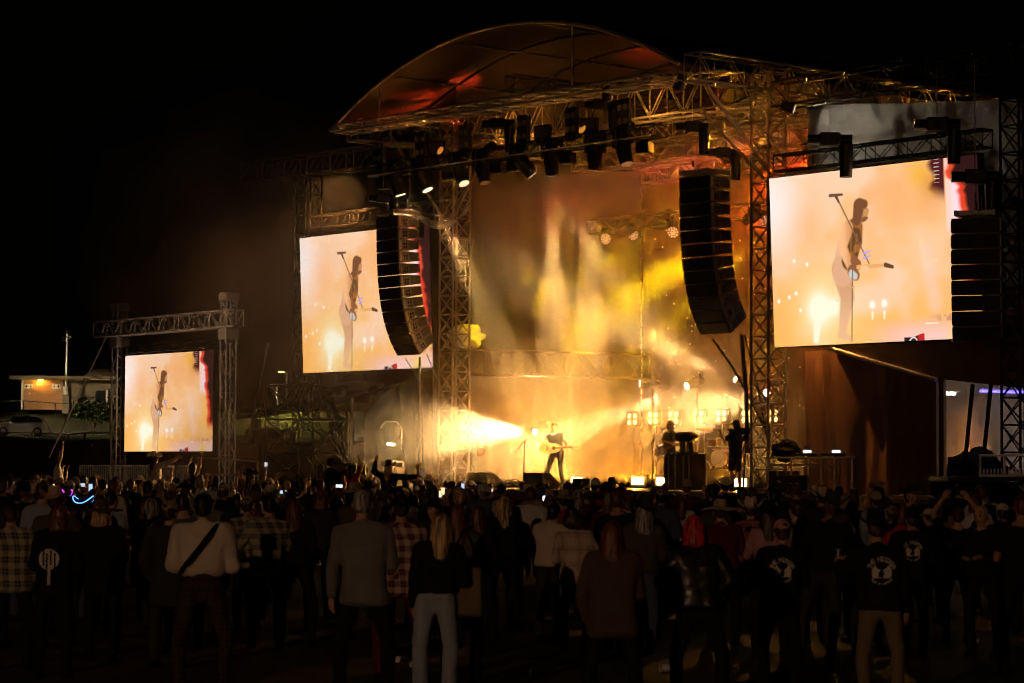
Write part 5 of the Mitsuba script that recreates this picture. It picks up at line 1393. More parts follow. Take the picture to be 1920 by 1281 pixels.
def hand(w, d, palm_n, side, curl=0.35, spread=0.0):
    """A hand from the wrist along d: palm, four fingers of unequal length, thumb from the side of the palm."""
    d = unit(d)
    n = unit(np.asarray(palm_n, float) - d * float(np.dot(palm_n, d)))
    s = np.cross(d, n) * side
    pm = w + d * 0.085
    out = [hull((w, (0.026, 0.026, 0.026)), (pm + s * 0.030, 0.013), (pm - s * 0.032, 0.013), pts=OCT)]
    for k, (o, L) in enumerate(((-0.031, 0.060), (-0.011, 0.074), (0.010, 0.080), (0.030, 0.072))):
        a = pm + s * o
        d1 = unit(d + n * curl * 0.7 + s * o * spread * 12)
        d2 = unit(d + n * curl * 2.0 + s * o * spread * 12)
        b = a + d1 * L * 0.55
        out += [hull((a, 0.0105), (b, 0.0095), pts=OCT), hull((b, 0.0095), (b + d2 * L * 0.5, 0.0075), pts=OCT)]
    t0 = w + d * 0.03 + s * 0.024
    t1 = t0 + unit(d * 0.7 + s * 0.75 + n * 0.25) * 0.042
    out += [hull((t0, 0.015), (t1, 0.011), pts=OCT), hull((t1, 0.011), (t1 + unit(d + s * 0.25 + n * 0.4) * 0.034, 0.009), pts=OCT)]
    return out


def skeleton(fem=False, arms=('down', 'down'), stance=0.10, lean=0.0, tilt=0.0, stride=0.0, seat=False, look=0.0, legs=None):
    """Joint positions of a 1.75 m figure that faces +y."""
    sh, hp = (0.165, 0.094) if fem else (0.190, 0.088)
    J = {'pel': np.array([0, 0, 0.95]), 'waist': np.array([0, 0.005, 1.09]), 'chest': np.array([0, 0.0, 1.28]), 'neck': np.array([0, -0.012, 1.475]), 'head': np.array([0, 0.012, 1.63])}
    for s, nm in ((1, 'r'), (-1, 'l')):
        J['sh' + nm] = np.array([s * sh, -0.012, 1.405])
    up = ['waist', 'chest', 'neck', 'head', 'shr', 'shl']
    cl, sl, ct, st_ = math.cos(lean), math.sin(lean), math.cos(tilt), math.sin(tilt)
    for k in up:
        x, y, z = J[k] - J['pel']
        y, z = y * cl + z * sl, -y * sl + z * cl
        x, z = x * ct + z * st_, -x * st_ + z * ct
        J[k] = J['pel'] + np.array([x, y, z])
    for s, nm, a in ((1, 'r', arms[0]), (-1, 'l', arms[1])):
        u, f = ARMS[a] if isinstance(a, str) else a
        u, f = unit(np.array(u) * [s, 1, 1]), unit(np.array(f) * [s, 1, 1])
        J['el' + nm] = J['sh' + nm] + u * 0.285
        J['wr' + nm] = J['el' + nm] + f * 0.245
        J['hd' + nm] = f
        hpj = np.array([s * hp, 0, 0.93])
        if seat:
            kn = hpj + np.array([s * 0.16, 0.40, 0.02])
            an = kn + np.array([s * 0.02, 0.06, -0.42])
        elif legs:
            kn, an = np.array(legs[0 if s > 0 else 1][0]), np.array(legs[0 if s > 0 else 1][1])
        else:
            kn = np.array([s * (hp + stance) * 0.95, 0.02 + s * stride * 0.5, 0.50])
            an = np.array([s * (hp * 0.75 + stance), -0.03 + s * stride, 0.085])
        J['hip' + nm], J['kn' + nm], J['an' + nm] = hpj, kn, an
    return J


def figure(fem=False, arms=('down', 'down'), top='jacket', bottom='trousers', hair='short', hat=None, fine=0.055, seed=0, fat=1.0, curl=0.35, spread=0.0, face=False, sleeves=True, skirt=None, hem=0.90, **kw):
    """Meshes of one clothed figure in its own coordinates: {part name: (mesh, role)}."""
    J = skeleton(fem, arms, **kw)
    f = fat
    out = {}
    X = np.array([1.0, 0, 0])
    neck, hd = J['neck'], J['head']
    hr = hd - np.array([0, 0.012, 1.63])
    P = lambda x, y, z: hr + np.array([x, y, z])
    cw = 0.085 if fem else 0.098
    # ---- the body
    bd = [hull((P(0, -0.008, 1.655), (0.076, 0.096, 0.098)), (P(0, 0.03, 1.60), (0.060, 0.066, 0.075))), hull((P(0, 0.03, 1.60), (0.058, 0.062, 0.06)), (P(0, 0.062, 1.545), (0.026, 0.022, 0.022))),
          hull((P(0, 0.098, 1.632), 0.010), (P(0, 0.108, 1.598), (0.015, 0.018, 0.012)), pts=OCT), hull((neck, (0.056, 0.056, 0.05)), (P(0, 0.0, 1.57), (0.050, 0.054, 0.04)))]
    for s in (-1, 1):
        bd.append(hull((P(s * 0.080, -0.005, 1.615), (0.010, 0.022, 0.032)), pts=OCT))
    tor = [hull((J['shr'] - X * 0.03, 0.055), (J['shl'] + X * 0.03, 0.055), (neck - [0, 0, 0.02], 0.055), (J['chest'] + X * cw, (0.095, 0.095, 0.10)), (J['chest'] - X * cw, (0.095, 0.095, 0.10))),
           hull((J['chest'] + X * cw, (0.09, 0.095, 0.09)), (J['chest'] - X * cw, (0.09, 0.095, 0.09)), (J['waist'] + X * 0.065, 0.082), (J['waist'] - X * 0.065, 0.082)),
           hull((J['waist'] + X * 0.065, 0.082), (J['waist'] - X * 0.065, 0.082), (J['pel'] + X * 0.075, (0.092, 0.098, 0.09)), (J['pel'] - X * 0.075, (0.092, 0.098, 0.09)))]
    bd += tor
    for nm in 'rl':
        sh, el, wr, hp, kn, an = (J[k + nm] for k in ('sh', 'el', 'wr', 'hip', 'kn', 'an'))
        side = 1 if nm == 'r' else -1
        bd += [hull((sh, 0.050), (el, 0.038)), hull((el, 0.038), (el + (wr - el) * 0.35, 0.038), (wr, 0.025))]
        bd += [hull((hp, 0.082), (kn, 0.052)), hull((kn, 0.052), (kn + (an - kn) * 0.35 + [0, -0.015, 0], 0.052), (an, 0.035)), hull((an - [0, 0.03, 0.04], (0.032, 0.035, 0.03)), (an + [0, 0.13, -0.055], (0.038, 0.04, 0.02)))]
    body = union(bd)
    bt = smooth_mesh(body, fine * 1.3, 4)
    hands = []
    for nm in 'rl':
        side = 1 if nm == 'r' else -1
        pn = np.array([-side * 0.8, 0.5, 0.2]) if abs(J['hd' + nm][2]) > 0.5 and J['hd' + nm][2] < 0 else np.array([-side * 0.35, 0.85, -0.2])
        hands += hand(J['wr' + nm], J['hd' + nm], pn, side, curl, spread)
    hm = mesh_of(union(hands))
    try:
        body2 = m3.Manifold(m3.Mesh(np.asarray(bt.vertices, np.float32), np.asarray(bt.faces, np.uint32))) + union(hands)
        bt = mesh_of(body2) if body2.num_tri() > 200 else cat([bt, hm])
    except Exception:
        bt = cat([bt, hm])
    out['body'] = (bt, 'skin')
    # ---- clothes
    e = {'jacket': 0.034, 'shirt': 0.020, 'tee': 0.016, 'hoodie': 0.040, 'tank': 0.012}[top]
    tp = [hull((J['shr'] - X * 0.02, (0.052 + e, 0.055 + e, 0.052 + e)), (J['shl'] + X * 0.02, (0.052 + e, 0.055 + e, 0.052 + e)), (neck - [0, 0, 0.045], 0.05 + e * 0.6), (J['chest'] + X * cw * f, (0.095 + e, 0.10 * f + e, 0.10)), (J['chest'] - X * cw * f, (0.095 + e, 0.10 * f + e, 0.10))),
          hull((J['chest'] + X * cw * f, (0.09 + e, 0.10 * f + e, 0.09)), (J['chest'] - X * cw * f, (0.09 + e, 0.10 * f + e, 0.09)), (J['waist'] + X * 0.07 * f, (0.085 + e, 0.09 * f + e, 0.08)), (J['waist'] - X * 0.07 * f, (0.085 + e, 0.09 * f + e, 0.08)))]
    if hem < 1.05:
        dz = np.array([0, 0, hem + 0.05 - 0.95])
        tp.append(hull((J['waist'] + X * 0.07 * f, (0.085 + e, 0.09 * f + e, 0.08)), (J['waist'] - X * 0.07 * f, (0.085 + e, 0.09 * f + e, 0.08)), (J['pel'] + dz + X * 0.085 * f, (0.095 + e, 0.10 * f + e, 0.05)), (J['pel'] + dz - X * 0.085 * f, (0.095 + e, 0.10 * f + e, 0.05))))
    if top == 'hoodie':
        tp.append(hull((neck + [0.085, -0.055, -0.03], 0.05), (neck + [-0.085, -0.055, -0.03], 0.05), (neck + [0, -0.085, -0.10], 0.055), (neck + [0.0, -0.07, 0.02], 0.045)))
    elif top in ('jacket', 'shirt'):
        tp.append(hull((neck + [0.045, -0.02, -0.01], 0.030), (neck + [-0.045, -0.02, -0.01], 0.030), (neck + [0, -0.04, 0.012], 0.026), (neck + [0, 0.035, -0.04], 0.028)))
    for nm in 'rl':
        sh, el, wr = J['sh' + nm], J['el' + nm], J['wr' + nm]
        if top == 'tank':
            continue
        if top == 'tee' or not sleeves:
            tp.append(hull((sh, 0.052 + e), (sh + (el - sh) * 0.62, 0.050 + e)))
        else:
            c = wr - (wr - el) * 0.04
            tp += [hull((sh, 0.050 + e), (el, 0.040 + e)), hull((el, 0.040 + e), (c, 0.030 + e * 0.8))]
    tm = smooth_mesh(union(tp), fine, 5, 0.010 + e * 0.24, seed, (10, 10, 6))
    out['top'] = (tm, 'top')
    bt_ = [hull((J['pel'] + X * 0.075, (0.106, 0.112, 0.075)), (J['pel'] - X * 0.075, (0.106, 0.112, 0.075)), (J['pel'] + X * 0.05 + [0, 0, 0.10], (0.095, 0.098, 0.03)), (J['pel'] - X * 0.05 + [0, 0, 0.10], (0.095, 0.098, 0.03)))]
    bt_.append(hull((J['hipr'], 0.098), (J['hipl'], 0.098), (J['pel'] - [0, 0, 0.075], 0.075)))
    for nm in 'rl':
        hp, kn, an = J['hip' + nm], J['kn' + nm], J['an' + nm]
        wide = 0.012 if bottom == 'wide' else 0.0
        if bottom == 'shorts':
            bt_.append(hull((hp, 0.098), (kn + (hp - kn) * 0.12, 0.085)))
        else:
            bt_ += [hull((hp, 0.098), (kn, 0.064 + wide)), hull((kn, 0.064 + wide), (kn + (an - kn) * 0.35 + [0, -0.015, 0], 0.062 + wide), (an + [0, 0, -0.02], 0.052 + wide * 2))]
    out['bottom'] = (smooth_mesh(union(bt_), fine, 5, 0.012, seed + 5, (9, 9, 9)), 'bottom')
    for nm in 'rl':
        an = J['an' + nm]
        out['shoe_' + nm] = (mesh_of(hull((an + [0, -0.035, -0.045], (0.042, 0.045, 0.04)), (an + [0, 0.13, -0.060], (0.046, 0.048, 0.025)), (an + [0, 0.03, -0.01], (0.042, 0.05, 0.03)))), 'shoe')
    # ---- hair and hat
    cap = [hull((P(0, -0.016, 1.668), (0.084, 0.102, 0.094)), (P(0, -0.045, 1.62), (0.076, 0.066, 0.070)))]
    if hair == 'short':
        cap.append(hull((P(0, -0.055, 1.60), (0.066, 0.052, 0.055)), (P(0, 0.0, 1.70), (0.078, 0.09, 0.06))))
        hm_ = smooth_mesh(union(cap), 0.035, 2, 0.007, seed, (30, 30, 30))
    elif hair == 'buzz':
        hm_ = smooth_mesh(hull((P(0, -0.014, 1.662), (0.080, 0.099, 0.098)), (P(0, -0.045, 1.60), (0.066, 0.060, 0.055))), 0.04, 2)
    elif hair in ('long', 'verylong', 'bob', 'wavy'):
        L = {'long': 1.33, 'verylong': 1.20, 'bob': 1.50, 'wavy': 1.38}[hair]
        w = {'long': 0.085, 'verylong': 0.100, 'bob': 0.095, 'wavy': 0.105}[hair]
        cap += [hull((P(0, -0.03, 1.64), (0.092, 0.085, 0.08)), (P(0, -0.075, (1.62 + L) / 2), (w, 0.052, 0.06))), hull((P(0, -0.075, (1.62 + L) / 2), (w, 0.052, 0.06)), (P(0, -0.098, L), (w * 0.9, 0.038, 0.03)))]
        for s in (-1, 1):
            cap.append(hull((P(s * 0.072, 0.0, 1.63), (0.028, 0.05, 0.05)), (P(s * 0.085, -0.02, max(L, 1.44)), (0.030, 0.04, 0.03))))
        hm_ = smooth_mesh(union(cap), 0.017 if fine < 0.05 else 0.032, 3, 0.020 if hair == 'wavy' else 0.016, seed, (38, 38, 4) if hair != 'wavy' else (18, 18, 12))
    elif hair == 'curly':
        cap += [hull((P(0, -0.03, 1.66), (0.115, 0.115, 0.10)), (P(0, -0.05, 1.55), (0.12, 0.085, 0.08)))]
        hm_ = smooth_mesh(union(cap), 0.026, 1, 0.030, seed, (18, 18, 18))
    elif hair == 'bun':
        cap.append(hull((P(0, -0.13, 1.70), 0.045)))
        hm_ = smooth_mesh(union(cap), 0.035, 3, 0.006, seed, (30, 30, 30))
    else:
        hm_ = None
    if hm_ is not None:
        out['hair'] = (hm_, 'hair')
    if hat:
        out['hat'] = (hat_mesh(hat, seed, hr), 'hat')
    if face:
        for s, nm in ((-1, 'l'), (1, 'r')):
            out['eye_' + nm] = (moved(trimesh.creation.icosphere(1, 0.011), 0, P(s * 0.031, 0.082, 1.638)), 'eye')
        out['mouth'] = (mesh_of(hull((P(-0.02, 0.088, 1.568), 0.006), (P(0.02, 0.088, 1.568), 0.006), pts=OCT)), 'mouth')
    return out, J


def hat_mesh(kind, seed, hr=np.zeros(3)):
    c = hr + np.array([0, -0.008, 1.70])
    if kind in ('cowboy', 'wide', 'neon'):
        R_, r_ = {'cowboy': (0.175, 0.225), 'neon': (0.175, 0.22), 'wide': (0.235, 0.245)}[kind]
        n, m = 36, 5
        V, F = [], []
        for lay in (0, 1):
            for k in range(n):
                a = 2 * math.pi * k / n
                for q in range(m):
                    t = q / (m - 1)
                    x, y = math.cos(a) * (0.083 + (R_ - 0.083) * t), math.sin(a) * (0.10 + (r_ - 0.10) * t)
                    z = (0.095 * t * t * abs(math.cos(a)) ** 2.2 - 0.028 * t * abs(math.sin(a))) if kind != 'wide' else -0.025 * t + 0.012 * math.sin(3 * a + seed) * t
                    V.append(c + [x, y, z - 0.012 - 0.008 * lay])
        for lay in (0, 1):
            o = lay * n * m
            for k in range(n):
                k2 = (k + 1) % n
                for q in range(m - 1):
                    f = [o + k * m + q, o + k2 * m + q, o + k2 * m + q + 1, o + k * m + q + 1]
                    F += ([[f[0], f[2], f[1]], [f[0], f[3], f[2]]] if lay == 0 else [[f[0], f[1], f[2]], [f[0], f[2], f[3]]])
        for k in range(n):
            k2 = (k + 1) % n
            a, b = k * m + m - 1, k2 * m + m - 1
            F += [[a, b, b + n * m], [a, b + n * m, a + n * m]]
        brim = trimesh.Trimesh(np.array(V), np.array(F), process=False)
        h = 0.115 if kind != 'wide' else 0.09
        cr = hull((c + [0, 0, -0.02], (0.090, 0.107, 0.012)), (c + [0.045, -0.02, h - 0.018], (0.030, 0.060, 0.020)), (c + [-0.045, -0.02, h - 0.018], (0.030, 0.060, 0.020)), (c + [0, 0.045, h - 0.035], (0.035, 0.035, 0.020)))
        if kind != 'wide':
            cr = cr - hull((c + [0, -0.07, h + 0.012], (0.022, 0.03, 0.030)), (c + [0, 0.05, h + 0.005], (0.018, 0.03, 0.030)))
        crm = smooth_mesh(cr, 0.03, 3)
        return cat([brim, crm])
    if kind in ('cap', 'backcap'):
        k = 1 if kind == 'cap' else -1
        d = hull((c + [0, 0.0, -0.015], (0.088, 0.106, 0.085)), (c + [0, -0.01, -0.03], (0.086, 0.104, 0.05))) - m3.Manifold.cube((0.4, 0.4, 0.2), True).translate((c + [0, 0, -0.137]).tolist())
        vz = hull((c + [0.055, k * 0.09, -0.035], (0.02, 0.02, 0.006)), (c + [-0.055, k * 0.09, -0.035], (0.02, 0.02, 0.006)), (c + [0, k * 0.165, -0.045], (0.045, 0.02, 0.006)))
        return smooth_mesh(d + vz, 0.04, 1)
    if kind == 'bucket':
        return smooth_mesh(hull((c + [0, 0, -0.03], (0.135, 0.15, 0.004)), (c + [0, 0, -0.01], (0.098, 0.115, 0.01))) + hull((c + [0, 0, -0.02], (0.092, 0.108, 0.01)), (c + [0, 0, 0.065], (0.070, 0.085, 0.02))), 0.04, 1)
    return smooth_mesh(hull((c + [0, -0.005, -0.02], (0.088, 0.105, 0.092)), (c + [0, -0.02, -0.045], (0.087, 0.098, 0.06))), 0.04, 1)


UVP = {'top', 'bottom'}


def place_figure(label, fig, pos, yaw, H, mats, group=None, key=None, skip=(), tip=(0.0, 0.0)):
    """Puts a figure's meshes into the scene, feet on pos, facing yaw (0 = +y)."""
    key = thing('person', label, 'person', group)
    M = T().translate([float(v) for v in pos]).rotate([0, 0, 1], math.degrees(yaw)).rotate([1, 0, 0], tip[0]).rotate([0, 1, 0], tip[1]).scale(H / 1.75)
    names = {'bottom': mats.get('bottom_name', 'trousers'), 'top': mats.get('top_name', 'jacket'), 'shoe_r': 'shoe', 'shoe_l': 'shoe', 'eye_l': 'eye', 'eye_r': 'eye'}
    order = ['body'] + [k for k in fig if k != 'body']
    for nm in order:
        if nm in skip:
            continue
        m, role = fig[nm]
        b = {'skin': mats.get('skin', 'm_skin_light'), 'top': mats['top'], 'bottom': mats['bottom'], 'shoe': mats.get('shoe', 'm_cloth_black'), 'hair': mats.get('hair', 'm_hair_brown'), 'hat': mats.get('hat', 'm_cloth_black'), 'eye': 'm_black_plastic', 'mouth': 'm_cloth_maroon'}[role]
        if isinstance(m, dict):
            part(key, names.get(nm, nm), m, b, to=M)
        else:
            uvs = None
            if role in UVP and ('plaid' in b):
                v, n = np.array(m.vertices), np.array(m.vertex_normals)
                uvs = np.stack([v[:, 0] + v[:, 1] * 0.85 + 0.3, v[:, 2]], 1)
                d = mikit.ply(m, None, True, uv=uvs)
            else:
                d = mikit.ply(m, None, 45)
            fig[nm] = (d, role)
            part(key, names.get(nm, nm), d, b, to=M)
    return key


def look_yaw(p, t):
    return math.atan2(-(t[0] - p[0]), t[1] - p[1])


FOCUS = np.array([-0.5, 0.0])
CAMYAW = math.atan2(-FWD[0], FWD[1])
# ------------------------------------------------------------------ who stands where
def hor(px):
    return 882 + (px - 960) * math.tan(ROLL)


def world(J, key, pos, yaw, H, off=(0, 0, 0)):
    p = (np.asarray(J[key]) + np.asarray(off)) * H / 1.75
    c, s = math.cos(yaw), math.sin(yaw)
    return np.array([pos[0] + p[0] * c - p[1] * s, pos[1] + p[0] * s + p[1] * c, pos[2] + p[2]])


def handpt(J, nm, pos, yaw, H, d=0.11):
    return world(J, 'wr' + nm, pos, yaw, H, J['hd' + nm] * d)


def phone(label, p, yaw, lit=(0.9, 1.0, 1.2), land=False, tiltz=0.0):
    """A phone held up; its screen faces back towards its holder."""
    key = thing('phone', label, 'phone', 'phones held up in the crowd')
    s = (0.155, 0.010, 0.078) if land else (0.078, 0.010, 0.155)
    b = bxm((0, 0, 0), s, 0, 0.003)
    M = trimesh.transformations.rotation_matrix(yaw, [0, 0, 1])
    b.apply_transform(M)
    part(key, 'body', moved(b, 0, p), 'm_black_plastic', False)
    sc = bxm((0, -0.0062, 0), (s[0] * 0.9, 0.002, s[2] * 0.9))
    sc.apply_transform(M)
    part(key, 'screen', moved(sc, 0, p), 'm_lens', False, em=lit)
    return key


STAGE_BAND = 'musicians on stage'
# ---- the singer with his acoustic guitar
singer_pos, singer_yaw = gnd(1044, 67.6, DZ), CAMYAW + math.pi - 0.15
fig, J = figure(arms=('strum', 'fret'), top='tank', hair='short', fine=0.035, seed=3, face=True, tilt=0.10, lean=-0.10, hem=0.92,
                legs=(((0.22, 0.06, 0.54), (0.40, -0.10, 0.10)), ((-0.11, 0.05, 0.51), (-0.17, -0.02, 0.085))))
place_figure('singer in dark sleeveless top playing an acoustic guitar at the microphone', fig, singer_pos, singer_yaw, 1.80, dict(top='m_cloth_charcoal', bottom='m_cloth_charcoal', hair='m_hair_brown', top_name='sleeveless_top'))


def guitar(name, label, pos, yaw, H, J, acoustic, tilt, off=(0.06, 0.24, 1.02)):
    key = thing(name, label, 'guitar')
    a = np.linspace(0, 2 * math.pi, 40, endpoint=False)
    if acoustic:
        r = 0.175 + 0.035 * np.cos(a) - 0.045 * np.cos(2 * a + math.pi)
        pts = np.stack([-np.cos(a) * r * 1.30, np.sin(a) * r], 1)
        th = 0.10
    else:
        r = 0.165 + 0.03 * np.cos(a) - 0.04 * np.cos(2 * a + math.pi) + 0.02 * np.cos(3 * a)
        pts = np.stack([-np.cos(a) * r * 1.15, np.sin(a) * r * 0.95], 1)
        th = 0.045
    from shapely import Polygon
    bd = trimesh.creation.extrude_polygon(Polygon(pts).buffer(0), th)
    # local frame: x along the neck (towards the player's left hand), y up, z out of the body
    c, s = math.cos(tilt), math.sin(tilt)
    k = H / 1.75
    sc = 1.0

    def put(m):
        m = m.copy()
        M = np.eye(4)
        M[:3, 0], M[:3, 1], M[:3, 2] = [-c, 0, s], [s, 0, c], [0, 1, 0]
        M[:3, 3] = np.array(off)
        m.apply_transform(M)
        m.apply_scale(k)
        return moved(m, yaw, pos)
    part(key, 'body', put(bd), 'm_wood' if acoustic else 'm_dark_wood', 30)
    if acoustic:
        part(key, 'sound_hole', put(moved(rodm((0, 0, 0), (0, 0, 0.004), 0.05, 18), 0, (0.06, 0, th))), 'm_black_plastic', False)
    else:
        part(key, 'pick_guard', put(bxm((0.02, -0.02, th + 0.003), (0.2, 0.16, 0.006), 0.3)), 'm_white_paint', False)
    part(key, 'bridge', put(bxm((-0.12, 0, th + 0.008), (0.03, 0.13, 0.014))), 'm_dark_wood', False)
    nl = 0.46 if acoustic else 0.62
    part(key, 'neck', put(bxm((0.20 + nl / 2 - 0.1, 0, th - 0.005), (nl, 0.048, 0.03), 0, 0.006)), 'm_dark_wood', False)
    part(key, 'headstock', put(bxm((0.10 + nl + 0.085, 0, th - 0.012), (0.16, 0.075, 0.02), 0, 0.004)), 'm_wood', False)
    part(key, 'tuning_peg', put(cat([rodm((0.10 + nl + 0.04 + 0.045 * i, -0.055, th - 0.01), (0.10 + nl + 0.04 + 0.045 * i, 0.055, th - 0.01), 0.008, 6) for i in range(3)])), 'm_chrome', 40, stuff=True)
    return key


guitar('acoustic_guitar', 'pale wooden acoustic guitar in the hands of the singer', singer_pos, singer_yaw, 1.80, J, True, 0.06, (0.10, 0.155, 1.06))

bp, by = gnd(1257, 66.8, DZ), math.atan2(RIGHT[0] * 0.85 + FWD[0] * 0.5, -(RIGHT[1] * 0.85 + FWD[1] * 0.5))
fig, J = figure(arms=('strum', 'fret'), top='tee', hair='curly', fine=0.038, seed=8, face=True, lean=0.05, stance=0.12)
place_figure('bass player with curly fair hair singing at his microphone', fig, bp, by, 1.84, dict(top='m_cloth_olive', bottom='m_cloth_black', hair='m_hair_blond', top_name='shirt'))
guitar('bass_guitar', 'dark wooden bass guitar hanging from the bass player', bp, by, 1.84, J, False, 0.22, (0.10, 0.17, 0.98))
dp, dy = d0 + [0.05, 0.72, -0.44 - 0.04], CAMYAW + math.pi + 0.35
fig, J = figure(arms=('drum', 'drum'), top='tee', bottom='trousers', hair='short', hat='cap', fine=0.04, seed=9, face=True, seat=True)
place_figure('drummer in pale shirt and white cap seated behind the drum kit', fig, dp, dy, 1.80, dict(top='m_cloth_cream', bottom='m_cloth_grey', hat='m_cloth_white', top_name='shirt'))
for nm, w in (('r', 'right'), ('l', 'left')):
    k = thing('drumstick', f'drumstick in the {w} hand of the drummer', 'drumstick')
    h = handpt(J, nm, dp, dy, 1.80, 0.06)
    part(k, '', rodm(h - [0.0, -0.1, 0.02], h + [0.1, -0.3, 0.06], 0.008, 6), 'm_wood', 50)
gp_, gy = gnd(884, 73.0, DZ), math.atan2(-RIGHT[0], RIGHT[1]) + 0.5
fig, J = figure(arms=('strum', 'fret'), top='tee', hair='short', hat='cap', fine=0.05, seed=10, lean=0.12)
place_figure('shadowy guitarist almost lost in the white smoke at stage left edge', fig, gp_, gy, 1.80, dict(top='m_cloth_black', bottom='m_cloth_black', top_name='shirt'))
guitar('electric_guitar', 'dark electric guitar of the shadowy guitarist in the smoke', gp_, gy, 1.80, J, False, 0.15, (0.10, 0.16, 1.02))
op, oy = gnd(1379, 64.5, DZ), math.atan2(RIGHT[0] * 0.75 - FWD[0] * 0.6, -(RIGHT[1] * 0.75 - FWD[1] * 0.6))
fig, J = figure(arms=('phone', 'cam'), top='tee', bottom='shorts', hair='short', hat='bucket', fine=0.04, seed=11, hem=0.80, fat=1.15, stance=0.09)
place_figure('camera operator in black shirt and shorts standing at the right stage edge', fig, op, oy, 1.78, dict(top='m_cloth_black', bottom='m_cloth_black', top_name='shirt', bottom_name='shorts', skin='m_skin_tan'))

# ---- people who stand out in the crowd: px, py of the top of the head, pixels per metre
CROWD = 'people watching from the crowd'
taken = []


def stand(label, px, py, s, yaw=None, fine=0.045, mats=None, turn=0.0, **kw):
    dep = FOC / s
    pos = gnd(px, dep)
    H = 2.0 - (py - hor(px)) / s
    kw.setdefault('tilt', rnd.uniform(-0.08, 0.08))
    kw.setdefault('lean', rnd.uniform(-0.03, 0.09))
    kw.setdefault('stance', rnd.uniform(0.05, 0.13))
    hat = kw.get('hat')
    Hb = (H - (0.06 if hat in ('cowboy', 'wide', 'neon') else 0.03 if hat else 0.0)) * 0.998
    yw = (look_yaw(pos, FOCUS) * 0.5 + CAMYAW * 0.5 if yaw is None else yaw) + turn
    fig, J = figure(fine=fine, seed=int(px) % 97, **kw)
    key = place_figure(label, fig, pos, yw, Hb, mats, CROWD)
    taken.append(pos[:2])
    return key, pos, yw, Hb, J


def lgp(key, name, m, pos, yaw, H, bsdf, smooth=40, label=None, uv=None):
    """A further part given in the figure's own coordinates."""
    M = T().translate([float(v) for v in pos]).rotate([0, 0, 1], math.degrees(yaw)).scale(H / 1.75)
    return part(key, name, m, bsdf, smooth, label, to=M)


stand('grey haired man in plain grey green shirt jacket, middle of the foreground', 685, 917, 217, mats=dict(top='m_cloth_grey', bottom='m_cloth_black', hair='m_hair_grey'), top='shirt', hair='buzz', arms=('front', 'down'), fat=1.12, fine=0.035, hem=0.78)
k, p, y, H, J = stand('man in cream cropped hoodie with a black strap across his back', 382, 924, 212, mats=dict(top='m_cloth_cream', bottom='m_shorts_plaid', hair='m_hair_black', top_name='hoodie'), top='hoodie', hair='short', arms=('front', 'front'), fat=1.1, fine=0.033, hem=1.08)
st_pts = [np.array(q) for q in ((0.13, -0.03, 1.475), (0.085, -0.155, 1.40), (0.0, -0.185, 1.28), (-0.10, -0.175, 1.16), (-0.175, -0.10, 1.07))]
lgp(k, 'bag_strap', path(st_pts, 0.020, 8), p, y, H, 'm_cloth_black', 60)
k, p, y, H, J = stand('blond woman in black jacket and light blue wide jeans, right of the red plaid man', 818, 962, 214, mats=dict(top='m_cloth_black', bottom='m_cloth_lightdenim', hair='m_hair_blond'), fem=True, top='jacket', hair='long', bottom='wide', arms=('front', 'down'), fine=0.033, hem=0.98, stance=0.06)
k, p, y, H, J = stand('dark haired woman in olive jacket close beside the blond woman in jeans', 866, 946, 202, mats=dict(top='m_cloth_olive', bottom='m_cloth_black', hair='m_hair_auburn'), fem=True, top='jacket', hair='long', arms=('front', 'front'), fine=0.04, hem=0.85)
bag = thing('tote_bag', 'brown leather tote bag hanging between the blond and the dark haired woman', 'bag')
bc = gnd(872, FOC / 213, 0.93)
part(bag, 'body', moved(smooth_mesh(hull(((0.13, 0, -0.18), (0.04, 0.06, 0.04)), ((-0.13, 0, -0.18), (0.04, 0.06, 0.04)), ((0.12, 0, 0.20), (0.03, 0.03, 0.02)), ((-0.12, 0, 0.20), (0.03, 0.03, 0.02))), 0.05, 3, 0.012, 4), CAMYAW, bc), 'm_case_tan' if 'm_case_tan' in scene else 'm_cloth_khaki', 50)
for s in (-1, 1):
    part(bag, 'strap', moved(path([(s * 0.10, 0.02, 0.2), (s * 0.07, 0.03, 0.42), (0.0, 0.04, 0.56)], 0.012, 6), CAMYAW, bc), 'm_cloth_black', 60)
stand('man in red and white plaid shirt and black cap behind the grey haired man', 750, 922, 196, mats=dict(top='m_plaid_red', bottom='m_cloth_maroon', hat='m_cloth_black', top_name='shirt'), top='shirt', hair='short', hat='backcap', arms=('front', 'front'), fine=0.038, hem=0.78, fat=1.08)
stand('heavy woman with very long dark hair and brown jacket, front row centre right', 1150, 975, 238, mats=dict(top='m_cloth_brown', bottom='m_cloth_black', hair='m_hair_auburn'), fem=True, top='jacket', hair='verylong', arms=('front', 'pocket'), fat=1.3, fine=0.033, hem=0.74)
stand('woman with bright red hair in a black leather jacket', 1312, 965, 226, mats=dict(top='m_leather', bottom='m_cloth_black', hair='m_hair_red'), fem=True, top='jacket', hair='bob', arms=('hip', 'hip'), fat=1.1, fine=0.033, hem=0.90)


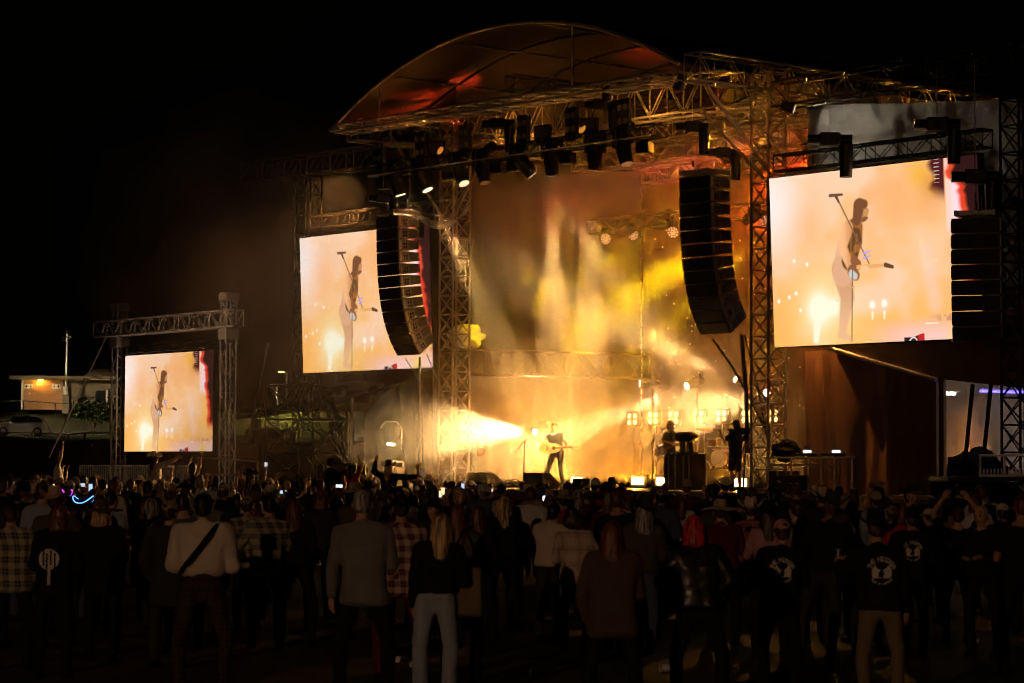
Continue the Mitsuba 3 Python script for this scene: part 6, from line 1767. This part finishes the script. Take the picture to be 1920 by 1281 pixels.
def emblem(key, pos, yaw, H, z=1.24, r=0.135, tone='m_print'):
    """The round print on a back: a pale ring of letters THE HISTER over a pale field with a dark animal shape, and a band of small letters below."""
    ms, dk = [], []
    letters = 'THE HISTER'
    for i, ch in enumerate(letters):
        if ch == ' ':
            continue
        a = math.radians(68 - i * 136 / (len(letters) - 1))
        t = meshkit.text_mesh(ch, r * 0.30, 0.003, True)
        t.apply_translation([-t.bounds[:, 0].mean(), -r * 0.15, 0])
        t.apply_transform(trimesh.transformations.rotation_matrix(a, [0, 0, 1]))
        t.apply_translation([-math.sin(a) * r * 0.84, math.cos(a) * r * 0.84, 0])
        ms.append(t)
    import shapely
    field = shapely.Point(0, -0.05 * r).buffer(r * 0.66).intersection(shapely.box(-r, -r * 0.42, r, r * 0.42)).difference(shapely.Point(0, r * 0.55).buffer(r * 0.42))
    animal = shapely.Polygon([(-0.18, -0.36), (0.10, -0.36), (0.16, -0.12), (0.10, 0.10), (0.16, 0.22), (0.08, 0.30), (-0.02, 0.24), (-0.04, 0.12), (-0.14, 0.02), (-0.2, -0.15)])
    animal = shapely.affinity.scale(animal, r * 1.05, r * 1.05, origin=(0, 0))
    fld = field.difference(animal)
    for gpoly in getattr(fld, 'geoms', [fld]):
        ms.append(trimesh.creation.extrude_polygon(gpoly, 0.003))
    for i, ch in enumerate('RUM AND RYE'.replace('RUM AND RYE', '--- & -----')):
        a = math.radians(180 - 52 + i * 104 / 10)
        b = trimesh.creation.box((r * 0.10, r * 0.13, 0.003))
        b.apply_transform(trimesh.transformations.rotation_matrix(a, [0, 0, 1]))
        b.apply_translation([-math.sin(a) * r * 0.80, math.cos(a) * r * 0.80, 0.0015])
        if ch != ' ':
            ms.append(b)
    m = cat(ms)
    M = np.eye(4)
    M[:3, 0], M[:3, 1], M[:3, 2] = [1, 0, 0], [0, 0, 1], [0, -1, 0]
    m.apply_transform(M)
    top = [d for kk, d in scene.items() if kk.startswith(key + '__') and kk.split('__')[1] in ('shirt', 'jacket')][0]
    v = meshkit.WRITTEN[top['filename']][0]
    sel = v[(np.abs(v[:, 0]) < 0.12) & (np.abs(v[:, 2] - z) < 0.13)]
    from scipy.interpolate import griddata
    bk = sel[sel[:, 1] < np.median(v[:, 1])]
    q = m.vertices + [0, 0, z]
    yy = griddata(bk[:, [0, 2]], bk[:, 1], q[:, [0, 2]], method='nearest')
    yy = np.minimum(yy, griddata(bk[:, [0, 2]], bk[:, 1], q[:, [0, 2]], method='linear', fill_value=0.0))
    coef = np.linalg.lstsq(np.c_[bk[:, 0] ** 2, bk[:, 2], bk[:, 2] ** 2, np.ones(len(bk))], bk[:, 1], rcond=None)[0]
    fit = np.c_[q[:, 0] ** 2, q[:, 2], q[:, 2] ** 2, np.ones(len(q))] @ coef
    dev = np.abs(bk[:, 1] - np.c_[bk[:, 0] ** 2, bk[:, 2], bk[:, 2] ** 2, np.ones(len(bk))] @ coef).max()
    m.vertices = np.c_[q[:, 0], fit - min(dev, 0.018) - 0.002 + (m.vertices[:, 1]), q[:, 2]]
    lgp(key, 'back_print', m, pos, yaw, H, tone, False, 'round pale back print reading THE HISTER with a dark animal')


pb('m_print', (0.62, 0.60, 0.54), 0.8)
k, p, y, H, J = stand('man in black shirt with round pale back print and light pink cap', 1462, 968, 208, mats=dict(top='m_cloth_black', bottom='m_cloth_black', hat='m_cloth_pink', top_name='shirt'), top='shirt', hair='short', hat='cap', arms=('front', 'front'), fat=1.18, fine=0.036, hem=0.78, yaw=CAMYAW + 0.1)
emblem(k, p, y, H)
k, p, y, H, J = stand('man in black shirt with round back print, black cowboy hat and khaki jeans', 1650, 950, 222, mats=dict(top='m_cloth_black', bottom='m_cloth_khaki', hat='m_cloth_black', top_name='shirt'), top='shirt', hair='short', hat='cowboy', arms=('down', 'drink'), fat=1.2, fine=0.036, hem=0.88, yaw=CAMYAW - 0.05)
emblem(k, p, y, H)
cn = thing('drink_can', 'shining drink can in the hand of the man with the black cowboy hat', 'can')
h = handpt(J, 'l', p, y, H, 0.09)
part(cn, 'body', rodm(h - [0, 0, 0.06], h + [0, 0, 0.06], 0.033, 14), 'm_chrome', 40)
part(cn, 'lid', rodm(h + [0, 0, 0.06], h + [0, 0, 0.066], 0.028, 14), 'm_galv', 40)
k, p, y, H, J = stand('person in black jacket with small round back print and black cap near the right', 1707, 950, 168, mats=dict(top='m_cloth_black', bottom='m_cloth_black', hat='m_cloth_black'), top='jacket', hair='short', hat='backcap', arms=('front', 'front'), fat=1.12, hem=0.8, yaw=CAMYAW + 0.05)
emblem(k, p, y, H)
stand('dark haired girl in white hoodie with a thin shoulder strap', 1207, 960, 160, mats=dict(top='m_cloth_white', bottom='m_cloth_black', hair='m_hair_black', top_name='hoodie'), fem=True, top='hoodie', hair='bob', arms=('front', 'front'), hem=1.02, fine=0.038)
stand('woman with curly brown hair in pale plaid shirt', 1080, 952, 168, mats=dict(top='m_plaid_pale', bottom='m_cloth_denim', hair='m_hair_brown', top_name='shirt'), fem=True, top='shirt', hair='curly', arms=('hip', 'front'), hem=0.80, fine=0.036, fat=1.05)
stand('person in cream sweater with dark hair left of the pale plaid shirt', 1031, 944, 158, mats=dict(top='m_cloth_cream', bottom='m_cloth_charcoal', hair='m_hair_black', top_name='sweater'), top='hoodie', hair='short', arms=('front', 'phone'), hem=0.92, turn=-0.5)
stand('man in dark plaid shirt with a shining drink, left of centre', 502, 928, 166, mats=dict(top='m_plaid_dark', bottom='m_cloth_black', hair='m_hair_black', top_name='shirt'), top='shirt', hair='short', arms=('front', 'drink'), fat=1.1, hem=0.8, turn=0.4)
stand('person in plaid shirt and pale cap close to the dark plaid man', 466, 926, 150, mats=dict(top='m_plaid_dark', bottom='m_cloth_black', hat='m_cloth_tan', top_name='shirt'), top='shirt', hair='short', hat='backcap', arms=('front', 'front'), hem=0.8)
stand('broad man in dark plaid shirt at the left edge', 28, 936, 188, mats=dict(top='m_plaid_dark', bottom='m_cloth_black', hat='m_cloth_black', top_name='shirt'), top='shirt', hair='short', hat='cap', arms=('down', 'front'), fat=1.15, hem=0.8)
stand('man in pale blue shirt behind the plaid man at the left edge', 76, 903, 152, mats=dict(top='m_cloth_paleblue', bottom='m_cloth_navy', hat='m_cloth_black', top_name='shirt'), top='shirt', hair='buzz', arms=('down', 'front'), fat=1.12, turn=-0.3)
k, p, y, H, J = stand('person in black jacket with a white mask like round print, left foreground', 104, 944, 196, mats=dict(top='m_cloth_black', bottom='m_cloth_black', hair='m_hair_auburn'), fem=True, top='jacket', hair='bob', arms=('front', 'front'), hem=0.8)
disc_ = [rodm((0, -0.205, 1.20), (0, -0.21, 1.20), 0.105, 20), bxm((0.0, -0.205, 1.03), (0.03, 0.008, 0.17))]
lgp(k, 'back_print', cat(disc_), p, y, H, 'm_print', False, 'round white mask like print with a hanging tail')
lgp(k, 'print_mark', cat([moved(bxm((0, 0, 0), (0.018, 0.006, 0.15)), 0, (sx, -0.211, 1.20 + sz)) for sx, sz in ((-0.055, 0.01), (-0.02, -0.02), (0.02, 0.015), (0.06, -0.01))]), p, y, H, 'm_cloth_black', False)
stand('woman in wide dark hat with a pink collar, left foreground', 196, 930, 180, mats=dict(top='m_cloth_black', bottom='m_cloth_black', hair='m_hair_blond', hat='m_cloth_brown'), fem=True, top='hoodie', hair='bob', hat='wide', arms=('front', 'front'), hem=0.7)
stand('person in long charcoal coat and tan cap left of the cream hoodie', 318, 934, 186, mats=dict(top='m_cloth_charcoal', bottom='m_cloth_charcoal', hat='m_cloth_tan', hair='m_hair_brown', top_name='coat'), top='jacket', hair='short', hat='cap', arms=('pocket', 'pocket'), hem=0.62, turn=-0.3)
stand('man in wide straw hat and dark maroon shirt', 1357, 930, 162, mats=dict(top='m_cloth_maroon', bottom='m_cloth_black', hat='m_cloth_straw', top_name='shirt'), top='shirt', hair='short', hat='wide', arms=('front', 'front'), fat=1.15)
stand('man in pale cowboy hat and crimson plaid shirt', 1408, 930, 150, mats=dict(top='m_plaid_crimson', bottom='m_cloth_denim', hat='m_cloth_cream', top_name='shirt'), top='shirt', hair='short', hat='cowboy', arms=('front', 'front'), fat=1.1)
stand('woman in black cowboy hat and pink blouse', 1443, 936, 172, mats=dict(top='m_cloth_pink', bottom='m_cloth_black', hat='m_cloth_black', hair='m_hair_brown', top_name='blouse'), fem=True, top='shirt', hair='long', hat='cowboy', arms=('front', 'chin'))
stand('young man with short brown hair and dark plaid shirt, wristband, right of the pink blouse', 1493, 937, 162, mats=dict(top='m_plaid_dark', bottom='m_cloth_black', hair='m_hair_brown', top_name='shirt'), top='tee', hair='short', arms=('down', 'down'), turn=0.5)
stand('person in tall cream cowboy hat below the equipment table', 1542, 912, 122, mats=dict(top='m_cloth_charcoal', bottom='m_cloth_black', hat='m_cloth_cream', hair='m_hair_brown'), top='jacket', hair='short', hat='cowboy', arms=('front', 'front'))
stand('smiling fair haired woman turned round towards the camera at the right', 1843, 948, 172, yaw=CAMYAW + math.pi - 0.6, mats=dict(top='m_cloth_black', bottom='m_cloth_black', hair='m_hair_blond'), fem=True, top='jacket', hair='bun', arms=('front', 'front'), face=True)
stand('person holding both hands up to the head near the right edge', 1793, 950, 158, mats=dict(top='m_cloth_black', bottom='m_cloth_black', hair='m_hair_brown'), top='tee', hair='short', arms=('overhead', 'overhead'))
stand('short haired man lit red at the right edge', 1916, 927, 188, mats=dict(top='m_cloth_black', bottom='m_cloth_black', hair='m_hair_auburn', skin='m_skin_tan'), top='tee', hair='buzz', arms=('front', 'front'), fat=1.1)
stand('person in white cap beside the man lit red', 1886, 940, 150, mats=dict(top='m_cloth_black', bottom='m_cloth_black', hat='m_cloth_white'), top='jacket', hair='short', hat='cap', arms=('front', 'front'))
stand('person in tan cap right of the tall cream cowboy hat', 1676, 944, 146, mats=dict(top='m_cloth_black', bottom='m_cloth_black', hat='m_cloth_tan'), top='jacket', hair='short', hat='backcap', arms=('front', 'front'))
stand('person in pale tan cap below the marquee', 1744, 950, 140, mats=dict(top='m_cloth_black', bottom='m_cloth_black', hat='m_cloth_cream'), top='jacket', hair='short', hat='cap', arms=('front', 'front'), turn=0.6)
stand('woman with straight fair hair in black coat below the microphone stand', 946, 930, 148, mats=dict(top='m_cloth_black', bottom='m_cloth_black', hair='m_hair_blond'), fem=True, top='jacket', hair='long', arms=('front', 'front'))
stand('person in bright red hat in front of the stage edge', 1130, 915, 100, mats=dict(top='m_cloth_black', bottom='m_cloth_black', hat='m_cloth_red'), top='jacket', hair='short', hat='bucket', arms=('front', 'front'))
stand('woman with long dark hair in black coat right of the olive jacket', 896, 946, 165, mats=dict(top='m_cloth_black', bottom='m_cloth_black', hair='m_hair_auburn'), fem=True, top='jacket', hair='long', arms=('front', 'front'))
stand('man in dark hat looking back at the camera above the blond woman', 820, 933, 150, yaw=CAMYAW + math.pi - 0.7, mats=dict(top='m_cloth_charcoal', bottom='m_cloth_black', hat='m_cloth_black', hair='m_hair_brown'), top='jacket', hair='short', hat='bucket', arms=('front', 'front'), face=True)
stand('woman with long auburn hair in black between plaid man and grey haired man', 556, 934, 165, mats=dict(top='m_cloth_black', bottom='m_cloth_black', hair='m_hair_auburn'), fem=True, top='jacket', hair='verylong', arms=('front', 'front'))
stand('woman in dark coat with rounded auburn bob left of the grey haired man', 598, 918, 140, mats=dict(top='m_cloth_charcoal', bottom='m_cloth_black', hair='m_hair_auburn'), fem=True, top='jacket', hair='bob', arms=('front', 'front'))
for nm, px, py, s, col in (('purple', 117, 915, 118, (1.8, 0.12, 2.6)), ('blue', 161, 926, 122, (0.25, 0.8, 2.2))):
    k, p, y, H, J = stand(f'person in dark cowboy hat edged with glowing {nm} tube', px, py, s, mats=dict(top='m_cloth_black', bottom='m_cloth_black', hat='m_cloth_charcoal'), top='jacket', hair='short', hat='neon', arms=('front', 'front'))
    hr = J['head'] - np.array([0, 0.012, 1.63])
    a = np.linspace(0, 2 * math.pi, 41)
    z = 0.095 * np.abs(np.cos(a)) ** 2.2 - 0.028 * np.abs(np.sin(a))
    ring = np.stack([np.cos(a) * 0.178, np.sin(a) * 0.223 - 0.008, z + 1.692], 1) + hr
    tubes = path(list(ring), 0.010, 6)
    if nm == 'purple':
        b = np.linspace(0.15 * math.pi, 0.85 * math.pi, 14)
        tubes = cat([tubes, path(list(np.stack([np.cos(b) * 0.09, b * 0 - 0.10, 1.69 + np.sin(b) * 0.115], 1) + hr), 0.010, 6)])
    M = T().translate([float(v) for v in p]).rotate([0, 0, 1], math.degrees(y)).scale(H / 1.75)
    part(k, 'glow_tube', tubes, 'm_lens', 60, f'glowing {nm} tube on the hat', to=M, em=col)


# ---- people on shoulders above the crowd
def rider(label, px, py, s, arms, hair='long', hat=None, mats=None, turn=0.0, fem=True, top='tee', yaw=None, lean=0.0, **kw):
    dep = FOC / s
    pos = gnd(px, dep)
    ztop = 2.0 - (py - hor(px)) / s
    H = 1.62
    fig, J = figure(fem=fem, arms=arms, top=top, hair=hair, hat=hat, fine=0.042, seed=int(px), seat=True, lean=lean, hem=0.94, curl=0.15, spread=0.8, **kw)
    zz = ztop - (1.755 + (0.06 if hat == 'cowboy' else 0.0)) * H / 1.75
    pos = np.array([pos[0], pos[1], zz])
    yw = (look_yaw(pos, FOCUS) if yaw is None else yaw) + turn
    place_figure(label, fig, pos, yw, H, mats, CROWD)
    shoulder = zz + 0.93 * H / 1.75
    Hc = float(np.clip((shoulder - 0.02) / 1.40 * 1.75, 1.5, 1.9))
    f2, _ = figure(arms=('bentup', 'bentup'), top='tee', hair='short', fine=0.06, seed=int(px) + 3)
    cp = gnd(px, dep)
    fw_ = np.array([-math.sin(yw), math.cos(yw), 0])
    place_figure(f'person carrying on the shoulders: {label.split(" ")[0]} {" ".join(label.split(" ")[1:5])}', f2, cp + fw_ * 0.05, yw, Hc, dict(top='m_cloth_black', bottom='m_cloth_black', top_name='shirt'), CROWD)
    taken.append(cp[:2])
    return pos, yw, H, J


FACE_R = math.atan2(-RIGHT[0], RIGHT[1])
rider('girl in white top raised on shoulders at the left, one arm up', 108, 850, 74, ('raise', 'bentup'), 'long', None, dict(top='m_cloth_white', bottom='m_cloth_denim', hair='m_hair_black', top_name='top'), yaw=FACE_R + 0.3, top='tank')
rider('woman in cream jacket and pale cowboy hat pointing, below the small screen', 290, 846, 76, ('point', 'front'), 'verylong', 'cowboy', dict(top='m_cloth_cream', bottom='m_cloth_denim', hair='m_hair_brown', hat='m_cloth_cream'), yaw=FACE_R + 0.75, top='jacket')
rider('dark haired woman in black top with raised arms right of the pointing woman', 362, 868, 76, ('raise', 'bentup'), 'long', None, dict(top='m_cloth_black', bottom='m_cloth_denim', hair='m_hair_black', top_name='top'), yaw=FACE_R + 0.6, top='tank')
p, y, H, J = rider('woman in black hat holding a cup and a phone aloft', 470, 878, 80, ('bentup', 'bentup'), 'long', 'cowboy', dict(top='m_cloth_tan', bottom='m_cloth_denim', hair='m_hair_brown', hat='m_cloth_black', top_name='top'), yaw=FACE_R + 0.9)
phone('phone in the raised hand of the woman in the black hat', handpt(J, 'r', p, y, H, 0.14), CAMYAW, (0.5, 0.55, 0.6))
rider('woman in red shirt and yellow cap stretching one arm up', 662, 866, 80, ('overhead', 'point'), 'long', 'cap', dict(top='m_cloth_red', bottom='m_cloth_denim', hair='m_hair_black', hat='m_cloth_straw', top_name='shirt'), yaw=FACE_R + 0.8)
p, y, H, J = rider('woman with fair hair and black cowboy hat stretching out both arms', 729, 862, 84, ('out', 'bentup'), 'verylong', 'cowboy', dict(top='m_cloth_black', bottom='m_cloth_denim', hair='m_hair_blond', hat='m_cloth_black'), yaw=FACE_R + 1.2, top='jacket')
phone('dark phone in the outstretched hand of the woman in black cowboy hat', handpt(J, 'r', p, y, H, 0.14) + [0, 0, 0.05], CAMYAW, (0.1, 0.08, 0.05))
# the video crew's operator on a stand in the crowd
cp = gnd(621, FOC / 76, 0.55)
fig, J = figure(arms=('cam', 'phone'), top='jacket', hair='short', hat='beanie', fine=0.05, seed=4)
cy_ = FACE_R + 0.4
place_figure('camera operator with headphones on a stand in the crowd', fig, cp, cy_, 1.72, dict(top='m_cloth_black', bottom='m_cloth_black', hat='m_cloth_black'))
k = thing('broadcast_camera', 'large black broadcast camera at the operator in the crowd', 'video camera')
c = cp + [0, 0, 1.45] + RIGHT * 0.25
part(k, 'body', bxm(c, (0.5, 0.24, 0.30), byaw, 0.03), 'm_black_plastic', False)
part(k, 'lens', cat([rodm(c + RIGHT * 0.24, c + RIGHT * 0.52, 0.10, 16, 0.12), rodm(c + RIGHT * 0.52, c + RIGHT * 0.6, 0.13, 16)]), 'm_black_metal', 40)
part(k, 'viewfinder', bxm(c + [0, 0, 0.22] - RIGHT * 0.1, (0.22, 0.16, 0.14), byaw, 0.02), 'm_black_plastic', False)
part(k, 'monitor', bxm(c - RIGHT * 0.5 + [0, 0, -0.05], (0.12, 0.3, 0.34), byaw, 0.02), 'm_black_plastic', False)
part(k, 'pedestal', rodm((c[0], c[1], 0.0), c - [0, 0, 0.12], 0.09, 12), 'm_black_metal', 50)
k = thing('camera_stand', 'low black platform under the camera operator in the crowd', 'platform')
part(k, 'top', bxm((cp[0], cp[1], 0.52), (1.5, 1.2, 0.06), byaw), 'm_black_plastic', False)
for sx in (-0.65, 0.65):
    for sy in (-0.5, 0.5):
        part(k, 'leg', rodm((cp[0] + sx * RIGHT[0] + sy * FWD[0], cp[1] + sx * RIGHT[1] + sy * FWD[1], 0), (cp[0] + sx * RIGHT[0] + sy * FWD[0], cp[1] + sx * RIGHT[1] + sy * FWD[1], 0.5), 0.03, 6), 'm_black_metal', 50)

# ---- the rest of the crowd: a dozen builds, in their own clothes, standing where there is room
BUILDS = [dict(fem=False, arms=('down', 'front'), top='jacket', hair='short', tilt=0.05, stance=0.13), dict(fem=False, arms=('front', 'front'), top='tee', hair='buzz'), dict(fem=True, arms=('front', 'front'), top='jacket', hair='long', tilt=-0.08, stance=0.05), dict(fem=True, arms=('front', 'down'), top='hoodie', hair='bob'),
          dict(fem=False, arms=('drink', 'front'), top='shirt', hair='short', hat='cowboy'), dict(fem=False, arms=('front', 'drink'), top='hoodie', hair='short', hat='cap', tilt=0.06, lean=0.05), dict(fem=True, arms=('phone', 'chin'), top='tee', hair='long'), dict(fem=False, arms=('raise', 'front'), top='tee', hair='short'),
          dict(fem=True, arms=('front', 'front'), top='jacket', hair='wavy', hat='cowboy'), dict(fem=False, arms=('pocket', 'pocket'), top='jacket', hair='short', hat='beanie'), dict(fem=True, arms=('hip', 'front'), top='tee', hair='curly', tilt=0.09), dict(fem=False, arms=('phone', 'phone'), top='shirt', hair='short', hat='backcap'),
          dict(fem=True, arms=('bentup', 'bentup'), top='tee', hair='bun'), dict(fem=False, arms=('front', 'front'), top='shirt', hair='short', hat='wide')]
made = [figure(fine=0.085, seed=40 + i, **b) for i, b in enumerate(BUILDS)]
TOPC = ['black'] * 7 + ['charcoal'] * 4 + ['navy', 'navy', 'brown', 'olive', 'grey', 'maroon', 'cream', 'white', 'red', 'denim', 'tan', 'paleblue']
HAIRC = ['black', 'brown', 'brown', 'blond', 'auburn', 'grey', 'black', 'auburn']
HATC = ['black', 'black', 'tan', 'cream', 'brown', 'charcoal', 'straw', 'white']
ZONES = [(90, 'below parked white car'), (170, 'below lit brick wall'), (240, 'below floodlight mast'), (330, 'below left half of small screen'), (410, 'below right half of small screen'), (480, 'below right tower of small screen'), (560, 'below golf buggy'), (640, 'below braced tower base'),
         (700, 'below steel post'), (770, 'below searchlight'), (840, 'below left tower'), (900, 'below floor speaker in smoke'), (960, 'left of microphone stand'), (1020, 'below microphone stand'), (1080, 'below singer'), (1140, 'below small floor speaker'), (1200, 'left of bass player'),
         (1260, 'below bass player'), (1330, 'below flight case'), (1400, 'below camera operator'), (1460, 'below right tower'), (1530, 'below equipment table'), (1600, 'below left edge of brown curtain'), (1680, 'below middle of brown curtain'), (1760, 'below right edge of brown curtain'), (1840, 'below white tent lining'), (2100, 'below white railing')]
HATN = {'cowboy': 'cowboy hat', 'cap': 'cap', 'beanie': 'beanie', 'backcap': 'cap', 'wide': 'wide hat'}
TOPN = {'jacket': 'jacket', 'tee': 'T-shirt', 'hoodie': 'hoodie', 'shirt': 'shirt'}
n_crowd, tries, phones = 0, 0, 0
cr = np.random.default_rng(5)
while n_crowd < 240 and tries < 30000:
    tries += 1
    px = cr.uniform(-15, 1935)
    dep = 27 + 58 * cr.random() ** 0.85
    pos = gnd(px, dep)
    if pos[1] > -5.2 - 0.15 * max(0, -12 - pos[0]) or pos[0] < -42 or (dep < 33 and cr.random() < 0.35):
        continue
    sp = 0.46 if dep > 40 else 0.56
    if min(np.hypot(*(np.array(taken) - pos[:2]).T)) < sp:
        continue
    # keep the lines of sight that the photograph leaves open: dark ground right of the foreground
    taken.append(pos[:2])
    bi = int(cr.integers(len(BUILDS)))
    if BUILDS[bi]['arms'][0] in ('raise', 'bentup') and (dep < 52 or px > 800):
        bi = int(cr.integers(4))
    if BUILDS[bi]['arms'][0] == 'phone' and dep < 42:
        bi = int(cr.integers(6))
    b, (fig, J) = BUILDS[bi], made[bi]
    tc, hc, hc2 = TOPC[int(cr.integers(len(TOPC)))], HAIRC[int(cr.integers(len(HAIRC)))], HATC[int(cr.integers(len(HATC)))]
    Hh = (1.64 if b['fem'] else 1.75) + cr.normal() * 0.055
    Hh = float(np.clip(Hh, 1.52, 1.88))
    yw = look_yaw(pos, FOCUS) * 0.7 + CAMYAW * 0.3 + cr.normal() * 0.28
    zone = next(z for lim, z in ZONES if px < lim)
    where = 'far forward' if dep > 62 else 'well forward' if dep > 47 else 'midway' if dep > 36 else 'near'
    who = 'woman' if b['fem'] else 'man'
    head = f'{hc2} {HATN[b["hat"]]}' if b.get('hat') else f'{hc} {"short" if b["hair"] == "buzz" else b["hair"]} hair'
    lb_ = f'{who} in {tc} {TOPN[b["top"]]} with {head}, {where} {zone}'
    if any(v.get('label') == lb_ for v in labels.values()):
        continue
    place_figure(f'{who} in {tc} {TOPN[b["top"]]} with {head}, {where} {zone}', fig, pos, yw, Hh, dict(top='m_cloth_' + tc, bottom='m_cloth_' + ['black', 'denim', 'charcoal', 'navy'][int(cr.integers(4))], hair='m_hair_' + hc, hat='m_cloth_' + hc2, skin='m_skin_' + ['light', 'light', 'tan', 'brown'][int(cr.integers(4))], top_name=TOPN[b['top']].lower().replace('-', '_')), CROWD, skip=() if dep < 45 else ('shoe_r', 'shoe_l'), tip=(cr.normal() * 2.0, cr.normal() * 2.6))
    if b['arms'][0] == 'phone' and phones < 16 and 'chin' not in b['arms'] or (b['arms'][0] == 'phone' and phones < 10):
        pl_ = f'lit phone {where} {zone}, held by {who} in {tc}'
        if any(v.get('label') == pl_ for v in labels.values()):
            n_crowd += 1
            continue
        phones += 1
        lit = [(0.9, 1.0, 1.2), (1.2, 0.9, 0.5), (0.5, 0.7, 1.0)][phones % 3]
        h = handpt(J, 'r', pos, yw, Hh, 0.15)
        phone(pl_, h, CAMYAW + cr.normal() * 0.15, lit, phones % 2 == 0)
    n_crowd += 1
ph = at(1018, 938, FOC / 120)
phone('brightly lit phone held high below the microphone stand, largest of the lit phones', ph, CAMYAW, (1.3, 1.5, 1.9))

# ---- litter on the ground
for i, (px, py, kind) in enumerate(((285, 1226, 'cup'), (1545, 1190, 'cup'), (748, 1240, 'can'), (776, 1250, 'can'), (1115, 1222, 'cup'), (1005, 1268, 'cup'), (1775, 1170, 'cup'), (1815, 1205, 'can'), (1590, 1203, 'can'), (1240, 1258, 'cup'), (1880, 1170, 'can'))):
    dep = FOC * 2.0 / (py - hor(px))
    p = gnd(px, dep)
    c, w = ('drink_cup', 'crumpled clear plastic cup') if kind == 'cup' else ('drink_can', 'flattened shiny can')
    spot_ = ('behind the man in cream hoodie', 'between the two back prints', 'behind the grey haired man', 'left of the light jeans', 'under the heavy woman in brown', 'below the pale plaid shirt', 'right of the khaki jeans', 'far right of the khaki jeans',
             'at the left foot of the khaki jeans', 'left of the woman in leather', 'at the right edge below the man lit red')[i]
    k = thing(c, f'{w} lying on the ground {spot_}', 'cup' if kind == 'cup' else 'can', 'litter on the ground')
    a = rnd.random() * 3
    d = np.array([math.cos(a), math.sin(a), 0])
    r = 0.042 if kind == 'cup' else 0.033
    part(k, 'wall', rodm(p + [0, 0, r], p + d * 0.12 + [0, 0, r], r, 14, r * 0.75 if kind == 'cup' else r), 'm_chrome' if kind == 'can' else 'm_white_paint', 40)
    part(k, 'rim', rodm(p - d * 0.006 + [0, 0, r], p + [0, 0, r], r * 1.08, 14), 'm_white_paint', 40)
# ---- an added, unseen lamp behind the audience: it gives the dim light on the backs of the nearest people
bl_ = CAM * [1, 1, 0] - FWD * 24.0 - RIGHT * 15.0
street_lamp('added street lamp on a tall pale pole, unseen behind the audience', bl_, 8.5, FWD * 0.8, 0, 0.0, (1.0, 0.72, 0.45))
beam(num('street_lamp_back_beam'), bl_ + FWD * 0.9 + [0, 0, 8.3], bl_ + FWD * 34.0 + RIGHT * 13 + [0, 0, 0.5], 470, (1.0, 0.54, 0.29), 40, 1.2, 0.6)
